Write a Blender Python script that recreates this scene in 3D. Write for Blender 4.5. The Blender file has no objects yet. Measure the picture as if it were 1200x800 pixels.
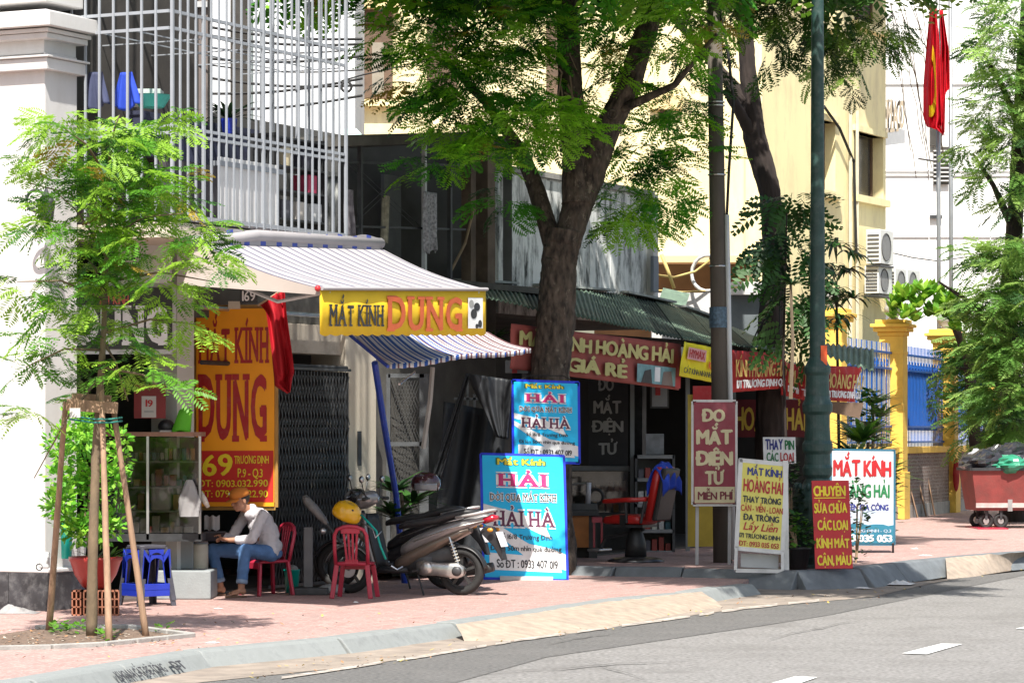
import bpy, bmesh, math, random, unicodedata
import numpy as np
from mathutils import Vector, Matrix, noise
PI = math.pi
S = bpy.context.scene
COL = S.collection
R = math.radians

# ------------------------------------------------------------------ camera, sky, sun, exposure
F = 3600.0          # focal length in pixels of the 1200 px wide photograph
H = 1.7             # eye height above the pavement
cam = bpy.data.cameras.new('camera'); camo = bpy.data.objects.new('camera', cam); COL.objects.link(camo)
camo.location = (0, 0, H); camo.rotation_euler = (R(90), 0, 0)
cam.sensor_width = 36; cam.lens = F/1200*36; cam.shift_y = 110/1200; cam.clip_start = .5; cam.clip_end = 3000
S.camera = camo
SUN_EL, SUN_AZ = R(57), R(182)
w = bpy.data.worlds.new('World'); S.world = w; w.use_nodes = True
nt = w.node_tree; sky = nt.nodes.new('ShaderNodeTexSky'); sky.sky_type = 'NISHITA'; sky.sun_disc = False
sky.sun_elevation = SUN_EL; sky.sun_rotation = SUN_AZ; sky.air_density = 1.3; sky.dust_density = 2.5; sky.ozone_density = .6
bg = nt.nodes['Background']; bg.inputs[1].default_value = .095; nt.links.new(sky.outputs[0], bg.inputs[0])
sl = bpy.data.lights.new('sun', 'SUN'); sl.energy = 5.0; sl.angle = R(.55); sl.color = (1, .955, .88)
so = bpy.data.objects.new('sun', sl); COL.objects.link(so); so.location = (0, 0, 30)
ldir = Vector((-math.sin(SUN_AZ)*math.cos(SUN_EL), -math.cos(SUN_AZ)*math.cos(SUN_EL), -math.sin(SUN_EL)))
so.rotation_euler = ldir.to_track_quat('-Z', 'Y').to_euler()
S.view_settings.view_transform = 'Standard'; S.view_settings.look = 'None'; S.view_settings.exposure = .88; S.view_settings.gamma = 1
S.cycles.max_bounces = 6; S.cycles.diffuse_bounces = 3; S.cycles.glossy_bounces = 3; S.cycles.transmission_bounces = 4
S.cycles.transparent_max_bounces = 6; S.cycles.use_denoising = True; S.cycles.sample_clamp_indirect = 6

# ------------------------------------------------------------------ coordinates
def W(px, py, Y): return Vector(((px-600)/F*Y, Y, H-(py-510)/F*Y))
def G(px, py, Z=0.0):
    Y = F*(H-Z)/(py-510); return Vector(((px-600)/F*Y, Y, Z))
FO = Vector((-4.39, 30.4, 0)); TH = math.atan2(.895, .445)      # the shop row: s along the street, n out to the street
FM = Matrix.Translation(FO) @ Matrix.Rotation(TH, 4, 'Z')
def L(s, n, z): return FM @ Vector((s, -n, z))                   # facade coordinates -> world
def Ln(px, n):                                                    # s where the plane n passes column px
    k = (px-600)/F; return (k*(FO.y-.445*n)-FO.x-.895*n)/(.445-.895*k)
def Lz(px, py, n):                                                # height seen at (px,py) on the plane n
    p = L(Ln(px, n), n, 0); return H-(py-510)/F*p.y

# ------------------------------------------------------------------ materials
MATS = {}
def M(name, col, rough=.65, var=.12, scale=6, bump=.15, bscale=50, metal=0, dirt=None, dcol=(.05, .045, .04), dscale=2.2, trans=0, coat=0, stretch=None, spec=.5, dlo=.48, dhi=.72):
    if name in MATS: return MATS[name]
    m = bpy.data.materials.new(name); m.use_nodes = True; N = m.node_tree.nodes; K = m.node_tree.links
    b = N['Principled BSDF']; tc = N.new('ShaderNodeTexCoord'); mp = N.new('ShaderNodeMapping')
    K.new(tc.outputs['Object'], mp.inputs[0])
    if stretch: mp.inputs['Scale'].default_value = stretch
    n1 = N.new('ShaderNodeTexNoise'); n1.inputs['Scale'].default_value = scale; n1.inputs['Detail'].default_value = 6; K.new(mp.outputs[0], n1.inputs[0])
    cr = N.new('ShaderNodeMapRange'); cr.inputs[1].default_value = .3; cr.inputs[2].default_value = .7
    K.new(n1.outputs[0], cr.inputs[0])
    mx = N.new('ShaderNodeMix'); mx.data_type = 'RGBA'; K.new(cr.outputs[0], mx.inputs[0])
    mx.inputs[6].default_value = (*[c*(1-var) for c in col], 1); mx.inputs[7].default_value = (*[min(1, c*(1+var)) for c in col], 1)
    out = mx.outputs[2]
    if dirt:
        n2 = N.new('ShaderNodeTexNoise'); n2.inputs['Scale'].default_value = dscale; n2.inputs['Detail'].default_value = 8; n2.inputs['Roughness'].default_value = .7; K.new(mp.outputs[0], n2.inputs[0])
        r2 = N.new('ShaderNodeMapRange'); r2.inputs[1].default_value = dlo; r2.inputs[2].default_value = dhi; r2.inputs[4].default_value = dirt; K.new(n2.outputs[0], r2.inputs[0])
        m2 = N.new('ShaderNodeMix'); m2.data_type = 'RGBA'; K.new(r2.outputs[0], m2.inputs[0]); K.new(out, m2.inputs[6]); m2.inputs[7].default_value = (*dcol, 1); out = m2.outputs[2]
    K.new(out, b.inputs['Base Color'])
    b.inputs['Roughness'].default_value = rough; b.inputs['Metallic'].default_value = metal; b.inputs['Specular IOR Level'].default_value = spec
    if coat: b.inputs['Coat Weight'].default_value = coat
    if bump:
        n3 = N.new('ShaderNodeTexNoise'); n3.inputs['Scale'].default_value = bscale; n3.inputs['Detail'].default_value = 5; K.new(mp.outputs[0], n3.inputs[0])
        bp = N.new('ShaderNodeBump'); bp.inputs['Strength'].default_value = bump; bp.inputs['Distance'].default_value = .01; K.new(n3.outputs[0], bp.inputs['Height']); K.new(bp.outputs[0], b.inputs['Normal'])
    if trans:
        tr = N.new('ShaderNodeBsdfTranslucent'); K.new(out, tr.inputs[0]); ms = N.new('ShaderNodeMixShader'); ms.inputs[0].default_value = trans
        K.new(b.outputs[0], ms.inputs[1]); K.new(tr.outputs[0], ms.inputs[2]); K.new(ms.outputs[0], N['Material Output'].inputs[0])
    MATS[name] = m; return m
def glass(name, tint=(.7, .75, .75), alpha=.25):
    if name in MATS: return MATS[name]
    m = bpy.data.materials.new(name); m.use_nodes = True; N = m.node_tree.nodes; K = m.node_tree.links
    t = N.new('ShaderNodeBsdfTransparent'); t.inputs[0].default_value = (*tint, 1)
    g = N.new('ShaderNodeBsdfGlossy'); g.inputs['Roughness'].default_value = .05
    d = N.new('ShaderNodeFresnel'); ms = N.new('ShaderNodeMixShader'); a = N.new('ShaderNodeMath'); a.operation = 'MAXIMUM'; a.inputs[1].default_value = alpha
    K.new(d.outputs[0], a.inputs[0]); K.new(a.outputs[0], ms.inputs[0]); K.new(t.outputs[0], ms.inputs[1]); K.new(g.outputs[0], ms.inputs[2]); K.new(ms.outputs[0], N['Material Output'].inputs[0])
    MATS[name] = m; return m

white_paint = M('white_paint', (.58, .57, .555), .7, .06, 2, .15, 40, dirt=.45, dcol=(.40, .37, .33), dscale=1.6, stretch=(1, 1, .4))
black_marble = M('black_marble', (.035, .036, .04), .3, .5, 5, 0, dirt=.6, dcol=(.2, .2, .2), dscale=9)
cream_wall = M('cream_wall', (.52, .47, .38), .85, .08, 3, .2, 60, dirt=.5, dcol=(.25, .22, .18), dscale=1.5)
dirty_wall = M('dirty_wall', (.76, .77, .74), .9, .12, 2.5, .3, 40, dirt=1.0, dcol=(.05, .055, .05), dscale=5, stretch=(1, 1, .28), dlo=.46, dhi=.64)
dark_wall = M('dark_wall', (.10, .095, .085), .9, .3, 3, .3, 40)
brown_wall = M('brown_wall', (.16, .12, .09), .9, .3, 3, .4, 30, dirt=.6)
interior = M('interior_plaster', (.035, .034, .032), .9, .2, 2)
concrete = M('concrete', (.33, .32, .30), .9, .15, 5, .4, 60, dirt=.5, dcol=(.16, .15, .14), dscale=4)
grey_metal = M('grey_metal_paint', (.50, .52, .53), .45, .06, 6, .03, metal=.2)
cage_metal = M('cage_white_paint', (.29, .31, .34), .4, .06, 6, .02)
steel = M('steel', (.55, .56, .57), .3, .1, 8, .03, metal=.9)
dark_metal = M('dark_metal', (.05, .052, .055), .5, .3, 8, .05, metal=.4)
black_plastic = M('black_plastic', (.018, .018, .02), .45, .2, 10, .05)
rubber = M('rubber', (.02, .02, .02), .8, .2, 12, .2)
wood = M('wood', (.34, .24, .15), .75, .25, 8, .3, 40, stretch=(1, 1, .15))
stake_wood = M('stake_wood', (.30, .19, .12), .8, .22, 14, .5, 60, stretch=(1, 1, .15), dirt=.5, dcol=(.16, .1, .07), dscale=9)
red_plastic = M('red_plastic', (.40, .025, .055), .35, .12, 6, .04)
blue_plastic = M('blue_plastic', (.015, .035, .36), .32, .12, 6, .03)
darkblue_plastic = M('faded_dark_plastic', (.06, .06, .075), .4, .25, 12, .05)
green_plastic = M('teal_plastic', (.0, .36, .29), .4, .08, 6, .02)

# ------------------------------------------------------------------ objects
ROOT = {}
def rootM(o):
    while o.parent is not None: o = o.parent
    return ROOT.get(o.name, Matrix.Identity(4))
def tag(o, label=None, cat=None, group=None, kind=None):
    if label: o['label'] = label
    if cat: o['category'] = cat
    if group: o['group'] = group
    if kind: o['kind'] = kind
    return o
def thing(name, label, cat, loc=(0, 0, 0), rz=0, group=None):
    o = bpy.data.objects.new(name, None); COL.objects.link(o); o.empty_display_size = .2
    o.location = loc; o.rotation_euler = (0, 0, rz)
    ROOT[o.name] = Matrix.Translation(Vector(loc)) @ Matrix.Rotation(rz, 4, 'Z')
    return tag(o, label, cat, group)
def fthing(name, label, cat, s=0, n=0, z=0, group=None): return thing(name, label, cat, L(s, n, z), TH, group)
def mobj(name, V, Fc, mats, parent=None, mi=None, smooth=False):
    me = bpy.data.meshes.new(name); me.from_pydata([tuple(v) for v in V], [], Fc)
    for m in (mats if isinstance(mats, (list, tuple)) else [mats]): me.materials.append(m)
    if mi is not None and len(mi) == len(me.polygons): me.polygons.foreach_set('material_index', mi)
    if smooth: me.polygons.foreach_set('use_smooth', [True]*len(me.polygons))
    me.update(); o = bpy.data.objects.new(name, me); COL.objects.link(o)
    if parent is not None: o.parent = parent
    return o
def copy_tree(o, parent=None, loc=None, rz=None, label=None):
    c = o.copy(); COL.objects.link(c); c.parent = parent
    if parent is None:
        if loc is not None: c.location = loc
        if rz is not None: c.rotation_euler = (0, 0, rz)
        if label: c['label'] = label
        ROOT[c.name] = Matrix.Translation(c.location) @ Matrix.Rotation(c.rotation_euler[2], 4, 'Z')
    for ch in list(o.children): copy_tree(ch, c)
    return c

class MB:
    """collects shapes; build() links them as ONE mesh object. T: frame the shapes are given in (world); None = the thing's own frame"""
    def __init__(s, T=None): s.V = []; s.F = []; s.I = []; s.T = T; s.m = 0
    def add(s, vs, fs, X=None):
        b = len(s.V)
        for v in vs:
            v = Vector(v); s.V.append(X @ v if X is not None else v)
        for f in fs: s.F.append([b+i for i in f]); s.I.append(s.m)
        return s
    def box(s, a, b, X=None):
        x0, y0, z0 = a; x1, y1, z1 = b
        return s.add([(x0, y0, z0), (x1, y0, z0), (x1, y1, z0), (x0, y1, z0), (x0, y0, z1), (x1, y0, z1), (x1, y1, z1), (x0, y1, z1)],
                     [(0, 3, 2, 1), (4, 5, 6, 7), (0, 1, 5, 4), (1, 2, 6, 5), (2, 3, 7, 6), (3, 0, 4, 7)], X)
    def cbox(s, c, d, X=None, rot=None):
        Y = Matrix.Translation(Vector(c)) @ (rot.to_matrix().to_4x4() if rot is not None else Matrix.Identity(4))
        if X is not None: Y = X @ Y
        return s.box((-d[0]/2, -d[1]/2, -d[2]/2), (d[0]/2, d[1]/2, d[2]/2), Y)
    def beam(s, p, q, wd, ht, up=(0, 0, 1)):
        p, q = Vector(p), Vector(q); d = q-p; l = d.length; d.normalize(); u = Vector(up)
        if abs(d.dot(u)) > .97: u = Vector((0, 1, 0))
        sd = d.cross(u).normalized(); u = sd.cross(d).normalized()
        X = Matrix((( d.x, sd.x, u.x, p.x), (d.y, sd.y, u.y, p.y), (d.z, sd.z, u.z, p.z), (0, 0, 0, 1)))
        return s.box((0, -wd/2, -ht/2), (l, wd/2, ht/2), X)
    def prism(s, poly, depth, X=None):          # polygon in x,y extruded along z
        n = len(poly); vs = [(x, y, 0) for x, y in poly]+[(x, y, depth) for x, y in poly]
        return s.add(vs, [tuple(range(n-1, -1, -1)), tuple(range(n, 2*n))]+[(i, (i+1) % n, n+(i+1) % n, n+i) for i in range(n)], X)
    def slab(s, poly, z0, z1): return s.prism(poly, z1-z0, Matrix.Translation((0, 0, z0)))
    def tube(s, pts, rad, seg=8, cap=True, jit=0, rng=random, rf=None):
        pts = [Vector(p) for p in pts]; n = len(pts)
        if not isinstance(rad, (list, tuple)): rad = [rad]*n
        rings = []; up = None; fs = []; vs = []
        for i, p in enumerate(pts):
            d = (pts[min(i+1, n-1)]-pts[max(i-1, 0)]).normalized()
            if up is None: up = Vector((0, 0, 1)) if abs(d.z) < .9 else Vector((1, 0, 0))
            sd = d.cross(up).normalized(); up = sd.cross(d).normalized()
            for k in range(seg):
                a = 2*PI*k/seg; r = rad[i]*(1+(rng.uniform(-jit, jit) if jit else 0))*(rf(a, p) if rf else 1)
                vs.append(p+sd*math.cos(a)*r+up*math.sin(a)*r)
        for i in range(n-1):
            for k in range(seg):
                a = i*seg+k; b = i*seg+(k+1) % seg; fs.append((a, b, b+seg, a+seg))
        if cap: fs.append(tuple(range(seg-1, -1, -1))); fs.append(tuple((n-1)*seg+k for k in range(seg)))
        return s.add(vs, fs)
    def lathe(s, prof, c=(0, 0, 0), seg=20, X=None, cap=True, sx=1, sy=1):       # prof: (radius, z)
        vs = []; fs = []; n = len(prof)
        for r, z in prof:
            for k in range(seg):
                a = 2*PI*k/seg; vs.append((c[0]+r*sx*math.cos(a), c[1]+r*sy*math.sin(a), c[2]+z))
        for i in range(n-1):
            for k in range(seg):
                a = i*seg+k; b = i*seg+(k+1) % seg; fs.append((a, b, b+seg, a+seg))
        if cap: fs.append(tuple(range(seg-1, -1, -1))); fs.append(tuple((n-1)*seg+k for k in range(seg)))
        return s.add(vs, fs, X)
    def ell(s, c, r, rot=None, seg=14, rings=8):
        X = Matrix.Translation(Vector(c)) @ (rot.to_matrix().to_4x4() if rot is not None else Matrix.Identity(4)) @ Matrix.Diagonal((r[0], r[1], r[2], 1))
        prof = [(max(1e-4, math.sin(PI*i/rings)), -math.cos(PI*i/rings)) for i in range(rings+1)]
        return s.lathe(prof, seg=seg, X=X)
    def caps(s, p, q, r0, r1, seg=12, fl=1.0, fdir=None):    # closed tapered capsule; fl flattens across fdir
        p, q = Vector(p), Vector(q); d = (q-p); l = d.length; d.normalize(); u = Vector(fdir) if fdir is not None else (Vector((0, 0, 1)) if abs(d.z) < .9 else Vector((1, 0, 0)))
        sd = d.cross(u).normalized(); u = sd.cross(d).normalized()
        X = Matrix(((sd.x, u.x, d.x, p.x), (sd.y, u.y, d.y, p.y), (sd.z, u.z, d.z, p.z), (0, 0, 0, 1)))
        prof = [(max(1e-4, r0*math.cos(a)), -r0*math.sin(a)*.9) for a in (PI/2, PI/3, PI/6, 0)]+[(max(1e-4, r1*math.cos(a)), l+r1*math.sin(a)*.9) for a in (0, PI/6, PI/3, PI/2)]
        return s.lathe(prof, seg=seg, X=X, sy=fl)
    def loft(s, secs, seg=16, X=None, e=.75):     # secs: (x, yc, zc, half width, half height) superellipses along x
        vs = []; fs = []; n = len(secs)
        for x, yc, zc, hw, hh in secs:
            for k in range(seg):
                a = 2*PI*k/seg; c, q = math.cos(a), math.sin(a)
                vs.append((x, yc+hw*math.copysign(abs(c)**e, c), zc+hh*math.copysign(abs(q)**e, q)))
        for i in range(n-1):
            for k in range(seg):
                a = i*seg+k; b = i*seg+(k+1) % seg; fs.append((a, b, b+seg, a+seg))
        fs.append(tuple(range(seg-1, -1, -1))); fs.append(tuple((n-1)*seg+k for k in range(seg)))
        return s.add(vs, fs, X)
    def ring(s, c, axis, Rm, r, seg=28, rs=8, fx=1.0):      # torus; fx widens the section along the axis
        c = Vector(c); ax = Vector(axis).normalized(); u = ax.orthogonal().normalized(); v = ax.cross(u); vs = []; fs = []
        for i in range(seg):
            a = 2*PI*i/seg; d = u*math.cos(a)+v*math.sin(a)
            for k in range(rs):
                b = 2*PI*k/rs; vs.append(c+d*(Rm+r*math.cos(b))+ax*r*fx*math.sin(b))
        for i in range(seg):
            for k in range(rs): fs.append((i*rs+k, ((i+1) % seg)*rs+k, ((i+1) % seg)*rs+(k+1) % rs, i*rs+(k+1) % rs))
        return s.add(vs, fs)
    def grid(s, fn, nu, nv, mi=None):            # fn(u,v)->point ; mi(iu,iv)->material
        b = len(s.V)
        for j in range(nv+1):
            for i in range(nu+1): s.V.append(Vector(fn(i/nu, j/nv)))
        for j in range(nv):
            for i in range(nu):
                a = b+j*(nu+1)+i; s.F.append([a, a+1, a+nu+2, a+nu+1]); s.I.append(mi(i, j) if mi else s.m)
        return s
    def build(s, name, mat, parent=None, smooth=False, bevel=0, thick=0, sub=0, remesh=0, fold=0, label=None, group=None, kind=None, cat=None):
        T = s.T
        if T is not None:
            X = rootM(parent).inverted() @ T if parent is not None else T
            V = [X @ v for v in s.V]
        else: V = s.V
        o = mobj(name, V, s.F, mat, parent, s.I if isinstance(mat, (list, tuple)) else None, smooth)
        if thick: md = o.modifiers.new('t', 'SOLIDIFY'); md.thickness = thick; md.offset = 0
        if remesh:
            md = o.modifiers.new('r', 'REMESH'); md.mode = 'VOXEL'; md.voxel_size = remesh; md.use_smooth_shade = True
            md = o.modifiers.new('s', 'SMOOTH'); md.iterations = 4; md.factor = .5
            if fold:
                tx = bpy.data.textures.new('folds', 'CLOUDS'); tx.noise_scale = .055; md = o.modifiers.new('d', 'DISPLACE'); md.texture = tx; md.strength = fold; md.mid_level = .5; md.texture_coords = 'LOCAL'
        if bevel: md = o.modifiers.new('b', 'BEVEL'); md.width = bevel; md.segments = 2; md.limit_method = 'ANGLE'
        if sub: md = o.modifiers.new('u', 'SUBSURF'); md.levels = sub; md.render_levels = sub
        return tag(o, label, cat, group, kind)
WI = Matrix.Identity(4)
def WM(): return MB(WI)        # world coordinates
def FB(): return MB(FM)        # facade coordinates (s, -n, z)

# ------------------------------------------------------------------ lettering
TS = bpy.data.scenes.new('letters'); GC = {}
def glyph(c, bold):
    k = (c, bold)
    if k in GC: return GC[k]
    cu = bpy.data.curves.new('f', type='FONT'); cu.body = c; cu.offset = bold; cu.resolution_u = 3
    o = bpy.data.objects.new('f', cu); TS.collection.objects.link(o); vl = TS.view_layers[0]; vl.update()
    me = bpy.data.meshes.new_from_object(o.evaluated_get(vl.depsgraph), depsgraph=vl.depsgraph)
    V = np.array([v.co[:2] for v in me.vertices]) if len(me.vertices) else np.zeros((0, 2)); Fc = [list(p.vertices) for p in me.polygons]
    bpy.data.objects.remove(o); bpy.data.meshes.remove(me); bpy.data.curves.remove(cu)
    if len(V): x0 = V[:, 0].min(); V = V-np.array([x0, 0]); wd = V[:, 0].max()
    else: wd = .25
    GC[k] = (V, Fc, wd); return GC[k]
def stroke(pts, w):
    V = []; Fc = []
    for i, p in enumerate(pts):
        a = np.array(pts[max(i-1, 0)]); b = np.array(pts[min(i+1, len(pts)-1)]); d = b-a; d = d/(np.hypot(*d)+1e-9); n = np.array([-d[1], d[0]])*w/2
        V += [tuple(np.array(p)-n), tuple(np.array(p)+n)]
    for i in range(len(pts)-1): Fc.append([2*i, 2*i+2, 2*i+3, 2*i+1])
    return V, Fc
SERIF = {'D': [(.13, 2)], 'U': [(.13, 1), (.87, 1)], 'N': [(.12, 3), (.88, 1)], 'H': [(.13, 3), (.87, 3)], 'I': [(.5, 3)], 'A': [(.1, 0), (.9, 0)],
         'M': [(.1, 3), (.9, 3)], 'T': [(.5, 0)], 'K': [(.13, 3), (.9, 3)], 'G': [(.85, 0)]}
def layout(txt, bold, serif=False, track=.075):
    V = []; Fc = []; x = 0
    def put(v, f, z=0.0):
        b = len(V); V.extend([(p[0], p[1], z) for p in v]); Fc.extend([[b+i for i in q] for q in f])
    for ch in txt:
        d = unicodedata.normalize('NFD', ch); c = d[0]; marks = d[1:]
        bar = c in 'Đđ'
        if bar: c = 'D' if c == 'Đ' else 'd'
        if c == ' ': x += .27; continue
        gv, gf, wd = glyph(c, 0)
        jy = .018*math.sin(x*37.3+len(txt)*5.1); js = 1+.03*math.sin(x*21.7+1.3)
        sh_ = ((0, 0), (-bold, 0), (bold, 0), (bold*.5, bold*.5), (-bold*.5, -bold*.5)) if bold > .012 else ((0, 0),)
        for q_, (dxx, dyy) in enumerate(sh_): put(gv*js+np.array([x+dxx*.95, dyy+jy]), gf, .0004*q_)
        low = c.islower(); top = .50 if low else .70; w = .07+bold*1.1; cx = x+wd/2
        if bar: put(*stroke([(x-.10, .36 if not low else .56), (x+wd*.36, .36 if not low else .56)] if not low else [(x+wd*.45, .60), (x+wd+.06, .60)], w), z=.002)
        yy = top+.07
        mk = sorted(marks, key=lambda q: 0 if q in '\u0302\u0306' else 1)
        two = any(q in '\u0302\u0306' for q in marks)
        for q in mk:
            if q == '\u0302': put(*stroke([(cx-.15, yy), (cx, yy+.12), (cx+.15, yy)], w*.8))
            elif q == '\u0306': put(*stroke([(cx-.14, yy+.12), (cx-.07, yy+.02), (cx+.07, yy+.02), (cx+.14, yy+.12)], w*.8))
            elif q == '\u0301': put(*stroke([(cx-.03+(.06 if two else 0), yy+(.15 if two else 0)), (cx+.1+(.06 if two else 0), yy+.15+(.15 if two else 0))], w))
            elif q == '\u0300': put(*stroke([(cx-.1, yy+.15+(.15 if two else 0)), (cx+.04, yy+(.15 if two else 0))], w))
            elif q == '\u0309': b = .13 if two else 0; put(*stroke([(cx-.06, yy+.17+b), (cx+.03, yy+.19+b), (cx+.07, yy+.12+b), (cx, yy+.07+b), (cx, yy+b)], w*.8))
            elif q == '\u0303': b = .13 if two else 0; put(*stroke([(cx-.16, yy+.03+b), (cx-.08, yy+.12+b), (cx+.06, yy+.04+b), (cx+.15, yy+.13+b)], w*.8))
            elif q == '\u0323': put([(cx-.05, -.2), (cx+.05, -.2), (cx+.05, -.09), (cx-.05, -.09)], [[0, 1, 2, 3]])
            elif q == '\u031b': put(*stroke([(x+wd-.02, top-.06), (x+wd+.07, top-.0), (x+wd+.09, top+.1)], w*.8))
        if serif and c in SERIF:
            for fx, kd in SERIF[c]:
                sx = x+wd*fx; sw = .13+bold*.6; sh = .07
                if kd in (0, 2, 3): put([(sx-sw, -bold), (sx+sw, -bold), (sx+sw, sh-bold), (sx-sw, sh-bold)], [[0, 1, 2, 3]], .002)
                if kd in (1, 2, 3): put([(sx-sw, .70-sh+bold), (sx+sw, .70-sh+bold), (sx+sw, .70+bold), (sx-sw, .70+bold)], [[0, 1, 2, 3]], .002)
        x += wd+track+(.09 if '\u031b' in marks else 0)+(.1 if serif else 0)
    return V, Fc, x-track
class Sign:
    """a flat print surface: A bottom left, U to the bottom right, V to the top left (world), seen in the photo as rect x0,y0,x1,y1"""
    def __init__(s, A, U, V, rect): s.A, s.U, s.V, s.r = Vector(A), Vector(U), Vector(V), rect; s.N = s.U.cross(s.V).normalized()
    def P(s, px, py, off=.004):
        x0, y0, x1, y1 = s.r; u = (px-x0)/(x1-x0); v = (y1-py)/(y1-y0); return s.A+s.U*u+s.V*v+s.N*off
    def text(s, txt, x0, x1, yb, yt, mat, parent, bold=.03, serif=False, slant=0, off=.004, name='lettering', track=.075, grow=0):
        V, Fc, wd = layout(txt, bold, serif, track); m = MB(WI); vs = []
        for x, y, z in V:
            px = x0+(x+slant*y)/wd*(x1-x0); py = yb-(y/.70)*(yb-yt); vs.append(s.P(px, py, off+z))
        m.add(vs, Fc); return m.build(name, mat, parent)
    def rect(s, x0, y0, x1, y1, mat, parent, off=.003, name='print_panel'):
        m = MB(WI); m.add([s.P(x0, y1, off), s.P(x1, y1, off), s.P(x1, y0, off), s.P(x0, y0, off)], [(0, 1, 2, 3)]); return m.build(name, mat, parent)
    def poly(s, pts, mat, parent, off=.003, name='print_shape'):
        m = MB(WI); m.add([s.P(x, y, off) for x, y in pts], [tuple(range(len(pts)-1, -1, -1))]); return m.build(name, mat, parent)
def paint(name, col, rough=.5, var=.05): return M('print_'+name, col, rough, var+.07, 5, .02, 30, dirt=.16, dcol=(.3, .27, .24), dscale=9)
p_red = paint('red', (.42, .015, .02)); p_dred = paint('dark_red', (.40, .008, .012)); p_yel = paint('yellow', (.80, .62, .02)); p_black = paint('black', (.015, .015, .02))
p_white = paint('white', (.78, .78, .78)); p_green = paint('green', (.01, .16, .05)); p_navy = paint('navy', (.02, .03, .2)); p_orange = paint('orange', (.72, .10, .02))
p_mag = paint('magenta', (.55, .01, .16)); p_cream = paint('cream', (.62, .55, .33)); p_grey = paint('faded_grey', (.32, .32, .31)); p_gold = paint('gold', (.62, .45, .05))
# ------------------------------------------------------------------ ground, road, pavement
def brickmat(name, c1, c2, cm, sx=.2, sy=.1, rot=TH, bump=.25, mort=.006, vert=False):
    m = bpy.data.materials.new(name); m.use_nodes = True; N = m.node_tree.nodes; K = m.node_tree.links; b = N['Principled BSDF']
    tc = N.new('ShaderNodeTexCoord'); mp = N.new('ShaderNodeMapping'); mp.inputs['Rotation'].default_value = (-PI/2, 0, 0) if vert else (0, 0, -rot); K.new(tc.outputs['Object'], mp.inputs[0])
    br = N.new('ShaderNodeTexBrick'); br.inputs['Scale'].default_value = 1; br.inputs['Brick Width'].default_value = sx; br.inputs['Row Height'].default_value = sy; br.inputs['Mortar Size'].default_value = mort
    br.inputs['Color1'].default_value = (*c1, 1); br.inputs['Color2'].default_value = (*c2, 1); br.inputs['Mortar'].default_value = (*cm, 1); K.new(mp.outputs[0], br.inputs[0])
    out = br.outputs[0]
    for sc, col, lo, hi, am in ((.7, (.27, .21, .19), .45, .7, .6), (4, (.14, .10, .09), .52, .75, .55), (28, (.68, .58, .54), .52, .7, .6), (75, (.10, .08, .07), .6, .75, .6)):
        n2 = N.new('ShaderNodeTexNoise'); n2.inputs['Scale'].default_value = sc; n2.inputs['Detail'].default_value = 8; n2.inputs['Roughness'].default_value = .65; K.new(tc.outputs['Object'], n2.inputs[0])
        r2 = N.new('ShaderNodeMapRange'); r2.inputs[1].default_value = lo; r2.inputs[2].default_value = hi; r2.inputs[4].default_value = am; K.new(n2.outputs[0], r2.inputs[0])
        m2 = N.new('ShaderNodeMix'); m2.data_type = 'RGBA'; K.new(r2.outputs[0], m2.inputs[0]); K.new(out, m2.inputs[6]); m2.inputs[7].default_value = (*col, 1); out = m2.outputs[2]
    K.new(out, b.inputs['Base Color']); b.inputs['Roughness'].default_value = .85
    bp = N.new('ShaderNodeBump'); bp.inputs['Strength'].default_value = bump; bp.inputs['Distance'].default_value = .01; bp.invert = True; K.new(br.outputs['Fac'], bp.inputs['Height']); K.new(bp.outputs[0], b.inputs['Normal'])
    return m
asphalt_old = M('worn_asphalt', (.21, .202, .193), .85, .42, 26, .9, 120, dirt=.75, dcol=(.135, .128, .12), dscale=.9)
asphalt_new = M('dark_asphalt', (.12, .116, .111), .85, .42, 26, .8, 160, dirt=.4, dcol=(.19, .18, .17), dscale=1.5)
sandy = M('sandy_gutter', (.27, .225, .185), .95, .2, 4, .6, 90, dirt=.7, dcol=(.13, .11, .10), dscale=3)
ramp_m = M('ramp_concrete', (.34, .275, .215), .9, .2, 9, .8, 60, dirt=.6, dcol=(.24, .2, .17), dscale=4)
road_white = M('road_paint', (.72, .72, .70), .7, .08, 8, .3, 120, dirt=.35, dcol=(.3, .29, .28), dscale=7)
kerb_m = M('kerb_granite', (.235, .25, .245), .75, .12, 5, .3, 90, dirt=.6, dcol=(.09, .095, .10), dscale=5)
earth = M('pit_earth', (.16, .11, .08), .95, .3, 12, .9, 60, dirt=.6, dcol=(.06, .04, .03), dscale=14)
pink = brickmat('pink_paving', (.46, .275, .24), (.35, .20, .175), (.26, .18, .165), mort=.012)
ZR = -.12; ZP = .10
def sheet(name, pts, z, mat, parent=None, kind='structure', th=.0):
    m = WM(); m.add([(x, y, z) for x, y in pts], [tuple(range(len(pts)))]); o = m.build(name, mat, parent)
    me = o.data; 
    if me.polygons[0].normal.z < 0: me.flip_normals()
    if kind: o['kind'] = kind
    return o
def gp(px, py, Z): g = G(px, py, Z); return (g.x, g.y)
sheet('ground', [(-900, -100), (900, -100), (900, 1500), (-900, 1500)], ZR-.02, M('far_ground', (.22, .2, .18), .95))
road = sheet('road', [(-70, 2), (70, 2), (70, 130), (-70, 130)], ZR, asphalt_old)
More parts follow.
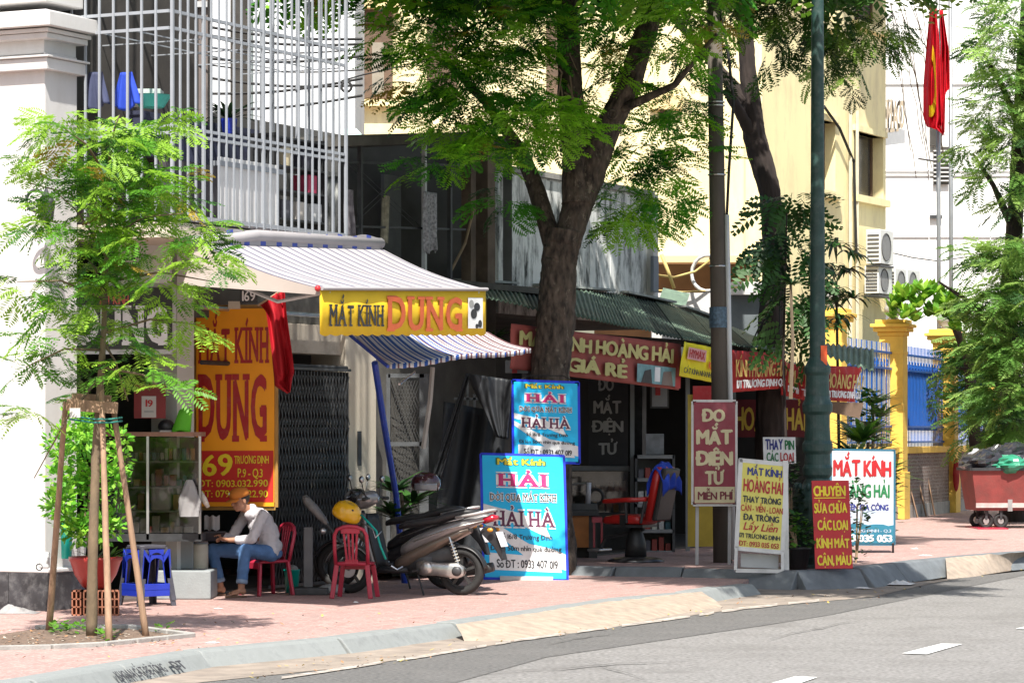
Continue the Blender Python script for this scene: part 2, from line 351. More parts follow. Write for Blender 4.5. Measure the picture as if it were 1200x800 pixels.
# darker resurfaced strip and the sandy gutter beside the kerb
A1 = [(250, 835), (400, 806), (533, 800), (640, 770), (900, 732), (975, 720), (1200, 674), (1300, 657)]
A0 = [(100, 822), (236, 800), (400, 783), (507, 768), (690, 738), (873, 713), (1020, 700), (1090, 684), (1200, 664), (1300, 650)]
sheet('asphalt_patch', [gp(x, y, ZR) for x, y in A0[::-1]]+[gp(x, y, ZR) for x, y in A1], ZR+.004, asphalt_new)
K1 = [(40, 798), (236, 764), (400, 749), (535, 731), (640, 716), (730, 702), (812, 695), (850, 689), (885, 684)]             # front top edge of the low kerb
K1w = [gp(x, y, 0) for x, y in K1]; K1w = [(K1w[0][0]-4.6, K1w[0][1]-9)]+K1w
KR = [(640, 663), (720, 665), (800, 666), (935, 669), (1010, 667), (1087, 657), (1137, 652), (1200, 647), (1290, 641)]
KRw = [gp(x, y, ZP) for x, y in KR]; KRw = [(KRw[0][0]-1.9, KRw[0][1]-.5)]+KRw+[(KRw[-1][0]+25, KRw[-1][1]+60)]
gut = [(x, y) for x, y in K1w]+[(x+.05, y) for x, y in KRw[3:-1]]
sheet('gutter', gut+[gp(x, y, ZR) for x, y in A0[::-1]], ZR+.008, sandy)
# white edge line (worn) and lane dashes
rng = random.Random(5)
EL = [(330, 795), (507, 768), (600, 752), (690, 739), (780, 727), (873, 713), (960, 704)]
def lerpl(P, t):
    t = t*(len(P)-1); i = min(int(t), len(P)-2); f = t-i; return tuple(P[i][k]*(1-f)+P[i+1][k]*f for k in range(2))
t = 0.0
while t < .99:
    t2 = min(1, t+rng.uniform(.03, .16)); n = 5; up = []; lo = []
    for i in range(n+1):
        x, y = lerpl(EL, t+(t2-t)*i/n); e = rng.uniform(-.3, .3); up.append(gp(x, y-1.3+e, ZR)); lo.append(gp(x, y+1.5+e, ZR))
    sheet('edge_line', up+lo[::-1], ZR+.012, M('worn_line', (.44, .40, .35), .9, .2, 9, .5, 90, dirt=.9, dcol=(.2, .17, .15), dscale=7, dlo=.42, dhi=.6), road, None); t = t2+rng.uniform(.004, .03)
for q in (((1057, 766), (1086, 767), (1128, 755), (1103, 754.5)), ((904, 801), (932, 803), (958, 794), (932, 793)), ((1190, 737), (1219, 738), (1256, 728), (1232, 727.5)), ((740, 842), (775, 844), (806, 833), (780, 832))):
    sheet('lane_dash', [gp(x, y, ZR) for x, y in q], ZR+.008, road_white, road, None)
# low pink pavement
PAV = [(x-.16, y+.10) for x, y in K1w]+[(2.9, 37.0), (2.9, 40), (-40, 60), (-40, 8)]
pv = WM().slab(PAV, -.3, 0).build('pavement', pink, kind='structure')
RP = [(x-.05, y+.17) for x, y in KRw]+[(60, 140), (-20, 140), (-3.6, 37.2)]
rp = WM().slab(RP, -.28, ZP).build('raised_pavement', pink, kind='structure')
def kerb(name, P, ztop, run, parent, ln, skip=None):
    kr = tag(thing(name, None, None, (P[1][0], P[1][1], ztop)), kind='structure'); cnt = 0
    rg = random.Random(3)
    pts = []; 
    for a, b in zip(P[:-1], P[1:]):
        d = math.hypot(b[0]-a[0], b[1]-a[1]); n = max(1, round(d/ln))
        for i in range(n): pts.append((a[0]+(b[0]-a[0])*i/n, a[1]+(b[1]-a[1])*i/n))
        if cnt > 42: break
        cnt += n
    pts.append(b)
    for a, b in zip(pts[:-1], pts[1:]):
        dx, dy = b[0]-a[0], b[1]-a[1]; l = math.hypot(dx, dy); ox, oy = dy/l, -dx/l; g = .012; ux, uy = dx/l*g, dy/l*g
        z = ztop+rg.uniform(.0, .022); e = rg.uniform(-.014, .014)
        sec = [(-.21, ztop-.35), (-.21, z), (-.03+e, z), (.0+e, z-.02), (run+e, ZR-.05), (run+e, ztop-.35)]
        m = WM(); vs = []
        for p, sg in ((a, 1), (b, -1)):
            for o, zz in sec: vs.append((p[0]+ox*o+ux*sg, p[1]+oy*o+uy*sg, zz))
        k = len(sec); m.add(vs, [tuple(range(k)), tuple(range(2*k-1, k-1, -1))]+[(i, k+i, k+(i+1) % k, (i+1) % k) for i in range(k)])
        m.build('kerb_stone', kerb_m if name == 'pavement_kerb' else M('kerb_granite_shaded', (.15, .165, .175), .75, .15, 5, .3, 90, dirt=.5, dcol=(.07, .075, .08), dscale=3), kr, bevel=.012)  # raised kerb: shade painted in as a darker copy of the granite
kerb('pavement_kerb', K1w, 0, .14, None, 1.3)
kerb('raised_kerb', KRw[:-1], ZP, .22, None, 1.4)
# poured concrete driveway ramp over the kerb
T = [gp(x, y, 0) for x, y in ((534, 733), (600, 723), (665, 713), (700, 707.5), (740, 703))]; B = [gp(x, y, ZR) for x, y in ((545, 752), (590, 753), (660, 744), (722, 736), (786, 723))]
def rampf(T, B):
    def f(u, v):
        a = lerpl(T, u); b = lerpl(B, u); bul = math.sin(v*PI)*.015; nz = noise.noise((a[0]*3+v, a[1]*3, v*3))*.012
        return (a[0]*(1-v)+b[0]*v, a[1]*(1-v)+b[1]*v, (.014)*(1-v)+(ZR-.01)*v+bul+nz*(1 if v < .9 else 3))
    return f
WM().grid(rampf(T, B), 30, 8).build('concrete_ramp', ramp_m, smooth=True, kind='structure')
T2 = [gp(x, y, 0) for x, y in ((734, 704), (775, 699), (822, 694))]; B2 = [gp(x, y, ZR) for x, y in ((781, 724), (815, 718), (850, 712))]
WM().grid(rampf(T2, B2), 14, 6).build('concrete_ramp', ramp_m, smooth=True, kind='structure')
T3 = [gp(x, y, ZP) for x, y in ((1108, 655), (1130, 653), (1165, 651), (1205, 648))]; B3 = [gp(x, y, ZR) for x, y in ((1110, 679), (1140, 676), (1185, 669), (1230, 660))]
WM().grid(lambda u, v: (lambda a, b: (a[0]*(1-v)+b[0]*v, a[1]*(1-v)+b[1]*v, (ZP+.02)*(1-v)+(ZR-.01)*v+.02*math.sin(v*PI)+.02*noise.noise((u*9, v*4, 1))))(lerpl(T3, u), lerpl(B3, u)), 24, 8).build('concrete_ramp', ramp_m, smooth=True, kind='structure')
# tree pit
pit = [gp(x, y, 0) for x, y in ((-30, 748), (40, 737), (150, 736), (226, 746), (120, 757), (60, 760), (-30, 762))]
sheet('tree_pit', pit, .004, earth)
pb = tag(thing('pit_border', None, None, (pit[3][0], pit[3][1], 0)), kind='structure')
for a, b in ((3, 4), (4, 5), (5, 6), (1, 2), (2, 3)):
    p, q = pit[a], pit[b]; n = max(1, int(math.hypot(q[0]-p[0], q[1]-p[1])/.35))
    for i in range(n):
        u, v = lerpl([p, q], i/n+.01), lerpl([p, q], (i+1)/n-.01); WM().beam((*u, .012), (*v, .012), .07, .05).build('border_brick', concrete, pb, bevel=.006)

# ------------------------------------------------------------------ white corner house (left edge)
hw = fthing('corner_house', 'white plastered corner house with moulded pillar and black marble base', 'house', -.6, .14)
m = FB(); m.box((-.6, -.14, .34), (-.05, 3, 5.42)).build('pillar', white_paint, hw, bevel=.01)


FB().box((-.64, -.18, 5.9), (-.0, 2.9, 12)).build('upper_pillar', white_paint, hw, bevel=.01)
for z0, z1, e in ((4.62, 4.74, .10), (4.75, 4.84, .06), (5.16, 5.30, .10), (5.31, 5.62, .20), (5.63, 5.72, .12)):
    pass
def Z30(py): return H+(510-py)/F*29.9
for y0, y1, e in ((84, 70, .08), (70, 67, .11), (48, 41, .09), (41, 36, .12), (35, 18, .19), (18, 13, .05)):
    FB().box((-.6-e, -.14-e, Z30(y0)+.002), (-.05+e*.6, 2.9, Z30(y1)-.002)).build('moulding', white_paint, hw, bevel=.006)
FB().box((-.6, -.13, Z30(67)), (-.06, 2.9, Z30(18))).build('pillar_neck', white_paint, hw)
FB().box((-.66, -.22, .37), (-.0, 2.9, .41)).build('ledge', white_paint, hw, bevel=.01)
m = FB()

for a_, b_ in ((-.21, .25), (.255, .75), (.755, 1.3), (1.305, 2.9)): FB().box((-.655, a_, 0), (-.0, b_, .37)).build('marble_slab', black_marble, hw, bevel=.004)
sk = MB(WI)
c = W(21, 521, 29.2)
# small plug box with a cable loop at the pillar foot
lb = thing('power_socket', 'small grey plug box with loose cable at the foot of the white pillar', 'socket', W(52, 664, 29.6))
WM().cbox(W(52, 656, 29.4), (.1, .05, .16)).build('box', grey_metal, lb, bevel=.015)
WM().ring(W(46, 664, 29.38), (0, 1, 0), .03, .006, 16, 6).build('cable_loop', black_plastic, lb, smooth=True)

# ------------------------------------------------------------------ first shop house with balcony cage
sh = fthing('shop_house', 'narrow shop house with barred balcony over the open opticians shop', 'house', 0, 0)
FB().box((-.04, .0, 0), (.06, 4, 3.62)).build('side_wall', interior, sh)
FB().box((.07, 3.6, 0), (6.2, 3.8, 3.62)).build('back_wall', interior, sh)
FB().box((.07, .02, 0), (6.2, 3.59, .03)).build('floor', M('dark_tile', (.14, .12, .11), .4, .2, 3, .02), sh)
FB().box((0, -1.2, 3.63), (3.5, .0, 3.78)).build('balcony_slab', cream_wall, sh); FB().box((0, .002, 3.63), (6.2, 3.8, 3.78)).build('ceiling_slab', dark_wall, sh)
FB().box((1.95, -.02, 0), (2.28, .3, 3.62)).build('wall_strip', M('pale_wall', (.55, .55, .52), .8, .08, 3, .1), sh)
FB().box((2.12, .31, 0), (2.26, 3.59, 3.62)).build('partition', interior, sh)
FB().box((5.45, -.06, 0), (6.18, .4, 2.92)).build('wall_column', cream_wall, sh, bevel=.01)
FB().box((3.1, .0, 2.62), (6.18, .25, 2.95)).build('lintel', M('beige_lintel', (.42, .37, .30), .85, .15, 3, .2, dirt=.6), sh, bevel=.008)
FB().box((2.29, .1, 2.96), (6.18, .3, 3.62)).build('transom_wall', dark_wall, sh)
FB().box((5.72, -.075, 1.35), (5.80, -.062, 1.75)).build('door_number', dark_metal, sh)
for z in (2.47, 3.05): FB().tube([(2.3, -.1, z), (5.4, -.1, z)], .025).build('gate_rail', steel if z > 2.6 else dark_metal, sh)
# upper storey: dark wall with arched openings, white surrounds
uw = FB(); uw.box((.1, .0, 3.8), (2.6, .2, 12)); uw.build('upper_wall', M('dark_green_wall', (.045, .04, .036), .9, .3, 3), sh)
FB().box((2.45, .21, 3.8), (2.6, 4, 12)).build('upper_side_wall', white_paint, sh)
aw_y = 32.6
xa, xb, xc = W(66, 0, aw_y).x, W(206, 0, aw_y).x, W(244, 0, aw_y).x
WM().box((xa, aw_y, 3.8), (xb, aw_y+.2, 9.5)).build('arched_wall', M('arched_wall_grey', (.15, .14, .14), .9, .15, 3), sh)
WM().box((xb+.002, aw_y-.05, 3.8), (xc, aw_y+.2, 9.5)).build('side_panel', M('taupe_panel', (.17, .14, .13), .9, .15, 3), sh)
for x0_, x1_, yt in ((78, 99, 18), (112, 133, 26), (146, 170, 22), (181, 201, 38)):
    p0, p1 = W(x0_, 0, aw_y).x, W(x1_, 0, aw_y).x; r_ = (p1-p0)/2; zt = W(0, yt, aw_y).z-r_
    pts = [(p0, 3.82), (p1, 3.82)]+[((p0+p1)/2+r_*math.cos(t_), zt+r_*math.sin(t_)) for t_ in np.linspace(0, PI, 9)]
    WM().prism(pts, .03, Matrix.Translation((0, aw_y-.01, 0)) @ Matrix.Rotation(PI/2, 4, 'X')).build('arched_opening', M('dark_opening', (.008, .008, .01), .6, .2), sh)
for z in (W(0, 10, aw_y).z, ): WM().box((xa, aw_y-.1, z), (xc, aw_y-.05, z+.06)).build('wall_ledge', M('grey_ledge', (.45, .45, .45), .8), sh)
tb = thing('basin', 'teal and white plastic basin on the balcony above the sapling', 'basin', L(.3, .7, 4.9)); WM().lathe([(.12, 0), (.2, .12), (.21, .12)], L(.35, .75, Z30(120)), 16).build('bowl', M('basin_teal', (.05, .42, .36), .4), tb); WM().box(W(140, 122, 30.6), W(192, 108, 30.9)).build('cloth', M('pale_towel', (.4, .45, .42), .9, .3, 9), tb)
# the cage (a part; every bar is a sub-part)
cg = MB(FM).tube([(.0, -1.2, 3.82), (3.42, -1.2, 3.82)], .022, 4).build('balcony_cage', cage_metal, sh)
ZT = 9.5
zr = [Lz(197, 147, 1.2), Lz(197, 155, 1.2), Lz(197, 32, 1.2), Lz(197, 12, 1.2), 6.9, 8.0]
for z in zr:
    FB().beam((0, -1.2, z), (3.42, -1.2, z), .03, .03).build('rail', cage_metal, cg)
    FB().beam((0, -1.185, z), (0, -.02, z), .03, .03).build('rail', cage_metal, cg)
FB().beam((0, -1.2, 3.84), (3.42, -1.2, 3.84), .04, .04).build('rail', cage_metal, cg)
for i in range(25):
    s = i*3.42/24; r = .015 if i in (0, 4, 12, 24) else .0095
    FB().box((s-r, -1.215-r, 3.80), (s+r, -1.215+r, ZT)).build('bar', cage_metal, cg)
for i in range(1, 8):
    n = 1.2-i*1.2/7.3; r = .0105; FB().box((-.015-r, -n-r, 3.80), (-.015+r, -n+r, ZT)).build('bar', cage_metal, cg)
for s in np.arange(.6, 3.4, .9): FB().beam((s, -1.19, 5.62), (s, .0, 5.62), .012, .012).build('ceiling_bar', cage_metal, cg)
for n in (.4, .8): FB().beam((0, -n, 5.65), (3.4, -n, 5.65), .012, .012).build('ceiling_bar', cage_metal, cg)
for i in range(8): n = i*1.2/8; FB().box((3.42, -n-.012, 3.80), (3.445, -n+.012, ZT)).build('bar', cage_metal, cg)
# things on the balcony
def cloth(name, label, p0, p1, z0, z1, mat, cat='clothes', seed=1, wav=.05, taper=0, T=FM, parent=None, thick=.006):
    rg = random.Random(seed); p0, p1 = Vector(p0), Vector(p1); d = (p1-p0); nrm = Vector((-d.y, d.x, 0)).normalized(); ph = rg.uniform(0, 6); mid = (p0+p1)/2
    def f(u, v):
        uu = (u-.5)*(1-taper*(v))+.5; q = p0+d*uu; ww = wav*(math.sin(u*11+ph)+.6*math.sin(u*23+ph*2+v*3))*(1-.7*v)
        return (q.x+nrm.x*ww, q.y+nrm.y*ww, z0+(z1-z0)*v+.03*math.sin(u*7+ph)*(1-v))
    m = MB(T).grid(f, 24, 12)
    if parent is not None: return m.build(name, mat, parent, smooth=True, thick=thick)
    X = (T @ mid) if T is not None else mid
    rt = thing(name, label, cat, (X.x, X.y, z0)); m.build('fabric', mat, rt, smooth=True, thick=thick); return rt
blue_cloth = M('blue_cloth', (.012, .05, .42), .8, .15, 4, .1); grey_cloth = M('grey_blue_cloth', (.05, .06, .12), .85, .2, 4, .1)
def LP(px, n): return Ln(px, n)
cloth('jacket', 'dark grey blue jacket hanging at the left end of the balcony', (.08, -.1, 0), (.1, -.42, 0), Z30(120)+.0, Z30(78), grey_cloth, 'jacket', 3, .03, .5)
cloth('raincoat', 'bright blue raincoat hanging behind the balcony bars', (.12, -.42, 0), (.12, -.78, 0), Z30(122), Z30(80), blue_cloth, 'raincoat', 4, .03, .6)
bp = fthing('white_board', 'white sheet board leaning inside the balcony bars', 'board', 1.2, 1.1, 3.8)
FB().box((Ln(258, 1.1), -1.1, 3.82), (Ln(327, 1.1), -1.06, Lz(300, 190, 1.1))).build('board', M('white_board', (.7, .69, .68), .6, .05, 3, .02), bp, bevel=.004)
FB().box((Ln(255, 1.1), -1.13, Lz(258, 192, 1.1)-.02), (Ln(329, 1.1), -1.05, Lz(258, 192, 1.1)+.03)).build('top_rim', cage_metal, bp)
sfl = fthing('balcony_shelf', 'dark shelf rack with small boxes at the right end of the balcony', 'shelf', 2.9, .9, 3.8)
for z in (3.95, 4.25, 4.5, 4.8): FB().box((2.25, -1.05, z), (3.3, -.7, z+.02)).build('shelf_board', dark_metal, sfl)
for s in (2.25, 3.28): FB().box((s, -1.05, 3.8), (s+.03, -.7, 4.85)).build('shelf_post', dark_metal, sfl)
for k, (s, z, c, nm) in enumerate(((2.45, 3.97, (.1, .1, .12), 'box'), (2.75, 3.97, (.55, .5, .45), 'box'), (3.0, 4.27, (.45, .04, .1), 'box'), (2.5, 4.52, (.7, .6, .4), 'box'), (2.9, 4.52, (.06, .06, .08), 'box'), (3.1, 3.97, (.6, .6, .6), 'box'))):
    FB().box((s, -1.0, z), (s+.18, -.78, z+.2)).build('box', M('balcony_box_%s' % 'abcdef'[k], c, .6), sfl, bevel=.01)
FB().box((.1, -1.08, 3.82), (1.2, -.95, 4.4)).build('parapet_panel', M('dark_panel', (.05, .045, .05), .8, .3), sh)
FB().box((1.0, -.2, 4.55), (3.3, -.05, 5.0)).build('parapet_panel', M('blue_black_panel', (.03, .035, .07), .8, .4), sh)

# leaves for small plants
def plant(name, label, cat, base, pots, leafs, seed, group=None, matset=None, stem=None):
    pass
def blade_leaves(m, base, n, ln, wd, rng, spread=1.0, droop=.5, up=.6):
    for i in range(n):
        a = rng.uniform(0, 2*PI); e = rng.uniform(up*.5, up*1.4); l = ln*rng.uniform(.6, 1.1); d = Vector((math.cos(a), math.sin(a), 0)); sd = Vector((-d.y, d.x, 0)); vs = []; fs = []
        K = 5
        for k in range(K+1):
            t = k/K; p = Vector(base)+d*l*spread*t*math.cos(e)+Vector((0, 0, 1))*l*(t*math.sin(e)-droop*t*t*.6); wv = wd*math.sin(PI*(t*.85+.12))*.5; vs += [p-sd*wv, p+sd*wv]
        for k in range(K): fs.append((2*k, 2*k+1, 2*k+3, 2*k+2))
        m.m = rng.randint(0, 1) if True else 0; m.add(vs, fs)
leafA = M('leaf_green', (.035, .11, .018), .5, .35, 5, 0, trans=.3); leafB = M('leaf_light_green', (.10, .24, .025), .5, .3, 5, 0, trans=.35); leafD = M('leaf_dark', (.012, .04, .012), .5, .35, 5, 0, trans=.25)
def dracaena(nm, label, base, trunk, n, ln, wd, seed, heads=1, mats=(leafA, leafB), lean=0, cat='plant', pot=True):
    rg = random.Random(seed); b = Vector(base); rt = thing(nm, label, cat, b)
    top = b+Vector((lean, 0, trunk)); 
    if trunk > .05: WM().tube([b, b*.5+top*.5+Vector((.03, 0, 0)), top], [.03, .025, .02], 6).build('stem', M('plant_stem', (.16, .12, .08), .9), rt)
    m = WM()
    for h in range(heads): blade_leaves(m, top-Vector((rg.uniform(-.25, .25)*(heads > 1), rg.uniform(-.2, .2)*(heads > 1), h*trunk*.28*(trunk > .3))), n, ln, wd, rg)
    o = m.build('leaf_cluster', list(mats), rt); o['kind'] = 'stuff'; return rt
g = L(1.9, .6, 3.8+.55)
pp = dracaena('balcony_plant', 'spiky potted plant on the balcony seen through the bars', L(2.2, .5, 4.95), .05, 26, .5, .05, 3, mats=(leafD, leafD))
WM().lathe([(.06, 0), (.09, .14), (.09, .16)], L(2.2, .5, 4.85), 14).build('pot', blue_plastic, pp)
# ------------------------------------------------------------------ awning of the first shop
stripe = [M('awning_white', (.40, .38, .39), .8, .06, 3, .15, 30, trans=.15), M('awning_grey_blue', (.10, .10, .17), .8, .1, 3, .15, 30, trans=.15)]
yel_cloth = M('yellow_valance', (.78, .50, .015), .75, .06, 4, .25, 18)
aw = fthing('shop_awning', 'striped retractable awning with long yellow valance reading DUNG', 'awning', -.1, 1.3, 3.7)
PB0, PB1 = W(228, 287, L(0, 1.35, 0).y+.0), W(446, 291, L(3.6, 1.3, 0).y+.4)
PF0, PF1 = W(375, 338, 28.8), W(569, 339, 32.0)
PB0 = Vector((L(0, 1.35, 0).x, L(0, 1.35, 0).y, 3.62)); PB0 = W(232, 284, PB0.y)
def canopyf(u, v):
    a = PB0.lerp(PB1, u); b = PF0.lerp(PF1, u); p = a.lerp(b, v); p.z -= .05*math.sin(v*PI)+.008*math.sin(u*PI*14)*v; return p
NS = 46
WM().grid(canopyf, NS*2, 8, lambda i, j: 1 if i % 5 == 0 else 0).build('canopy', stripe, aw, thick=.008)
ck = WM(); q = PF0.copy(); q2 = PF0-Vector((0, 0, .06)); base = W(214, 334, PB0.y)
def cheekf(u, v):
    t = canopyf(0, u); b = base.lerp(q2, u); return t.lerp(b, v)
ck.grid(cheekf, 10, 6).build('cheek', M('awning_cheek', (.40, .34, .30), .85, .06, 3, .1, trans=.1), aw, thick=.006)
WM().tube([W(230, 283, PB0.y-.05), W(300, 276, PB0.y+1.0), PB1+Vector((0, -.05, .05))], .06, 10).build('roller', stripe[0], aw, smooth=True)
for k in range(14):
    u = .45+k*.04; a = PB0.lerp(PB1, u)+Vector((0, -.05, .09)); 
m = WM()
m.grid(lambda u, v: PB0.lerp(PB1, .15+.85*u)+Vector((.0, -.12, .12-.16*v+.015*math.sin(u*30))), 60, 4, lambda i, j: 1 if (i//2) % 3 == 0 else 0).build('gathered_fabric', [stripe[0], M('awning_blue', (.05, .08, .35), .8)], aw, thick=.01)
# valance
V0, V1 = W(375, 391, 28.8), W(569, 391, 32.0)
Sv = Sign(V0, V1-V0, PF0-V0, (375, 337.5, 569, 391))
n = 72; m = WM(); vs = []; fs = []
for i in range(n+1):
    u = i/n; p = PF0.lerp(PF1, u); b = V0.lerp(V1, u); dz = .022*abs(math.sin(u*PI*17)); off = Vector((0, 0, 0))
    vs += [p, (p+b)/2+Sv.N*.004*math.sin(u*40), b-Vector((0, 0, dz))]
for i in range(n): fs += [(3*i, 3*i+1, 3*i+4, 3*i+3), (3*i+1, 3*i+2, 3*i+5, 3*i+4)]
val = m.add(vs, fs).build('valance', yel_cloth, aw, thick=.006, smooth=True)
WM().tube([PF0+Sv.N*.02, PF1+Sv.N*.02], .018, 8).build('front_bar', stripe[0], aw)
WM().ell(PF0+Vector((-.02, -.02, 0)), (.03, .03, .03)).build('bar_cap', p_red, aw)
Sv.text('MẮT KÍNH', 384, 444, 381, 357, p_black, val, .03, True, off=.016)
Sv.text('DUNG', 449, 539, 386, 346, M('print_brick', (.50, .10, .03), .7), val, .035, True, off=.016)
Sv.rect(545, 344, 564, 384, p_white, val, .014)
for cx, cy, rx, ry, mt in ((549, 352, 3, 5, p_grey), (556, 356, 4, 5.5, p_black), (552, 365, 4, 6.5, p_black), (560, 378, 2.5, 5, p_black), (556, 381, 2, 3, p_black)):
    Sv.poly([(cx+rx*math.cos(a), cy+ry*math.sin(a)) for a in np.linspace(0, 2*PI, 14)[:-1]], mt, val, .018)
# support arms
for u in (.05, .95):
    p = PF0.lerp(PF1, u); b = PB0.lerp(PB1, u); mid = (p+b)/2+Vector((.1, .0, -.35)); WM().tube([b-Vector((0, 0, .3)), mid, p-Vector((0, 0, .03))], .018, 6).build('folding_arm', grey_metal, aw)

# second awning, blue and white stripes
a2 = fthing('shop_awning', 'blue and white striped lean-to awning sagging beside the scooters', 'awning', 3, 1.5, 3.3)
B0, B1 = W(412, 389, 32.4), W(572, 389, 36.0); C0, C1 = W(457, 426, 31.6), W(622, 408, 34.8)
B0 = Vector(B0); s2 = [M('awn2_white', (.62, .60, .62), .85, .15, 4, .3, trans=.1, dirt=.5, dcol=(.2, .17, .16)), M('awn2_blue', (.015, .08, .34), .85, .2, 4, .3, trans=.1), M('awn2_maroon', (.16, .07, .08), .85, .2, 4, .3, trans=.1)]
def a2f(u, v):
    p = B0.lerp(B1, u).lerp(C0.lerp(C1, u), v); p.z -= .035*math.sin(v*PI)+.015*math.sin(u*PI*3)*v; return p
WM().grid(a2f, 84, 8, lambda i, j: (0, 0, 1 if i < 40 else 2, 0, 2 if i > 30 else 1, 1 if i < 60 else 2)[i % 6]).build('canopy', s2, a2, thick=.01, smooth=True)
WM().grid(lambda u, v: a2f(u, 1)-Vector((0, 0, (.05+.004*math.sin(u*90))*v)), 84, 2, lambda i, j: (0, 1, 1 if i < 40 else 2, 0, 2, 0)[i % 6]).build('valance', s2, a2, thick=.006, smooth=True)
WM().tube([B0+Vector((-.02, -.02, -.03)), C0+Vector((-.02, -.02, -.03))], .018, 6).build('side_bar', paint('blue', (.02, .06, .4)), a2)
WM().tube([W(439, 425, 33.2), W(449, 490, 33.8), W(464, 580, 34.8), W(474, 683, 35.4)], .036, 8).build('support_pole', paint('blue', (.02, .06, .4)), a2)
WM().tube([W(468, 450, 32.2), W(486, 436, 33)], .012, 6).build('brace', steel, a2)
WM().tube([W(507, 430, 33.8), W(504, 470, 33.8), W(496, 525, 33.9)], .03, 6).build('rolled_cover', M('pale_rag', (.35, .34, .32), .9), a2)

# scissor folding gate
fg = fthing('folding_gate', 'black scissor folding gate drawn across the shop front', 'gate', 4.9, .08)
ga = M('gate_metal', (.085, .088, .092), .4, .25, 9, .05, metal=.5)
for i in range(25):
    s = 3.72+i*.07; FB().box((s, -.12, .06), (s+.016, -.09, 2.42)).build('gate_bar', ga, fg)
for z0 in (.08, .66, 1.24, 1.82):
    for i in range(22):
        s = 3.72+i*.07; FB().beam((s, -.135, z0), (s+.21, -.135, z0+.55), .012, .004, (0, 1, 0)).build('gate_lattice', ga, fg); FB().beam((s+.21, -.143, z0), (s, -.143, z0+.55), .012, .004, (0, 1, 0)).build('gate_lattice', ga, fg)
for z in (.03, 2.43): FB().box((3.6, -.14, z), (5.44, -.06, z+.03)).build('gate_track', ga, fg)

# faded stencilled marks on the kerb face
kd = Vector((K1w[2][0]-K1w[1][0], K1w[2][1]-K1w[1][1], 0)).normalized(); ko = Vector((kd.y, -kd.x, 0)); k0 = Vector((K1w[1][0], K1w[1][1], 0))
kA = k0+kd*1.15+ko*.125+Vector((0, 0, ZR+.025)); kV = ko*-.1+Vector((0, 0, .085)); ks = Sign(kA, kd*1.5, kV, (0, 0, 100, 10))
kmark = tag(thing('kerb_marking', None, None, kA), kind='structure'); ks.text('KHOAN CẮT BÊ TÔNG', 2, 60, 9, 2, M('stencil_black', (.04, .04, .045), .8), kmark, .03, off=.012); ks.text('ĐT', 70, 84, 9, 2, M('stencil_black', ()), kmark, .05, off=.012)
lan = thing('wall_lantern', 'black wrought iron lantern on the side of the white pillar', 'lantern', W(45, 250, 29.5))
WM().ring(W(42, 235, 29.45), (.3, 1, 0), .10, .016, 20, 6).build('scroll', dark_metal, lan, smooth=True); WM().lathe([(.02, -.16), (.07, -.12), (.09, .05), (.03, .12), (.01, .18)], W(54, 242, 29.5), 8).build('lantern_cage', dark_metal, lan); WM().tube([W(36, 212, 29.45), W(48, 206, 29.5), W(62, 212, 29.6)], .012, 6).build('arm', dark_metal, lan)

# cracks in the asphalt, fallen leaves along the gutter and pavement
rg = random.Random(31); tar = M('tar_crack', (.09, .086, .08), .9, .2)
for (xa, ya, xb, yb2) in ((560, 792, 820, 770), (690, 775, 760, 800), (900, 752, 1010, 731), (640, 757, 720, 746)):
    n = 16; U_, D_ = [], []; ph = 0
    for i in range(n+1):
        t = i/n; ph += rg.uniform(-1.2, 1.2); x, y = xa+(xb-xa)*t+rg.uniform(-2, 2), ya+(yb2-ya)*t+ph; w_ = rg.uniform(.08, .3)*math.sin(PI*min(1, max(.08, t)))+.06; U_.append(gp(x, y-w_, ZR)); D_.append(gp(x, y+w_, ZR))
    sheet('asphalt_crack', U_+D_[::-1], ZR+.0145, tar, road, None)
for px_, py_, r_ in ():
    sheet('patch_stain', [gp(px_+r_*2.6*math.cos(a)*(1+.2*math.sin(3*a)), py_+r_*.5*math.sin(a)*(1+.25*math.sin(2*a)), ZR) for a in np.linspace(0, 2*PI, 25)[:-1]], ZR+.0105, M('old_patch', (.155, .15, .144), .85, .34, 50, .9, 160), road, None)
m = WM()
for k in range(520):
    if k < 300: t = rg.random(); x, y = lerpl(A0, .15+.8*t); y -= rg.uniform(-3, 14); z = ZR+.02
    else: x, y = rg.uniform(0, 640), rg.uniform(716, 775); z = .008
    if k >= 300 and y > 795-.11*x-8: continue
    p = G(x, y, z); a = rg.uniform(0, 6.28); d = Vector((math.cos(a), math.sin(a), rg.uniform(0, .5))); sd = Vector((-d.y, d.x, 0)); l = rg.uniform(.02, .055); m.m = rg.choice((0, 0, 1, 2)); m.add([p, p+d*l*.5+sd*l*.25, p+d*l, p+d*l*.5-sd*l*.25], [(0, 1, 2, 3)])
m.build('fallen_leaves', [M('dry_leaf', (.32, .17, .08), .9), M('yellow_leaf', (.5, .38, .08), .8), M('brown_grit', (.10, .08, .06), .9)], None, kind='stuff')
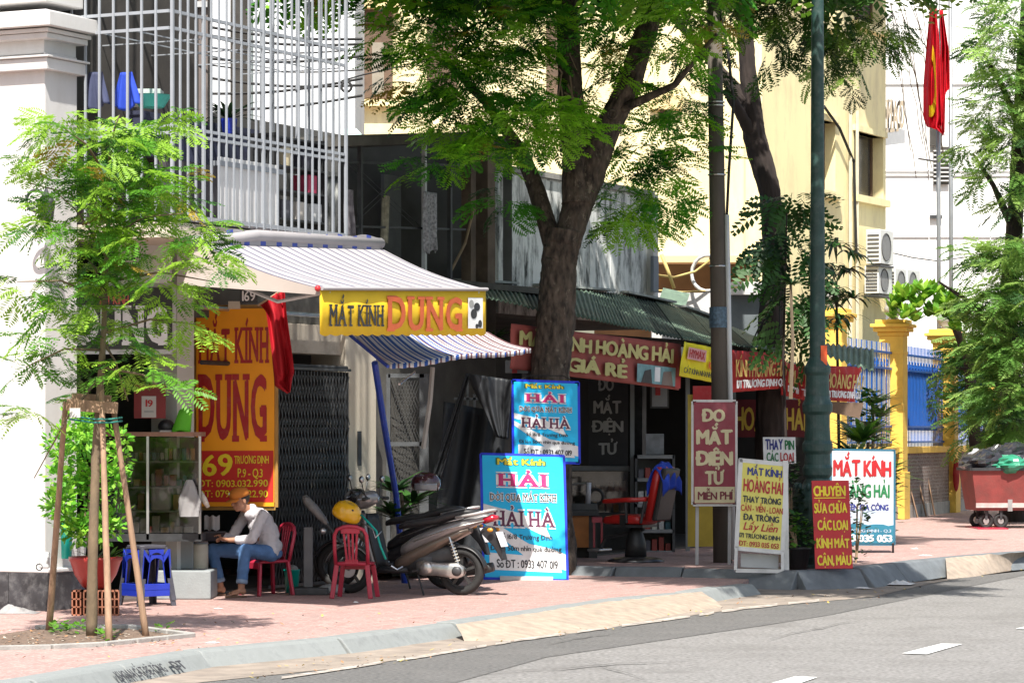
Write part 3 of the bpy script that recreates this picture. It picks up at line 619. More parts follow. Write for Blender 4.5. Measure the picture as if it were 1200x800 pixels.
# ------------------------------------------------------------------ DUNG board, house number, flag, storefront sign
def frontal(x0, y0, x1, y1, Y, Y1=None):
    A = W(x0, y1, Y); B = W(x1, y1, Y if Y1 is None else Y1); return A, B-A, W(x0, y0, Y)-A
def board(nm, label, cat, rect, Y, mat, Y1=None, th=.03, lean=0, part='panel', quad=None, frame=None, fw=.03):
    x0, y0, x1, y1 = rect
    if quad: A = W(*quad[0], Y); U = W(*quad[1], Y if Y1 is None else Y1)-A; V = W(*quad[2], Y+lean)-A
    else: A, U, V = frontal(x0, y0, x1, y1, Y, Y1); V = V+Vector((0, lean, 0))
    sg = Sign(A, U, V, rect); rt = thing(nm, label, cat, A)
    N = sg.N; m = WM(); f = [A, A+U, A+U+V, A+V]; m.add([p-N*th for p in f]+f, [(0, 3, 2, 1), (4, 5, 6, 7), (0, 1, 5, 4), (1, 2, 6, 5), (2, 3, 7, 6), (3, 0, 4, 7)])
    pn = m.build(part, mat, rt)
    if frame:
        for a, b in ((f[0], f[1]), (f[1], f[2]), (f[2], f[3]), (f[3], f[0])):
            d = (b-a).normalized()*fw/2; WM().beam(a-d-N*th/2, b+d*(.98)-N*th/2, th+.02, fw, tuple(N)).build('frame_bar', frame, rt)
    return rt, sg, pn
board_y = M('board_orange_yellow', (.95, .37, .006), .6, .06, 3, .1, dirt=.12, dcol=(.6, .3, .05)); board_r = M('board_red', (.55, .02, .012), .6, .08, 3, .1)
RT = (230, 362, 321, 593)
rt, sg, pn = board('shop_board', 'tall orange and red hanging board reading MẮT KÍNH DUNG with phone numbers', 'sign', RT, 32.95, board_y, Y1=32.8, th=.06, frame=M('board_edge', (.35, .2, .05), .5), fw=.02)
sg.rect(230.5, 528, 320.5, 588, board_r, rt)
sg.text('MẮT KÍNH', 234, 316, 424, 386, p_dred, pn, .035, True, off=.006)
sg.text('DUNG', 234, 314, 513, 443, p_dred, pn, .045, True, off=.006)
sg.text('169', 232, 272, 557, 532, p_yel, rt, .03, off=.008)
sg.text('TRƯƠNG ĐỊNH', 275, 315, 543, 534, p_yel, rt, .02, off=.008)
sg.text('P.9 - Q.3', 279, 308, 559, 549, p_yel, rt, .02, off=.008)
sg.text('ĐT: 0903.032.990', 233, 314, 570, 562, p_yel, rt, .015, off=.008)
sg.text('ĐT: 0795.66.22.90', 233, 314, 582, 574, p_yel, rt, .015, off=.008)
rt, sg, pn = board('house_number', 'small black plate with white number 169 above the orange board', 'number plate', (281, 338, 302, 355), 32.0, p_black, th=.03)
sg.text('169', 284, 299, 352.5, 341, p_white, pn, .02)
WM().box(W(268, 362, 32.35), W(281, 353, 32.3)).build('bracket', cream_wall, rt)
flag_red = M('flag_red', (.50, .008, .02), .7, .12, 4, .15, trans=.3)
fl = thing('red_flag', 'plain red flag drooping beside the orange board', 'flag', W(330, 340, 31.8))
PL = [((305, 357), (333, 337)), ((312, 365), (336, 370)), ((318, 410), (341, 405)), ((321, 440), (345, 436)), ((322, 452), (343, 441)), ((337, 461), (340, 459))]
def ff(u, v):
    t = v*(len(PL)-1); i = min(int(t), len(PL)-2); f = t-i; a = [PL[i][0][k]*(1-f)+PL[i+1][0][k]*f for k in (0, 1)]; b = [PL[i][1][k]*(1-f)+PL[i+1][1][k]*f for k in (0, 1)]
    return W(a[0]*(1-u)+b[0]*u, a[1]*(1-u)+b[1]*u, 31.8+.07*math.sin(u*9+v*3)+.03*math.sin(u*17-v*5))
WM().grid(ff, 20, 24).build('fabric', flag_red, fl, smooth=True, thick=.004)
WM().tube([W(302, 358, 31.8), W(338, 335, 31.78)], .012, 6).build('pole', wood, fl)
rt, sg, pn = board('storefront_sign', 'dark storefront sign with big white letters half hidden by the sapling', 'sign', (82, 336, 202, 409), 31.0, M('sign_dark', (.03, .032, .03), .5, .3, 3), Y1=31.4, th=.08, frame=M('alu', (.5, .5, .5), .4, metal=.6), fw=.02)
sg.text('DUNG', 92, 197, 401, 361, p_white, pn, .06, True, off=.006)
sg.text('MẮT KÍNH', 112, 150, 356, 345, M('print_salmon', (.5, .12, .08), .6), pn, .04, off=.006)
# white bright header board above the sign
WM().box(W(140, 332, 31.3), W(200, 272, 31.2)).build('header_panel', white_paint, sh)
# interior of the first shop: red calendar board, calendar
rt, sg, pn = board('wall_calendar', 'red backed wall calendar showing 19 in the dim shop', 'calendar', (157, 450, 194, 490), 31.9, M('calendar_red', (.20, .02, .02), .6), th=.02)
sg.rect(166, 464, 183, 489, M('paper', (.5, .48, .45), .8, .05), rt); sg.text('19', 171, 179, 476, 468, p_dred, rt, .03, off=.006); sg.rect(169, 481, 180, 483, p_grey, rt, .006)
# glass display cabinet
cb = thing('display_cabinet', 'glass display cabinet of glasses cases standing by the orange board', 'cabinet', W(200, 652, 32.0)); CY = 31.75
alu = M('aluminium', (.55, .55, .55), .35, .08, 8, .02, metal=.8)
def WB(x0, y0, x1, y1, Y0, Y1): 
    a = W(x0, y1, Y0); b = W(x1, y0, Y0); return WM().box((a.x, Y0, a.z), (b.x, Y1, b.z))
WB(110, 506, 236, 511, CY, CY+.45).build('top', M('brown_board', (.28, .15, .10), .6, .2), cb)
for x in (173, 234): WB(x-1.5, 511, x+1.5, 632, CY, CY+.03).build('post', alu, cb)
WB(110, 625, 236, 634, CY, CY+.45).build('base', dark_metal, cb)
WB(110, 512, 236, 624, CY+.43, CY+.45).build('back', M('cabinet_back', (.10, .07, .06), .7, .3), cb)
for y in (540, 570, 598): WB(112, y, 233, y+2, CY+.04, CY+.42).build('shelf', M('glass_shelf', (.25, .26, .25), .2, .1), cb)
rg = random.Random(8)
cols = [(.5, .5, .48), (.3, .05, .04), (.5, .3, .1), (.08, .08, .1), (.35, .33, .3), (.05, .15, .2), (.6, .58, .5)]
gm = [M('goods_%s' % 'abcdefg'[i], c, .5) for i, c in enumerate(cols)]
for y in (539, 569, 597, 624):
    x = 113
    while x < 226:
        wd = rg.uniform(4, 12); hh = rg.uniform(6, 20)
        if y == 539: wd = 5; hh = 14 if x > 190 else 9
        WB(x, y-hh, x+wd*.8, y, CY+.1+rg.uniform(0, .15), CY+.35).build('goods', rg.choice(gm), cb, bevel=.006); x += wd
WB(177, 570, 199, 598, CY+.02, CY+.3).build('white_case', M('white_case', (.45, .44, .42), .4), cb, bevel=.02)
WB(175, 512, 233, 624, CY-.004, CY-.001).build('glass_pane', glass('cabinet_glass', (.75, .72, .7), .06), cb)
WB(112, 512, 171.5, 624, CY-.004, CY-.001).build('glass_pane', glass('cabinet_glass'), cb)
b2 = thing('plastic_bag', 'hanging clear plastic bag beside the glass cabinet', 'bag', W(222, 605, CY-.1))
m = WM(); m.grid(lambda u, v: (lambda a, r: W(222, 562+43*v, CY-.12)+Vector((r*math.cos(a), .5*r*math.sin(a), 0)))(u*2*PI, (.03+.07*min(1, v*2.2))*(1+.15*math.sin(u*40+v*9)))+Vector((0, 0, 0)), 26, 10)
m.build('film', M('milky_film', (.40, .39, .39), .35, .1, 8, .3, trans=.3), b2, smooth=True)
fb = thing('feather_duster', 'white handled brush hanging on the board edge', 'brush', W(237, 590, 32.0))
WM().tube([W(231, 560, 31.9), W(235, 577, 31.9)], .012, 6).build('handle', wood, fb); WM().tube([W(235, 576, 31.88), W(239, 585, 31.86), W(244, 594, 31.85)], [.02, .035, .02], 8).build('bristles', M('pale_bristle', (.6, .55, .48), .9, .2, 30, .6), fb, smooth=True)
# green cushion bag and dark round object on the cabinet
gb = thing('green_bag', 'lime green bag propped on top of the display cabinet', 'bag', W(218, 507, CY+.2))
def gf(u, v):
    a = u*2*PI; return W(212+6*v, 506-27*v, CY+.15)+Vector((.10*math.cos(a)*(1-.35*v)*(.6 if v > .9 else 1), .06*math.sin(a)*(1-v*.7), .015*math.sin(3*a)))
WM().grid(gf, 20, 8).build('fabric', M('lime_cloth', (.12, .50, .02), .7, .12, 6, .2), gb, smooth=True, thick=.004)
hd = thing('round_hat', 'round black hat lying on top of the display cabinet', 'hat', W(195, 507, CY+.2)); WM().ell(W(195, 500, CY+.2), (.09, .09, .08)).build('crown', black_plastic, hd, smooth=True); WM().box(W(187, 507, CY+.1), W(203, 504, CY+.3)).build('cloth', M('paper', (.5, .48, .45), .8), hd)
# cement step and low cabinet
st = thing('cement_step', 'pale grey cement block step beside the seated man', 'step', (W(225, 697, 32.3).x, 32.2, 0))
WM().box((W(172, 0, 31.8).x, 31.85, 0), (W(247, 0, 31.85).x, 32.6, .30)).build('block', M('cement_grey', (.26, .285, .29), .85, .12, 3, .3, dirt=.4, dcol=(.2, .2, .2)), st, bevel=.015)
WM().box((W(172, 0, 31.8).x, 32.2, .302), (W(226, 0, 32.2).x, 32.6, .62)).build('low_panel', M('cement_grey', (.36, .39, .40)), st, bevel=.01)
jr = thing('white_canister', 'cream canister on the cement step by the knees of the seated man', 'canister', W(233, 668, 32.35)); WM().lathe([(.09, 0), (.1, .02), (.1, .26), (.09, .28)], W(233, 668, 32.35), 18).build('body', M('cream_can', (.45, .42, .34), .5), jr, smooth=True)
for x, c in ((262, (.6, .6, .6)), (270, (.05, .05, .05))):
    pass
# ------------------------------------------------------------------ blue stools (two stacked pairs)
def stool_mb(root):
    T0 = MB(); h = .55; a0, a1 = .15, .215
    MB().loft([(-.001, 0, 0, 0.001, .001)], 8) if False else None
    top = MB(); X = Matrix.Translation((0, 0, h)) @ Matrix.Rotation(PI/2, 4, 'Y')
    top.prism([(a0+.01, a0-.03), (a0-.03, a0+.01), (-a0+.03, a0+.01), (-a0-.01, a0-.03), (-a0-.01, -a0+.03), (-a0+.03, -a0-.01), (a0-.03, -a0-.01), (a0+.01, -a0+.03)], .035, Matrix.Translation((0, 0, h-.035)))
    top.build('seat', darkblue_plastic, root, bevel=.008)
    for sx in (-1, 1):
        for sy in (-1, 1):
            l = MB(); vs = []
            for t, z in ((0, h-.02), (1, 0)):
                q = a0+(a1-a0)*t; wv = .075-.02*t
                vs += [(sx*q, sy*q, z), (sx*(q-wv), sy*q, z), (sx*(q-wv), sy*(q-.012), z), (sx*(q-.012), sy*(q-.012), z), (sx*(q-.012), sy*(q-wv), z), (sx*q, sy*(q-wv), z)]
            l.add(vs, [(i, (i+1) % 6, 6+(i+1) % 6, 6+i) for i in range(6)]+[tuple(range(6)), tuple(range(11, 5, -1))]); l.build('leg', darkblue_plastic, root, thick=0)
    for k in range(4):
        Xr = Matrix.Rotation(k*PI/2, 4, 'Z')
        q = .195; MB().box((-q+.05, q-.006, .10), (q-.05, q+.010, .17), Xr).build('crossbar', blue_plastic, root, bevel=.004)
        # arched apron panel
        m = MB(); pts = [(-.085, .17), (-.06, .17), (-.055, .33)]+[(.055*math.cos(a), .33+.05*math.sin(a)) for a in np.linspace(PI, 0, 9)]+[(.06, .17), (.085, .17), (.075, .42), (-.075, .42)]
        n1 = [(-.17, .17), (-.11, .17), (-.075, .42), (-.14, .51)]; m.prism(n1, .012, Xr @ Matrix.Translation((0, .188, 0)) @ Matrix.Rotation(PI/2, 4, 'X'))
        n2 = [(-x, y) for x, y in n1][::-1]; m.prism(n2, .012, Xr @ Matrix.Translation((0, .188, 0)) @ Matrix.Rotation(PI/2, 4, 'X'))
        arc = [(.075*math.cos(a), .42+.06*math.sin(a)) for a in np.linspace(PI, 0, 9)]+[(.14, .51), (-.14, .51)]
        for i in range(8):
            p, q2 = arc[i], arc[i+1]; m.prism([p, q2, (q2[0]*1.15, .51), (p[0]*1.15, .51)], .012, Xr @ Matrix.Translation((0, .188, 0)) @ Matrix.Rotation(PI/2, 4, 'X'))
        m.build('arched_panel', blue_plastic, root)
p = G(172, 709, 0)
sA = thing('plastic_stool', 'lower blue plastic stool of the stack of two beside the red flower pot', 'stool', p, R(38), 'stacked blue stools'); stool_mb(sA)
sB = copy_tree(sA, None, p+Vector((0, 0, .055)), R(38), 'upper stool of the stack of two, faded dark seat, beside the red flower pot')

# ------------------------------------------------------------------ red plastic chairs
def chair_mb(root, s=1.0):
    red = red_plastic
    MB().loft([(-.19, 0, .36, .17, .018), (-.15, 0, .365, .19, .02), (.15, 0, .36, .185, .02), (.19, 0, .345, .16, .012)], 20, e=.5).build('seat', red, root, smooth=True)
    MB().grid(lambda u, v: (.19, -.17+.34*u, .35-.06*v), 8, 2).build('apron', red, root, thick=.012)
    for sx, top in ((.17, .34), (-.17, .36)):
        for sy in (-1, 1):
            MB().beam((sx*(1.0), sy*.16, top), (sx*1.22, sy*.205, 0), .05, .03, (1, 0, 0)).build('leg', red, root, bevel=.008)
    pts = [(-.18, -.17, .36), (-.21, -.175, .5), (-.25, -.17, .66), (-.26, -.14, .72), (-.27, -.07, .75), (-.272, 0, .757), (-.27, .07, .75), (-.26, .14, .72), (-.25, .17, .66), (-.21, .175, .5), (-.18, .17, .36)]
    MB().tube(pts, .02, 8).build('back_frame', red, root, smooth=True)
    for y0, y1 in ((-.045, -.075), (-.015, -.025), (.015, .025), (.045, .075)):
        MB().beam((-.19, y0, .37), (-.262, y1, .745), .024, .012, (1, 0, 0)).build('back_slat', red, root, bevel=.004)
    MB().beam((-.265, -.1, .71), (-.265, .1, .71), .015, .06).build('back_panel', red, root, bevel=.005)
    MB().beam((-.19, -.07, .385), (-.19, .07, .385), .015, .05).build('back_foot', red, root, bevel=.005)
cp = G(416, 700, 0)
c1 = thing('plastic_chair', 'empty red plastic chair standing in front of the silver scooter', 'chair', (cp.x, cp.y, 0), R(82), 'red plastic chairs'); chair_mb(c1)
c2 = copy_tree(c1, None, (W(312, 0, 32.75).x, 32.75, 0), R(215), 'red plastic chair under the man in the orange cap')
for ch in c1.children: pass

# ------------------------------------------------------------------ the seated man
skin = M('skin', (.36, .18, .11), .55, .06, 6, .05, spec=.4); shirt_m = M('shirt_cotton', (.50, .48, .50), .85, .08, 9, .6, 16); jean_m = M('denim', (.075, .16, .33), .9, .2, 7, .3, 60)
cap_m = M('orange_cap', (.52, .17, .02), .8, .1, 6, .2); hair_m = M('black_hair', (.015, .012, .01), .6, .3, 30, .3)
pe = thing('person', 'seated man in orange cap, pale shirt and rolled jeans looking down at a dark book', 'person', (W(313, 0, 32.65).x, 32.65, 0))
o = Vector(pe.location)
def Pm(): return MB()
hc = Vector((0, 0, .47))
hL, hR = Vector((.05, -.09, .45)), Vector((-.06, .09, .45)); kL, kR = Vector((-.20, -.36, .50)), Vector((-.58, -.06, .49)); aL, aR = Vector((-.24, -.40, .10)), Vector((-.49, -.04, .10))
chest = Vector((-.06, -.05, .76)); sL, sR = Vector((-.03, -.24, .86)), Vector((-.22, .07, .87)); nk = Vector((-.15, -.10, .93)); hd_ = Vector((-.27, -.17, 1.01))
eL, eR = Vector((-.13, -.36, .61)), Vector((-.38, .0, .62)); wL, wR = Vector((-.37, -.34, .60)), Vector((-.50, -.18, .625))
b = MB()
b.caps(nk-Vector((-.03, -.02, .08)), hd_-Vector((0, 0, .03)), .058, .052)
fwd = Vector((-.78, -.56, -.28)).normalized()      # where the face looks: left, towards the camera and down
hrot = fwd.to_track_quat('X', 'Z')                 # head local x = forward, z = up
def HX(x, y, z): return hd_+hrot @ Vector((x, y, z))
hm = hrot.to_matrix().to_4x4()
def hell(mb, c, r, extra=None):
    X = Matrix.Translation(HX(*c)) @ hm @ Matrix.Diagonal((r[0], r[1], r[2], 1)); prof = [(max(1e-4, math.sin(PI*i/10)), -math.cos(PI*i/10)) for i in range(11)]; mb.lathe(prof, seg=18, X=X)
hell(b, (-.01, 0, .03), (.098, .077, .09)); hell(b, (.02, 0, -.03), (.075, .062, .075)); hell(b, (.055, 0, -.075), (.03, .035, .028))
hell(b, (.098, 0, -.01), (.022, .013, .02)); hell(b, (.085, 0, .012), (.015, .01, .03)); hell(b, (.088, 0, -.047), (.014, .024, .008)); hell(b, (.086, 0, -.058), (.013, .02, .007))
for sy in (-1, 1):
    hell(b, (-.005, sy*.078, -.005), (.02, .008, .03)); hell(b, (.07, sy*.03, .025), (.014, .02, .008)); hell(b, (.06, sy*.045, -.02), (.022, .018, .018))
# arms and hands
def hand(mb, wr, tgt, curl, side):
    d = (tgt-wr).normalized(); up = Vector((0, 0, 1)); sd = d.cross(up).normalized()*side
    pc = wr+d*.055; mb.caps(wr, wr+d*.02, .026, .030, fl=.75); mb.caps(wr+d*.03-sd*.02, wr+d*.085-sd*.026, .02, .018); mb.caps(wr+d*.03, wr+d*.09, .022, .019); mb.caps(wr+d*.03+sd*.02, wr+d*.08+sd*.026, .02, .016)
    for i, (off, ln) in enumerate(((-.032, .072), (-.011, .08), (.011, .074), (.031, .058))):
        p0 = wr+d*.088+sd*off; p1 = p0+d*ln*.45-up*.008*curl; p2 = p1+d*ln*.22-up*ln*.25*curl; p3 = p2-d*ln*.12*curl-up*ln*.25*curl
        mb.caps(p0, p1, .0095, .009, 8); mb.caps(p1, p2, .009, .0085, 8); mb.caps(p2, p3, .0085, .0075, 8)
    t0 = wr+d*.03-sd*.028; t1 = t0+d*.03-sd*.022+up*.012; t2 = t1+d*.035+up*.006+sd*.004; mb.caps(t0, t1, .013, .011, 8); mb.caps(t1, t2, .011, .009, 8)
bookc = Vector((-.53, -.27, .64))
for e, wr, tg, sd in ((eL, wL, bookc+Vector((.06, -.05, -.02)), 1), (eR, wR, bookc+Vector((.03, .06, 0)), -1)):
    b.caps(e+(wr-e)*.35, wr, .037, .025); hand(b, wr, tg, 1.0, sd)
# shins, feet
feet = ((aL, Vector((-.78, -.55, 0)).normalized()), (aR, Vector((-.95, -.2, 0)).normalized()))
for a, d in feet:
    kk = kL if a is aL else kR; b.caps(kk.lerp(a, .6), a, .045, .036)
    hl = a+Vector((0, 0, -.035))-d*.02; b.ell(hl, (.035, .035, .04)); sd = Vector((-d.y, d.x, 0))
    b.caps(hl+Vector((0, 0, .01)), hl+d*.13+Vector((0, 0, -.018)), .034, .024, fl=1.0); b.caps(hl+d*.08+sd*.02-Vector((0, 0, .02)), hl+d*.14+sd*.02-Vector((0, 0, .022)), .02, .02); b.caps(hl+d*.08-sd*.02-Vector((0, 0, .02)), hl+d*.14-sd*.02-Vector((0, 0, .022)), .02, .02)
    for i in range(5): q = hl+d*(.155-.006*i)+sd*(.032-.015*i)*(1 if a is aL else -1)-Vector((0, 0, .028)); b.caps(q-d*.02, q+d*.018, .0095, .0085 if i else .011, 8)
b.caps(kL.lerp(aL, .6), kL, .05, .055); b.caps(kR.lerp(aR, .6), kR, .05, .055); b.caps(kL, hL, .055, .08); b.caps(kR, hR, .055, .08); b.ell((.0, .0, .50), (.12, .14, .10)); b.ell((-.04, -.03, .68), (.10, .13, .17)); b.ell((-.10, -.08, .85), (.08, .12, .09))
for sh_, e, wr in ((sL, eL, wL), (sR, eR, wR)): b.caps(sh_, e, .045, .038); b.caps(e, wr, .038, .026); b.caps(sh_, nk-Vector((0, 0, .09)), .045, .05)
b.build('body', skin, pe, smooth=True, remesh=.0055)
s = MB(); s.ell((.02, .0, .52), (.145, .165, .12), None, 18, 12); s.ell((-.0, -.01, .63), (.13, .16, .19), None, 18, 12); s.ell((-.06, -.05, .76), (.13, .175, .15), Matrix.Rotation(R(-20), 3, 'Z').to_quaternion(), 18, 12); s.ell((-.11, -.085, .86), (.10, .16, .08), Matrix.Rotation(R(-35), 3, 'Z').to_quaternion(), 18, 10)
s.caps(sL, sR, .062, .062); s.caps(nk-Vector((0, 0, .07)), nk-Vector((.01, .01, .005)), .08, .062)
for sh_, e, wr in ((sL, eL, wL), (sR, eR, wR)):
    s.caps(sh_, e, .066, .052); s.caps(e, e.lerp(wr, .62), .05, .044)
    for k in range(1): q = e+Vector((.008*k, .006*k, .02*k)); s.ell(q, (.05, .045, .02))
s.caps((.06, -.10, .47), (-.02, -.18, .43), .085, .05)
s.build('shirt', shirt_m, pe, smooth=True, remesh=.009, fold=.022)
MB().ring(nk-Vector((.012, .012, .008)), (nk-chest), .057, .008, 20, 6, 1.6).build('collar', shirt_m, pe, smooth=True)
j = MB(); j.ell((.02, .0, .45), (.15, .16, .09)); j.caps(hL, kL, .092, .068, fl=1); j.caps(hR, kR, .092, .068)
j.caps(kL, kL.lerp(aL, .80), .066, .058); j.caps(kR, kR.lerp(aR, .80), .066, .058); j.build('jeans', jean_m, pe, smooth=True, remesh=.009, fold=.018)
for kk, a in ((kL, aL), (kR, aR)): MB().ring(kk.lerp(a, .83), (a-kk), .052, .012, 20, 6, 2.2).build('rolled_cuff', M('denim_pale', (.22, .30, .42), .9, .15, 9, .3), pe, smooth=True)
for a, d in feet:
    sd = Vector((-d.y, d.x, 0)); m = MB(); c = a+d*.05; pl = [(c+d*x+sd*y) for x, y in ((-.10, -.03), (-.05, -.042), (.05, -.045), (.12, -.04), (.145, 0), (.12, .04), (.05, .045), (-.05, .042), (-.10, .03))]
    m.slab([(q.x, q.y) for q in pl], .004, .022); so_ = m.build('sandal', M('sandal_brown', (.14, .08, .05), .8), pe)
    MB().tube([c+d*.03+sd*.045+Vector((0, 0, -.08)), c+d*.05+sd*.01+Vector((0, 0, -.032)), c+d*.085+Vector((0, 0, -.045)), c+d*.05-sd*.01+Vector((0, 0, -.032)), c+d*.03-sd*.045+Vector((0, 0, -.08))], .007, 6).build('strap', M('sandal_brown', ()), so_)
hr = MB(); hell(hr, (-.025, 0, .03), (.092, .083, .085)); hr.build('hair', hair_m, pe, smooth=True)
cpm = MB()
prof = [(1.0, .0), (1.02, .25), (.97, .5), (.82, .75), (.5, .93), (.02, 1.0)]
X = Matrix.Translation(HX(-.005, 0, .045)) @ hm @ Matrix.Diagonal((.108, .09, .10, 1)); cpm.lathe(prof, seg=24, X=X, cap=False); cp_ = cpm.build('cap', cap_m, pe, smooth=True, thick=.006)
vz = MB(); vz.grid(lambda u, v: HX(.09*math.cos((u-.5)*2.2)+.075*v*math.cos((u-.5)*1.3), .083*math.sin((u-.5)*2.4), .05-.018*v-.018*abs((u-.5)*2)**2), 14, 5); vz.build('visor', cap_m, cp_, smooth=True, thick=.006)
MB().ell(HX(.088, -.03, .10), (.014, .014, .014)).build('badge', p_white, cp_)
for sy in (-1, 1): e_ = MB(); hell(e_, (.083, sy*.03, .008), (.008, .012, .006)); e_.build('eye', black_plastic, pe)
# dark book and its white cover in his hands
bk = thing('black_tablet', 'black tablet case with clear plastic sheet held in both hands of the man', 'tablet', o+bookc); rot = Matrix.Rotation(R(28), 4, 'Z') @ Matrix.Rotation(R(-30), 4, 'X')
MB().cbox((-.04, 0, 0), (.27, .19, .02), rot).build('case', black_plastic, bk, bevel=.004)
MB().cbox((-.11, .12, .09), (.15, .012, .17), rot @ Matrix.Rotation(R(-18), 4, 'X')).build('cover', M('silver_cover', (.3, .3, .32), .3, .3, 20, .3), bk, bevel=.004)
MB().grid(lambda u, v: Vector((-.12+.16*u, .1+.03*math.sin(u*8), .06+.15*v+.01*math.sin(u*14))), 10, 6).build('plastic_sheet', M('milky_film', (.4, .39, .39)), bk, smooth=True)

# ------------------------------------------------------------------ green bucket, stand with wrapped head, bits on the floor
bu = thing('bucket', 'small teal plastic bucket on the ground right of the seated man', 'bucket', (W(342, 0, 33.3).x, 33.3, 0))
MB().lathe([(.001, .0), (.065, .0), (.085, .23), (.09, .235), (.09, .25), (.08, .25), (.06, .02), (.001, .02)], seg=20, cap=False).build('body', green_plastic, bu, smooth=True)
MB().ell((0, 0, .25), (.07, .07, .05)).build('bag', M('milky_film', ()), bu, smooth=True)
sc = thing('floor_lamp_stand', 'grey wheeled stand with a plastic wrapped head beside the folding gate', 'stand', (W(362, 0, 33.0).x, 32.9, 0))
MB().box((-.2, -.17, .0), (.22, .17, .075)).build('base', dark_metal, sc, bevel=.01)
MB().box((-.05, -.04, .076), (.05, .04, .72)).build('column', M('grey_column', (.11, .11, .115), .5, .2), sc, bevel=.01)
MB().tube([(.06, 0, .92), (.2, -.02, .75), (.36, -.03, .55)], .02, 8).build('arm', dark_metal, sc)
MB().loft([(-.06, 0, 1.02, .03, .03), (-.02, 0, 1.0, .08, .07), (.1, 0, .88, .09, .07), (.19, 0, .78, .05, .045), (.22, 0, .74, .02, .02)], 14).build('wrapped_head', M('grey_wrap', (.17, .165, .16), .45, .25, 14, .5), sc, smooth=True)
MB().ell((.16, -.03, .68), (.035, .03, .035)).build('joint', steel, sc, smooth=True)
pbg = thing('plastic_bag', 'crumpled clear plastic bag on the ground by the stand', 'bag', (W(388, 0, 33).x, 33.0, 0)); m = MB(); m.lathe([(.02, 0), (.14, .01), (.15, .06), (.08, .10), (.01, .11)], seg=18); m.build('film', M('milky_film', ()), pbg, smooth=True)
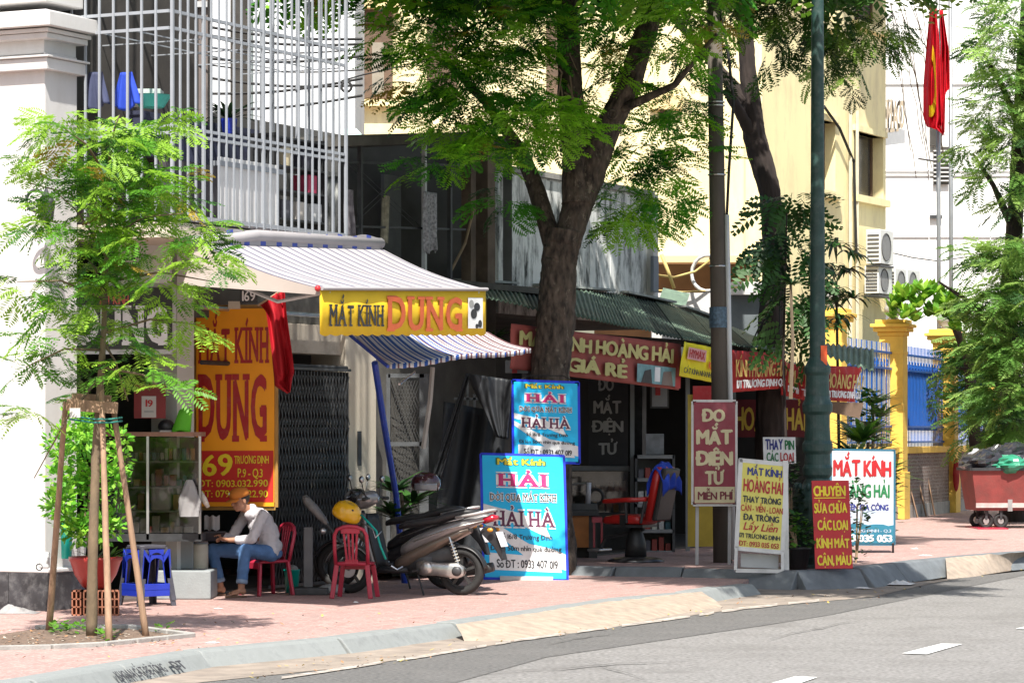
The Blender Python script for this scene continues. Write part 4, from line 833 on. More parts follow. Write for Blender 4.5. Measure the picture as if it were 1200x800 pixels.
# ------------------------------------------------------------------ scooters
def scooter(nm, label, loc, rz, body, lower, seatc, group):
    r = thing(nm, label, 'scooter', loc, rz, group); WB_ = 1.28; RW = .255
    chrome = M('cast_alloy', (.50, .49, .47), .3, .15, 12, .1, metal=.8); dk = M('dark_engine', (.04, .04, .042), .5, .3, 10, .1)
    def wheel(x, disc):
        rr = MB().ring((x, 0, RW), (0, 1, 0), RW-.045, .045, 36, 10, 1.15).build('wheel', rubber, r, smooth=True)
        MB().ring((x, 0, RW), (0, 1, 0), RW-.085, .012, 32, 6, 2.2).build('rim', M('rim_dark', (.07, .07, .07), .35, .2, metal=.6), rr, smooth=True)
        for k in range(5):
            a = k*2*PI/5+.3; MB().beam((x, 0, RW), (x+.165*math.cos(a), 0, RW+.165*math.sin(a)), .03, .022, (0, 1, 0)).build('spoke', M('rim_dark', ()), rr)
        MB().lathe([(.04, -.05), (.045, 0), (.04, .05)], seg=16, X=Matrix.Translation((x, 0, RW)) @ Matrix.Rotation(PI/2, 4, 'X')).build('hub', chrome, rr)
        if disc: MB().lathe([(.085, -.003), (.085, .003)], seg=24, X=Matrix.Translation((x, .06, RW)) @ Matrix.Rotation(PI/2, 4, 'X')).build('brake_disc', steel, rr)
    wheel(0, False); wheel(WB_, True)
    e = .85
    MB().loft([(-.36, 0, .845, .03, .02), (-.26, 0, .825, .075, .045), (-.10, 0, .775, .115, .065), (.12, 0, .70, .135, .075), (.34, 0, .62, .135, .085), (.55, 0, .53, .12, .08), (.66, 0, .47, .10, .06)], 20, e=e).build('side_cover', body, r, smooth=True)
    MB().loft([(-.10, 0, .70, .09, .04), (.12, 0, .61, .12, .06), (.35, 0, .50, .13, .09), (.58, 0, .38, .125, .10), (.72, 0, .32, .11, .07)], 18, e=e).build('lower_cover', lower, r, smooth=True)
    MB().loft([(-.20, 0, .89, .05, .02), (-.08, 0, .885, .115, .04), (.15, 0, .835, .125, .05), (.24, 0, .80, .125, .045), (.45, 0, .77, .125, .045), (.62, 0, .745, .10, .04), (.70, 0, .72, .05, .03)], 20, e=.8).build('seat', seatc, r, smooth=True)
    MB().loft([(.05, 0, .45, .09, .09), (.35, 0, .38, .10, .12), (.62, 0, .30, .10, .06)], 14).build('under_frame', dk, r, smooth=True)
    MB().loft([(.58, 0, .265, .13, .04), (.75, 0, .255, .15, .03), (.95, 0, .265, .14, .035)], 14, e=.6).build('footboard', black_plastic, r, smooth=True)
    # leg shield
    def lsf(u, v): y = (u-.5)*2; return (.92+.13*v+.10*(1-y*y)+.0, y*(.16+.05*math.sin(v*PI)), .28+.58*v)
    MB().grid(lsf, 12, 8).build('leg_shield', body, r, smooth=True, thick=.03)
    MB().grid(lambda u, v: (lambda q: (q[0]-.03, q[1]*.9, q[2]))(lsf(u, v)), 10, 8).build('inner_shield', black_plastic, r, smooth=True, thick=.02)
    MB().loft([(.96, 0, 1.02, .05, .04), (1.02, 0, 1.03, .14, .08), (1.10, 0, 1.01, .16, .10), (1.18, 0, .97, .10, .07)], 18).build('handlebar_cowl', body, r, smooth=True)
    MB().ell((1.15, 0, .99), (.06, .12, .065)).build('headlight', glass('lens', (.9, .9, .9), .5), r, smooth=True)
    MB().loft([(1.06, 0, .60, .12, .08), (1.14, 0, .66, .11, .09), (1.20, 0, .70, .06, .05)], 14).build('front_nose', lower, r, smooth=True)
    MB().tube([(1.0, -.34, 1.02), (1.0, -.2, 1.03), (1.04, 0, 1.02), (1.0, .2, 1.03), (1.0, .34, 1.02)], .013, 8).build('handlebar', dark_metal, r, smooth=True)
    for s_ in (-1, 1):
        MB().tube([(.995, s_*.24, 1.025), (.985, s_*.36, 1.02)], .019, 10).build('grip', rubber, r, smooth=True)
        MB().tube([(1.05, s_*.22, 1.02), (1.06, s_*.33, 1.015)], .006, 6).build('brake_lever', steel, r)
        mr = MB().tube([(1.02, s_*.2, 1.04), (1.03, s_*.25, 1.13), (1.03, s_*.29, 1.2)], .006, 6).build('mirror_stem', dark_metal, r)
        MB().ell((1.03, s_*.30, 1.23), (.018, .06, .038)).build('mirror', black_plastic, mr, smooth=True); MB().ell((1.018, s_*.30, 1.23), (.01, .05, .03)).build('mirror_glass', steel, mr, smooth=True)
        MB().tube([(1.12, s_*.075, .64), (1.2, s_*.075, .45), (WB_, s_*.075, RW)], .02, 8).build('fork_leg', steel, r, smooth=True)
    ft = lambda u, v: (WB_+(RW+.03)*math.cos(R(20)+u*R(140)), (v-.5)*.13, RW+(RW+.03)*math.sin(R(20)+u*R(140))-.03*abs(v-.5)**2*4)
    MB().grid(ft, 16, 6).build('front_fender', body, r, smooth=True, thick=.008)
    MB().grid(lambda u, v: (-(RW+.025)*math.cos(R(8)+u*R(105)), (v-.5)*.13, RW+(RW+.025)*math.sin(R(8)+u*R(105))-.1*abs(v-.5)**2), 14, 6).build('rear_fender', black_plastic, r, smooth=True, thick=.008)
    for s_ in (-1, 1): MB().tube([(1.02, s_*.16, 1.04), (1.12, s_*.12, 1.12), (1.16, s_*.05, .98)], .005, 5).build('brake_cable', rubber, r, smooth=True)
    MB().tube([(-.3, .132, .80), (.1, .142, .71), (.5, .125, .57)], .006, 5).build('trim_strip', chrome, r, smooth=True)
    # engine, transmission case, exhaust
    MB().loft([(-.07, .12, .26, .03, .05), (.0, .125, .265, .04, .085), (.1, .13, .27, .045, .08), (.24, .13, .28, .045, .07), (.38, .125, .29, .045, .085), (.46, .12, .29, .03, .06)], 18).build('transmission_case', chrome, r, smooth=True)
    MB().lathe([(.07, 0), (.075, .01), (.06, .03), (.02, .04)], seg=20, X=Matrix.Translation((.34, .165, .29)) @ Matrix.Rotation(-PI/2, 4, 'X')).build('case_cover', chrome, r, smooth=True)
    MB().lathe([(.055, 0), (.05, .02), (.02, .03)], seg=18, X=Matrix.Translation((.0, .155, .262)) @ Matrix.Rotation(-PI/2, 4, 'X')).build('case_cover', dk, r, smooth=True)
    MB().loft([(.3, .02, .36, .09, .08), (.45, .0, .36, .11, .09), (.6, 0, .35, .09, .08)], 14).build('engine_block', dk, r, smooth=True)
    MB().tube([(.4, -.12, .2), (.15, -.15, .22), (-.2, -.16, .28), (-.3, -.16, .30)], [.02, .045, .055, .05], 12).build('exhaust', dk, r, smooth=True)
    sp = MB().tube([(-.02, .12, .30), (.10, .11, .62)], .014, 8).build('shock_absorber', steel, r)
    pts = [Vector((-.0, .12, .36)).lerp(Vector((.085, .11, .58)), i/72)+Vector((.026*math.cos(i*.6), .026*math.sin(i*.6), 0)) for i in range(73)]
    MB().tube(pts, .005, 5).build('spring', M('spring_pale', (.5, .48, .42), .4), sp)
    # tail: grab rail, light, plate, indicators, mud flap
    MB().tube([(.02, .13, .83), (-.2, .14, .87), (-.34, .1, .905), (-.38, 0, .91), (-.34, -.1, .905), (-.2, -.14, .87), (.02, -.13, .83)], .016, 8).build('grab_rail', M('silver_paint', (.55, .54, .53), .3, .08, metal=.4), r, smooth=True)
    MB().loft([(-.41, 0, .83, .05, .02), (-.36, 0, .825, .08, .04), (-.27, 0, .80, .09, .04)], 14).build('tail_light', M('tail_red', (.45, .01, .03), .15, .1, coat=.5), r, smooth=True)
    MB().prism([(-.28, .74), (-.36, .73), (-.47, .50), (-.50, .38), (-.46, .39), (-.38, .52), (-.22, .68)], .12, Matrix.Translation((0, .06, 0)) @ Matrix.Rotation(PI/2, 4, 'X')).build('tail_bracket', black_plastic, r, bevel=.01)
    pl = MB().cbox((-.455, 0, .60), (.008, .21, .17), None, Matrix.Rotation(R(22), 3, 'Y').to_quaternion()).build('licence_plate', M('plate_white', (.72, .72, .72), .4, .05), r, bevel=.003)
    for s_ in (-1, 1): MB().ell((-.36, s_*.11, .70), (.035, .02, .022)).build('indicator', M('amber', (.6, .25, .02), .25), r, smooth=True)
    MB().beam((.40, .13, .27), (.46, .30, .26), .03, .02).build('foot_peg', rubber, r)
    MB().tube([(.45, .15, .24), (.38, .22, .12), (.33, .27, .01)], .012, 6).build('kick_stand', dark_metal, r)
    MB().tube([(.62, .14, .30), (.66, .2, .27), (.72, .22, .31)], .01, 6).build('kick_lever', steel, r)
    return r
brown_body = M('bronze_paint', (.15, .115, .09), .3, .08, 5, .02, metal=.35, coat=.4); silver_body = M('silver_body', (.26, .25, .25), .28, .06, 5, .02, metal=.4, coat=.4)
dark_body = M('black_paint', (.02, .02, .022), .3, .2, 5, .02, coat=.4)
x0 = G(541, 697, 0); rz = R(161)
s1 = scooter('scooter', 'silver and bronze scooter with white plate parked nearest the pavement edge', (x0.x, x0.y, 0), rz, silver_body, brown_body, M('seat_vinyl', (.022, .022, .024), .55, .1, 20, .15), 'parked scooters')
x1 = W(536, 0, 34.3); s2_ = scooter('scooter', 'black scooter parked behind the silver one under the blue striped awning', (x1.x-.12, 34.1, 0), R(163), dark_body, dark_body, M('seat_vinyl', ()), 'parked scooters')
for ch in s2_.children:
    if ch.name.startswith('grab_rail'): ch.data.materials[0] = MATS['silver_paint']
he = thing('helmet', 'yellow half helmet hanging from the handlebar of the silver scooter', 'helmet', W(407, 600, 32.6))
MB().lathe([(.135, -.03), (.14, 0), (.138, .05), (.115, .11), (.07, .145), (.001, .155)], seg=24, cap=False, X=Matrix.Rotation(R(24), 4, 'Y') @ Matrix.Rotation(R(20), 4, 'X') @ Matrix.Translation((0, 0, -.03)) @ Matrix.Diagonal((1.1, .95, .9, 1))).build('shell', M('helmet_yellow', (.78, .42, .01), .25, .05, coat=.5), he, smooth=True, thick=.012)
MB().ell((.06, -.11, .02), (.015, .01, .015)).build('vent_button', black_plastic, he)
MB().tube([(-.1, 0, -.04), (-.05, -.08, -.13), (.05, -.05, -.12), (.1, 0, -.05)], .006, 5).build('strap', black_plastic, he)
he2 = thing('helmet', 'dark maroon helmet resting on the seat of the black scooter', 'helmet', W(499, 568, 33.9))
MB().lathe([(.13, -.06), (.145, 0), (.14, .06), (.11, .12), (.06, .15), (.001, .155)], seg=24, cap=False, X=Matrix.Diagonal((1.1, .95, .9, 1))).build('shell', M('helmet_maroon', (.05, .015, .02), .2, .1, coat=.6), he2, smooth=True, thick=.012)
MB().grid(lambda u, v: (.15*math.cos(-PI/2+(u-.5)*1.8)*1.05, .15*math.sin(-PI/2+(u-.5)*1.8), -.06+.08*v), 12, 4).build('visor', M('visor_clear', (.2, .2, .22), .1, .1, coat=.8), he2, smooth=True, thick=.005)
# green strap and cable on the silver scooter's floor hook
cbk = thing('rope', 'teal cord looped over the silver scooter seat front', 'rope', W(430, 615, 32.2))
WM().tube([W(423, 603, 32.3), W(432, 612, 32.2), W(441, 622, 32.15), W(446, 640, 32.1), W(452, 655, 32.1)], .012, 6).build('cord', green_plastic, cbk, smooth=True)
WM().tube([W(425, 612, 32.2), W(437, 620, 32.1), W(440, 630, 32.05), W(447, 622, 32.1)], .008, 6).build('cord', steel, cbk, smooth=True)

# ------------------------------------------------------------------ blue stand signs
cy = M('sign_cyan', (.0, .48, .86), .5, .08, 2, .1, dirt=.12, dcol=(.1, .4, .6)); cyb = M('sign_edge_blue', (.0, .03, .62), .5)
def hai(nm, label, rect, Y, lean, tilt, base=True):
    x0, y0, x1, y1 = rect; w = x1-x0; h = y1-y0
    rt, sg, pn = board(nm, label, 'sign', rect, Y, cy, th=.04, lean=lean, quad=((x0+tilt, y1-1.5), (x1+tilt*.6, y1+1), (x0, y0)), frame=cyb, fw=.035)
    X = lambda f: x0+w*f; Yy = lambda f: y0+h*f
    # white swooshes
    sg.poly([(X(0), Yy(.40)), (X(.12), Yy(.42)), (X(.45), Yy(.47)), (X(.75), Yy(.56)), (X(.83), Yy(.68)), (X(.5), Yy(.58)), (X(.2), Yy(.50)), (X(0), Yy(.47))], p_white, rt, .003)
    sg.poly([(X(0), Yy(.50)), (X(.25), Yy(.60)), (X(.55), Yy(.72)), (X(.85), Yy(.76)), (X(1), Yy(.80)), (X(1), Yy(.93)), (X(.6), Yy(.88)), (X(.3), Yy(.72)), (X(0), Yy(.56))], p_white, rt, .003)
    sg.poly([(X(.06), Yy(.80)), (X(.9), Yy(.83)), (X(.95), Yy(.95)), (X(.06), Yy(.94))], p_white, rt, .0045)
    sg.text('Mắt Kính', X(.18), X(.78), Yy(.075), Yy(.02), p_green, pn, .09, off=.006); sg.text('Mắt Kính', X(.19), X(.77), Yy(.075), Yy(.025), p_yel, pn, .03, off=.008)
    for dx, dy, mt, bo, of in ((0, 0, p_white, .16, .006), (0, 0, p_mag, .05, .009)): sg.text('HẢI', X(.21), X(.80), Yy(.245), Yy(.155), mt, pn, bo, True, off=of, track=.16)
    for mt, bo, of in ((p_white, .12, .006), (p_black, .015, .009)): sg.text('DỜI QUA MẮT KÍNH', X(.09), X(.91), Yy(.37), Yy(.315), mt, pn, bo, True, off=of)
    for mt, bo, of in ((p_white, .13, .006), (M('print_plum', (.10, .01, .05), .5), .03, .009)): sg.text('HẢI HÀ', X(.13), X(.88), Yy(.575), Yy(.46), mt, pn, bo, True, off=of)
    sg.text('Số 16/8 Trương Định', X(.19), X(.84), Yy(.685), Yy(.645), p_black, pn, .02, off=.008)
    sg.text('Đi lên 50m nhìn qua đường', X(.08), X(.95), Yy(.78), Yy(.74), p_black, pn, .02, off=.008)
    sg.text('Số ĐT : 0933 407 019', X(.15), X(.90), Yy(.92), Yy(.855), p_black, pn, .03, off=.008)
    return rt, sg
rt, sg = hai('stand_sign', 'lower larger cyan sign reading HẢI HÀ standing on the pavement', (565, 533, 661.5, 677), 36.2, .25, 3.5)
WM().beam(W(586, 677.5, 36.15), W(648, 678.5, 36.15), .1, .06).build('foot_bar', white_paint, rt); WM().tube([W(640, 540, 36.6), W(640, 677, 37.0)], .015, 6).build('back_leg', dark_metal, rt); WM().tube([W(590, 540, 36.6), W(590, 677, 37.0)], .015, 6).build('back_leg', dark_metal, rt)
rt, sg = hai('hanging_sign', 'upper smaller cyan sign reading HẢI HÀ tied to the tree trunk', (602, 447, 677, 540), 36.85, .0, 1)
WM().tube([W(602, 449, 36.86), W(620, 440, 37.0), W(660, 440, 37.0), W(677, 449, 36.86)], .006, 5).build('rope', rubber, rt)

# ------------------------------------------------------------------ signs of the Hoang Hai shop
wf = M('white_frame', (.62, .62, .60), .5, .08, 6, .05, dirt=.3)
rt, sg, pn = board('standing_board', 'dusty maroon standing board reading ĐO MẮT ĐIỆN TỬ MIỄN PHÍ', 'sign', (813, 471, 861.5, 590), 37.9, M('maroon_board', (.26, .035, .055), .6, .12, 4, .05, dirt=.3, dcol=(.3, .2, .2)), th=.04, frame=wf, fw=.02)
sg.rect(814, 570, 861, 589, p_cream, rt, .004)
for tx, a, b, yb, yt in (('ĐO', 824, 849, 493, 479), ('MẮT', 817, 857, 520, 504), ('ĐIỆN', 817, 858, 545, 529), ('TỬ', 827, 848, 567, 552)): sg.text(tx, a, b, yb, yt, p_cream, pn, .07, off=.006)
sg.text('MIỄN PHÍ', 818, 858, 585, 576, M('print_maroon', (.18, .03, .04), .6), pn, .035, off=.008)
for x in (817, 855): WM().beam(W(x, 590, 38.03), Vector((W(x, 0, 38.03).x, 38.1, ZP)), .04, .04).build('leg', grey_metal, rt)
yb_m = M('board_yellow', (.68, .62, .13), .55, .05, 3, .05, dirt=.15)
rt, sg, pn = board('sandwich_board', 'yellow board in a white frame, left of the lamp post foot', 'sign', (865, 539, 920, 648), 36.45, yb_m, th=.03, lean=.18, quad=((863, 642), (917, 647), (868, 539)), frame=wf, fw=.035)
for tx, a, b, y0_, y1_, mt, bo in (('MẮT KÍNH', 874, 915, 556, 547, p_navy, .05), ('HOÀNG HẢI', 870, 917, 577, 562, p_dred, .04), ('THAY TRÒNG', 870, 915, 590, 582.5, p_black, .05), ('CẬN - VIỄN - LOẠN', 868, 918, 601, 593.5, p_dred, .025), ('ĐA TRÒNG', 872, 914, 612, 604.5, p_black, .05), ('Lấy Liền', 872, 912, 624, 615, p_dred, .02), ('171 TRƯƠNG ĐỊNH', 868, 916, 634, 628.5, p_black, .04), ('ĐT: 0933 035 053', 868, 915, 644, 638, p_dred, .03)):
    sg.text(tx, a, b, y0_, y1_, mt, pn, bo, off=.006, slant=.25 if tx == 'Lấy Liền' else 0)
bq = [W(862, 668, 36.35), W(917, 669, 36.35), W(917, 647, 36.43), W(863, 642, 36.43)]
for a, b in ((bq[0], bq[1]), (bq[0], bq[3]), (bq[1], bq[2])): WM().beam(a, b, .035, .045).build('frame_bar', wf, rt)
WM().beam(W(921.5, 540, 36.5)+Vector((.0, .16, 0)), W(921.5, 668, 36.5), .06, .08).build('side_post', wf, rt); WM().add([W(868, 648, 36.6), W(912, 650, 36.6), W(912, 666, 36.6), W(868, 664, 36.6)], [(0, 1, 2, 3)]).build('lower_panel', grey_metal, rt, thick=.02)
rt, sg, pn = board('small_board', 'small white handwritten board reading THAY PIN CÁC LOẠI', 'sign', (894, 511, 934, 543), 38.6, p_white, th=.02, quad=((895, 543), (933, 543), (894, 512)))
sg.text('THAY', 897, 918, 526, 514, p_navy, pn, .06, off=.006); sg.text('PIN', 921, 932, 526, 515, p_green, pn, .05, off=.006); sg.text('CÁC', 898, 912, 540, 530, p_green, pn, .05, off=.006); sg.text('LOẠI', 915, 931, 540, 530, p_red, pn, .05, off=.006)
WM().beam(W(914, 543, 38.62), Vector((W(914, 0, 38.7).x, 38.7, ZP)), .03, .03).build('stick', wood, rt)
rt, sg, pn = board('standing_board', 'leaning bright red board with bold yellow letters at the kerb', 'sign', (953, 563, 997, 666), 36.4, M('board_bright_red', (.50, .008, .01), .5, .12, 3, .1, dirt=.2, dcol=(.35, .08, .06), dscale=5), th=.03, lean=.3, quad=((955.5, 666), (999.5, 665.5), (951, 563)))
for tx, a, b, y0_, y1_ in (('CHUYÊN', 955, 992, 581, 569.5), ('SỬA CHỮA', 955, 993, 601, 590), ('CÁC LOẠI', 958, 993, 621, 610), ('KÍNH MÁT', 956, 994, 642, 631), ('CẬN, MÀU', 956, 995, 662, 651)): sg.text(tx, a, b, y0_, y1_, p_yel, pn, .06, off=.006)
sg.rect(955, 583, 992, 584.2, p_yel, pn, .006, 'underline')
rt, sg, pn = board('standing_board', 'large white board with blue frame standing behind the red board', 'sign', (975, 528, 1047, 636), 41.8, M('board_white', (.58, .60, .62), .5, .06, 3, .1, dirt=.3, dcol=(.38, .38, .38), dscale=4), th=.04, frame=M('board_teal_frame', (.03, .13, .2), .5), fw=.035, quad=((975, 636), (1047, 636.5), (975, 528)), Y1=41.9)
sg.rect(975, 596, 1047, 621, M('print_pale_blue', (.42, .50, .60), .5), rt, .003); sg.rect(975, 618, 1047, 636, M('print_teal', (.02, .16, .24), .5), rt, .0045)
rg = random.Random(2); sg.poly([(975, 619)]+[(975+i*6, 616-rg.uniform(0, 4)) for i in range(13)]+[(1047, 619)], M('print_teal', ()), rt, .0038)
sg.text('MẮT KÍNH', 977, 1044, 557, 539, p_dred, pn, .06, off=.006); sg.text('HOÀNG HẢI', 978, 1042, 582, 567, p_green, pn, .05, off=.006); sg.text('CHUYÊN GIA CÔNG', 978, 1041, 597, 590, p_navy, pn, .05, off=.006); sg.text('171 TRƯƠNG ĐỊNH - Q.3', 980, 1044, 623, 619.5, M('print_pale_blue', ()), pn, .02, off=.008); sg.text('0933 035 053', 979, 1045, 634, 626, p_white, pn, .05, off=.008)
for x in (977, 1046.5): WM().beam(W(x, 636, 41.82), Vector((W(x, 0, 41.9).x, 41.9, ZP)), .03, .03).build('leg', dark_metal, rt)
# ------------------------------------------------------------------ second shop under the green roof
s2h = fthing('opticians_shop', 'dim open fronted opticians shop under a green corrugated lean-to roof', 'shop', 6.3, 0, ZP)
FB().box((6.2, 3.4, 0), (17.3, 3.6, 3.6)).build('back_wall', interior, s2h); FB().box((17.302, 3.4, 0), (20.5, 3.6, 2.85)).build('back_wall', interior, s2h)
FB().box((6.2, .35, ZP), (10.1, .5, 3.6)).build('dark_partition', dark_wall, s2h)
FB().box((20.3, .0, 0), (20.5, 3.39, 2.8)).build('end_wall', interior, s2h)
FB().box((6.2, 1.2, 3.3), (17.3, 3.39, 3.36)).build('shading_ceiling', dark_wall, s2h); FB().box((17.302, .25, 2.8), (20.5, 3.39, 2.86)).build('shading_ceiling', dark_wall, s2h)  # inner slabs added to darken the shop
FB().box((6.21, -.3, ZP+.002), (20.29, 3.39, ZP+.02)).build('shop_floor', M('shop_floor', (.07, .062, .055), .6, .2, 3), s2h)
for s in (10.1, 13.9, 17.2): FB().box((s, -.02, ZP), (s+.14, .12, 3.0)).build('post', dark_metal, s2h)
FB().box((10.15, -.3, 2.95), (17.4, -.22, 3.05)).build('eave_beam', dark_metal, s2h)
# corrugated roof sheets
roof_m = M('green_corrugated', (.12, .18, .13), .7, .25, 3, .2, 30, dirt=.7, dcol=(.025, .035, .03), dscale=5, stretch=(1, 1, 1)); roof_dark = M('green_corrugated_dark', (.03, .055, .042), .8, .3, 3, .2, 30, dirt=.5)
EV = [(520, 343), (572, 351), (700, 377), (800, 398), (862, 406), (925, 414)]; RV = [(505, 330), (560, 334), (690, 341), (765, 351), (830, 374), (893, 398)]
def eave(u, dn=0):
    px, py = lerpl(EV, u); n = 1.0; s = Ln(px, n); return L(s, n, Lz(px, py, n))
def rdg(u):
    px, py = lerpl(RV, u); n = -1.15+.95*max(0, u-.6)/.4; s = Ln(px, n); return L(s, n, Lz(px, py, n))
NSh = 15
for i in range(NSh):
    u0, u1 = i/NSh, (i+1.12)/NSh; rg = random.Random(i); dz = .012*(i % 2)+rg.uniform(0, .01)
    def f(u, v, u0=u0, u1=u1, dz=dz):
        uu = min(1, u0+(u1-u0)*u); a = rdg(uu).lerp(eave(uu), v*(1.0+.02*math.sin(u0*77))); a.z += .013*math.sin(uu*2*PI*120)+dz; return a
    WM().grid(f, 60, 8).build('roof_sheet', roof_m if i % 4 else roof_dark, s2h, smooth=True, thick=.006)
for i in range(4):
    WM().beam(rdg(.1+.2*i)+Vector((0, 0, .05)), rdg(.26+.2*i)+Vector((0, 0, .05)), .25, .03).build('ridge_flashing', M('pale_flashing', (.4, .42, .4), .8, .3, 6, .3, dirt=.6), s2h)
# upper storey: dark terrace, brown column, mottled wall
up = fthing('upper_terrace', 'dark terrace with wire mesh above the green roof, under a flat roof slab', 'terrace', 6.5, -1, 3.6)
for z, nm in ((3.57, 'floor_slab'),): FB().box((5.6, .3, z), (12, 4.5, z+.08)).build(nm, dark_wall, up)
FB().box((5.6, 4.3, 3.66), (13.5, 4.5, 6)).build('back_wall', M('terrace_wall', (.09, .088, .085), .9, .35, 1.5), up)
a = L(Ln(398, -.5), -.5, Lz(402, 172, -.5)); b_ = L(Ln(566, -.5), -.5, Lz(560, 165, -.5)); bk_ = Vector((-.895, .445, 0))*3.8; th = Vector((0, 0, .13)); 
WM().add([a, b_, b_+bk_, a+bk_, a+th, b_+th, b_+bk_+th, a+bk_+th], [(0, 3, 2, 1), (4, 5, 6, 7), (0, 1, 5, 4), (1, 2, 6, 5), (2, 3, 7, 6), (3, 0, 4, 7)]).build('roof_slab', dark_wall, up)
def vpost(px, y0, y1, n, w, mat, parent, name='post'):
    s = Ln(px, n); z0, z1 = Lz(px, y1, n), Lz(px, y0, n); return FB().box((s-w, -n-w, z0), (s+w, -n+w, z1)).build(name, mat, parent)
WM().box(W(396, 352, 41.6), W(600, 160, 41.7)).build('added_dark_screen', M('terrace_wall', ()), up)  # dark wall added behind the terrace so it reads shaded
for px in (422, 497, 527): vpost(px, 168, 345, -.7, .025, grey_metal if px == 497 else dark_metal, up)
vpost(567, 166, 345, -.75, .11, brown_wall, up, 'column'); vpost(549, 168, 345, -.8, .07, brown_wall, up, 'column')
for y in (190, 265): 
    p, q = L(Ln(405, -.7), -.7, Lz(405, y, -.7)), L(Ln(545, -.7), -.7, Lz(545, y+4, -.7)); WM().beam(p, q, .025, .025).build('rail', dark_metal, up)
m = WM(); P_ = lambda px, py: L(Ln(px, -.72), -.72, Lz(px, py, -.72))
for k in range(-8, 26):
    for sg_ in (1, -1):
        x0_ = 405+k*7; pts = [(x0_+(t*80 if sg_ > 0 else 80-t*80), 190+t*75) for t in (0, 1)]
        (xa, ya), (xb, yb) = pts
        if min(xa, xb) < 405 or max(xa, xb) > 495: continue
        m.beam(P_(xa, ya), P_(xb, yb), .006, .006)
m.build('wire_mesh', dark_metal, up, kind='stuff')
cloth('net_curtain', 'white patterned net cloth hanging on the dark terrace', (Ln(498, -.6), .62, 0), (Ln(514, -.6), .62, 0), Lz(505, 295, -.6), Lz(505, 225, -.6), M('net_cloth', (.38, .38, .42), .9, .5, 30, .2), 'cloth', 9, .03)
cloth('cloth', 'grey ragged cloth hanging at the left end of the terrace', (Ln(406, -.6), .62, 0), (Ln(416, -.6), .62, 0), Lz(410, 280, -.6), Lz(410, 222, -.6), M('rag_grey', (.16, .15, .17), .9, .3, 10, .2), 'cloth', 12, .04)
FB().box((Ln(450, -2.4), 2.4, 3.66), (Ln(475, -2.4), 2.45, 5.2)).build('door', M('terrace_door', (.13, .13, .125), .8), up)
WM().tube([P_(555, 245), P_(545, 285), P_(528, 318)], .02, 6).build('stick', wood, up)
WM().tube([P_(452, 230), P_(450, 285)], .05, 8).build('hanging_broom', M('straw', (.25, .24, .18), .9, .3, 20, .4), up)
gw = fthing('mottled_wall', 'grey mildewed wall block above the green roof behind the big tree', 'wall', 12, -1.2, 3.6)
s0_, s1_ = Ln(581, -1.2), Ln(760, -1.2); z0_, z1_ = 3.35, 5.28
FB().box((s0_, 1.2, z0_), (s1_, 4.2, z1_)).build('wall', dirty_wall, gw)
k = 7
for i in range(k): FB().box((s0_+(s1_-s0_)*i/k+.01, 1.165, z0_), (s0_+(s1_-s0_)*(i+1)/k-.01, 1.197, z1_-.03)).build('sheet_panel', dirty_wall, gw)
FB().box((s0_-.05, 1.12, z1_+.002), (s1_+.05, 4.25, z1_+.08)).build('coping', concrete, gw)
dp = thing('drain_pipe', 'white painted corner post beside the grey mildewed wall', 'post', L(s1_+.15, -1.1, 3.3)); s_ = Ln(765, -1.1); FB().box((s_-.08, 1.06, 3.4), (s_+.1, 1.2, 5.3)).build('post', white_paint, dp); FB().box((Ln(760, -1.08), 1.0, Lz(760, 342, -1.08)), (Ln(766, -1.08), 1.05, Lz(760, 300, -1.08))).build('meter_box', M('grey_box', (.18, .2, .24), .6), dp)
# mesh door, dark tarpaulin and inner window with white bars
md_ = thing('mesh_door', 'grey framed wire mesh door half hidden behind the scooters', 'door', L(6.9, .1, ZP)); Yd = 37.0
fm = M('door_frame_grey', (.07, .075, .08), .6, .15)
for a, b in (((455, 438), (455, 640)), ((497, 438), (497, 640)), ((455, 440), (497, 440)), ((455, 520), (497, 520)), ((455, 640), (497, 640))): WM().beam(W(*a, Yd), W(*b, Yd), .05 if a[0] != 497 else .11, .05, (0, 1, 0)).build('frame_bar', fm, md_)
m = WM()
for k in range(12):
    for sg_ in (-1, 1):
        for y in (445, 482, 523, 560, 600): 
            xa = 456+k*3.4; xb = xa+sg_*14
            if 455 < xb < 497: m.beam(W(xa, y, Yd), W(xb, y+37, Yd), .005, .005)
m.build('mesh', M('mesh_wire', (.05, .05, .05), .6), md_, kind='stuff')
tarp = M('tarpaulin', (.03, .033, .038), .55, .25, 3, .3, 12)
def hang(nm, label, cat, quad, Y, mat, seed=0, amp=.05, nu=24, nv=20):
    rt = thing(nm, label, cat, W(quad[0][0], quad[2][1], Y)); A, B_, C, D = quad
    def f(u, v):
        x = (A[0]*(1-u)+B_[0]*u)*(1-v)+(D[0]*(1-u)+C[0]*u)*v; y = (A[1]*(1-u)+B_[1]*u)*(1-v)+(D[1]*(1-u)+C[1]*u)*v
        return W(x, y, Y+amp*math.sin(u*9+seed+v*2)+amp*.6*math.sin(u*21+v*5+seed))
    WM().grid(f, nu, nv).build('sheet', mat, rt, smooth=True, thick=.006); return rt
hang('tarpaulin', 'dark grey tarpaulin draped from a peak between the door and tree trunk', 'tarpaulin', ((546, 437), (600, 445), (596, 515), (582, 512)), 36.9, tarp, 1, .06)
hang('tarpaulin', 'lower dark tarpaulin folds hanging left of the upper cyan sign', 'tarpaulin', ((520, 470), (598, 485), (600, 650), (508, 650)), 37.6, tarp, 4, .1)
hang('tarpaulin', 'narrow slanting tarpaulin edge by the mesh door', 'tarpaulin', ((546, 437), (551, 437), (519, 560), (505, 560)), 37.1, tarp, 2, .03)
iw = thing('inner_window', 'small window with white bars glimpsed between the tarpaulins', 'window', W(550, 486, 38.2))
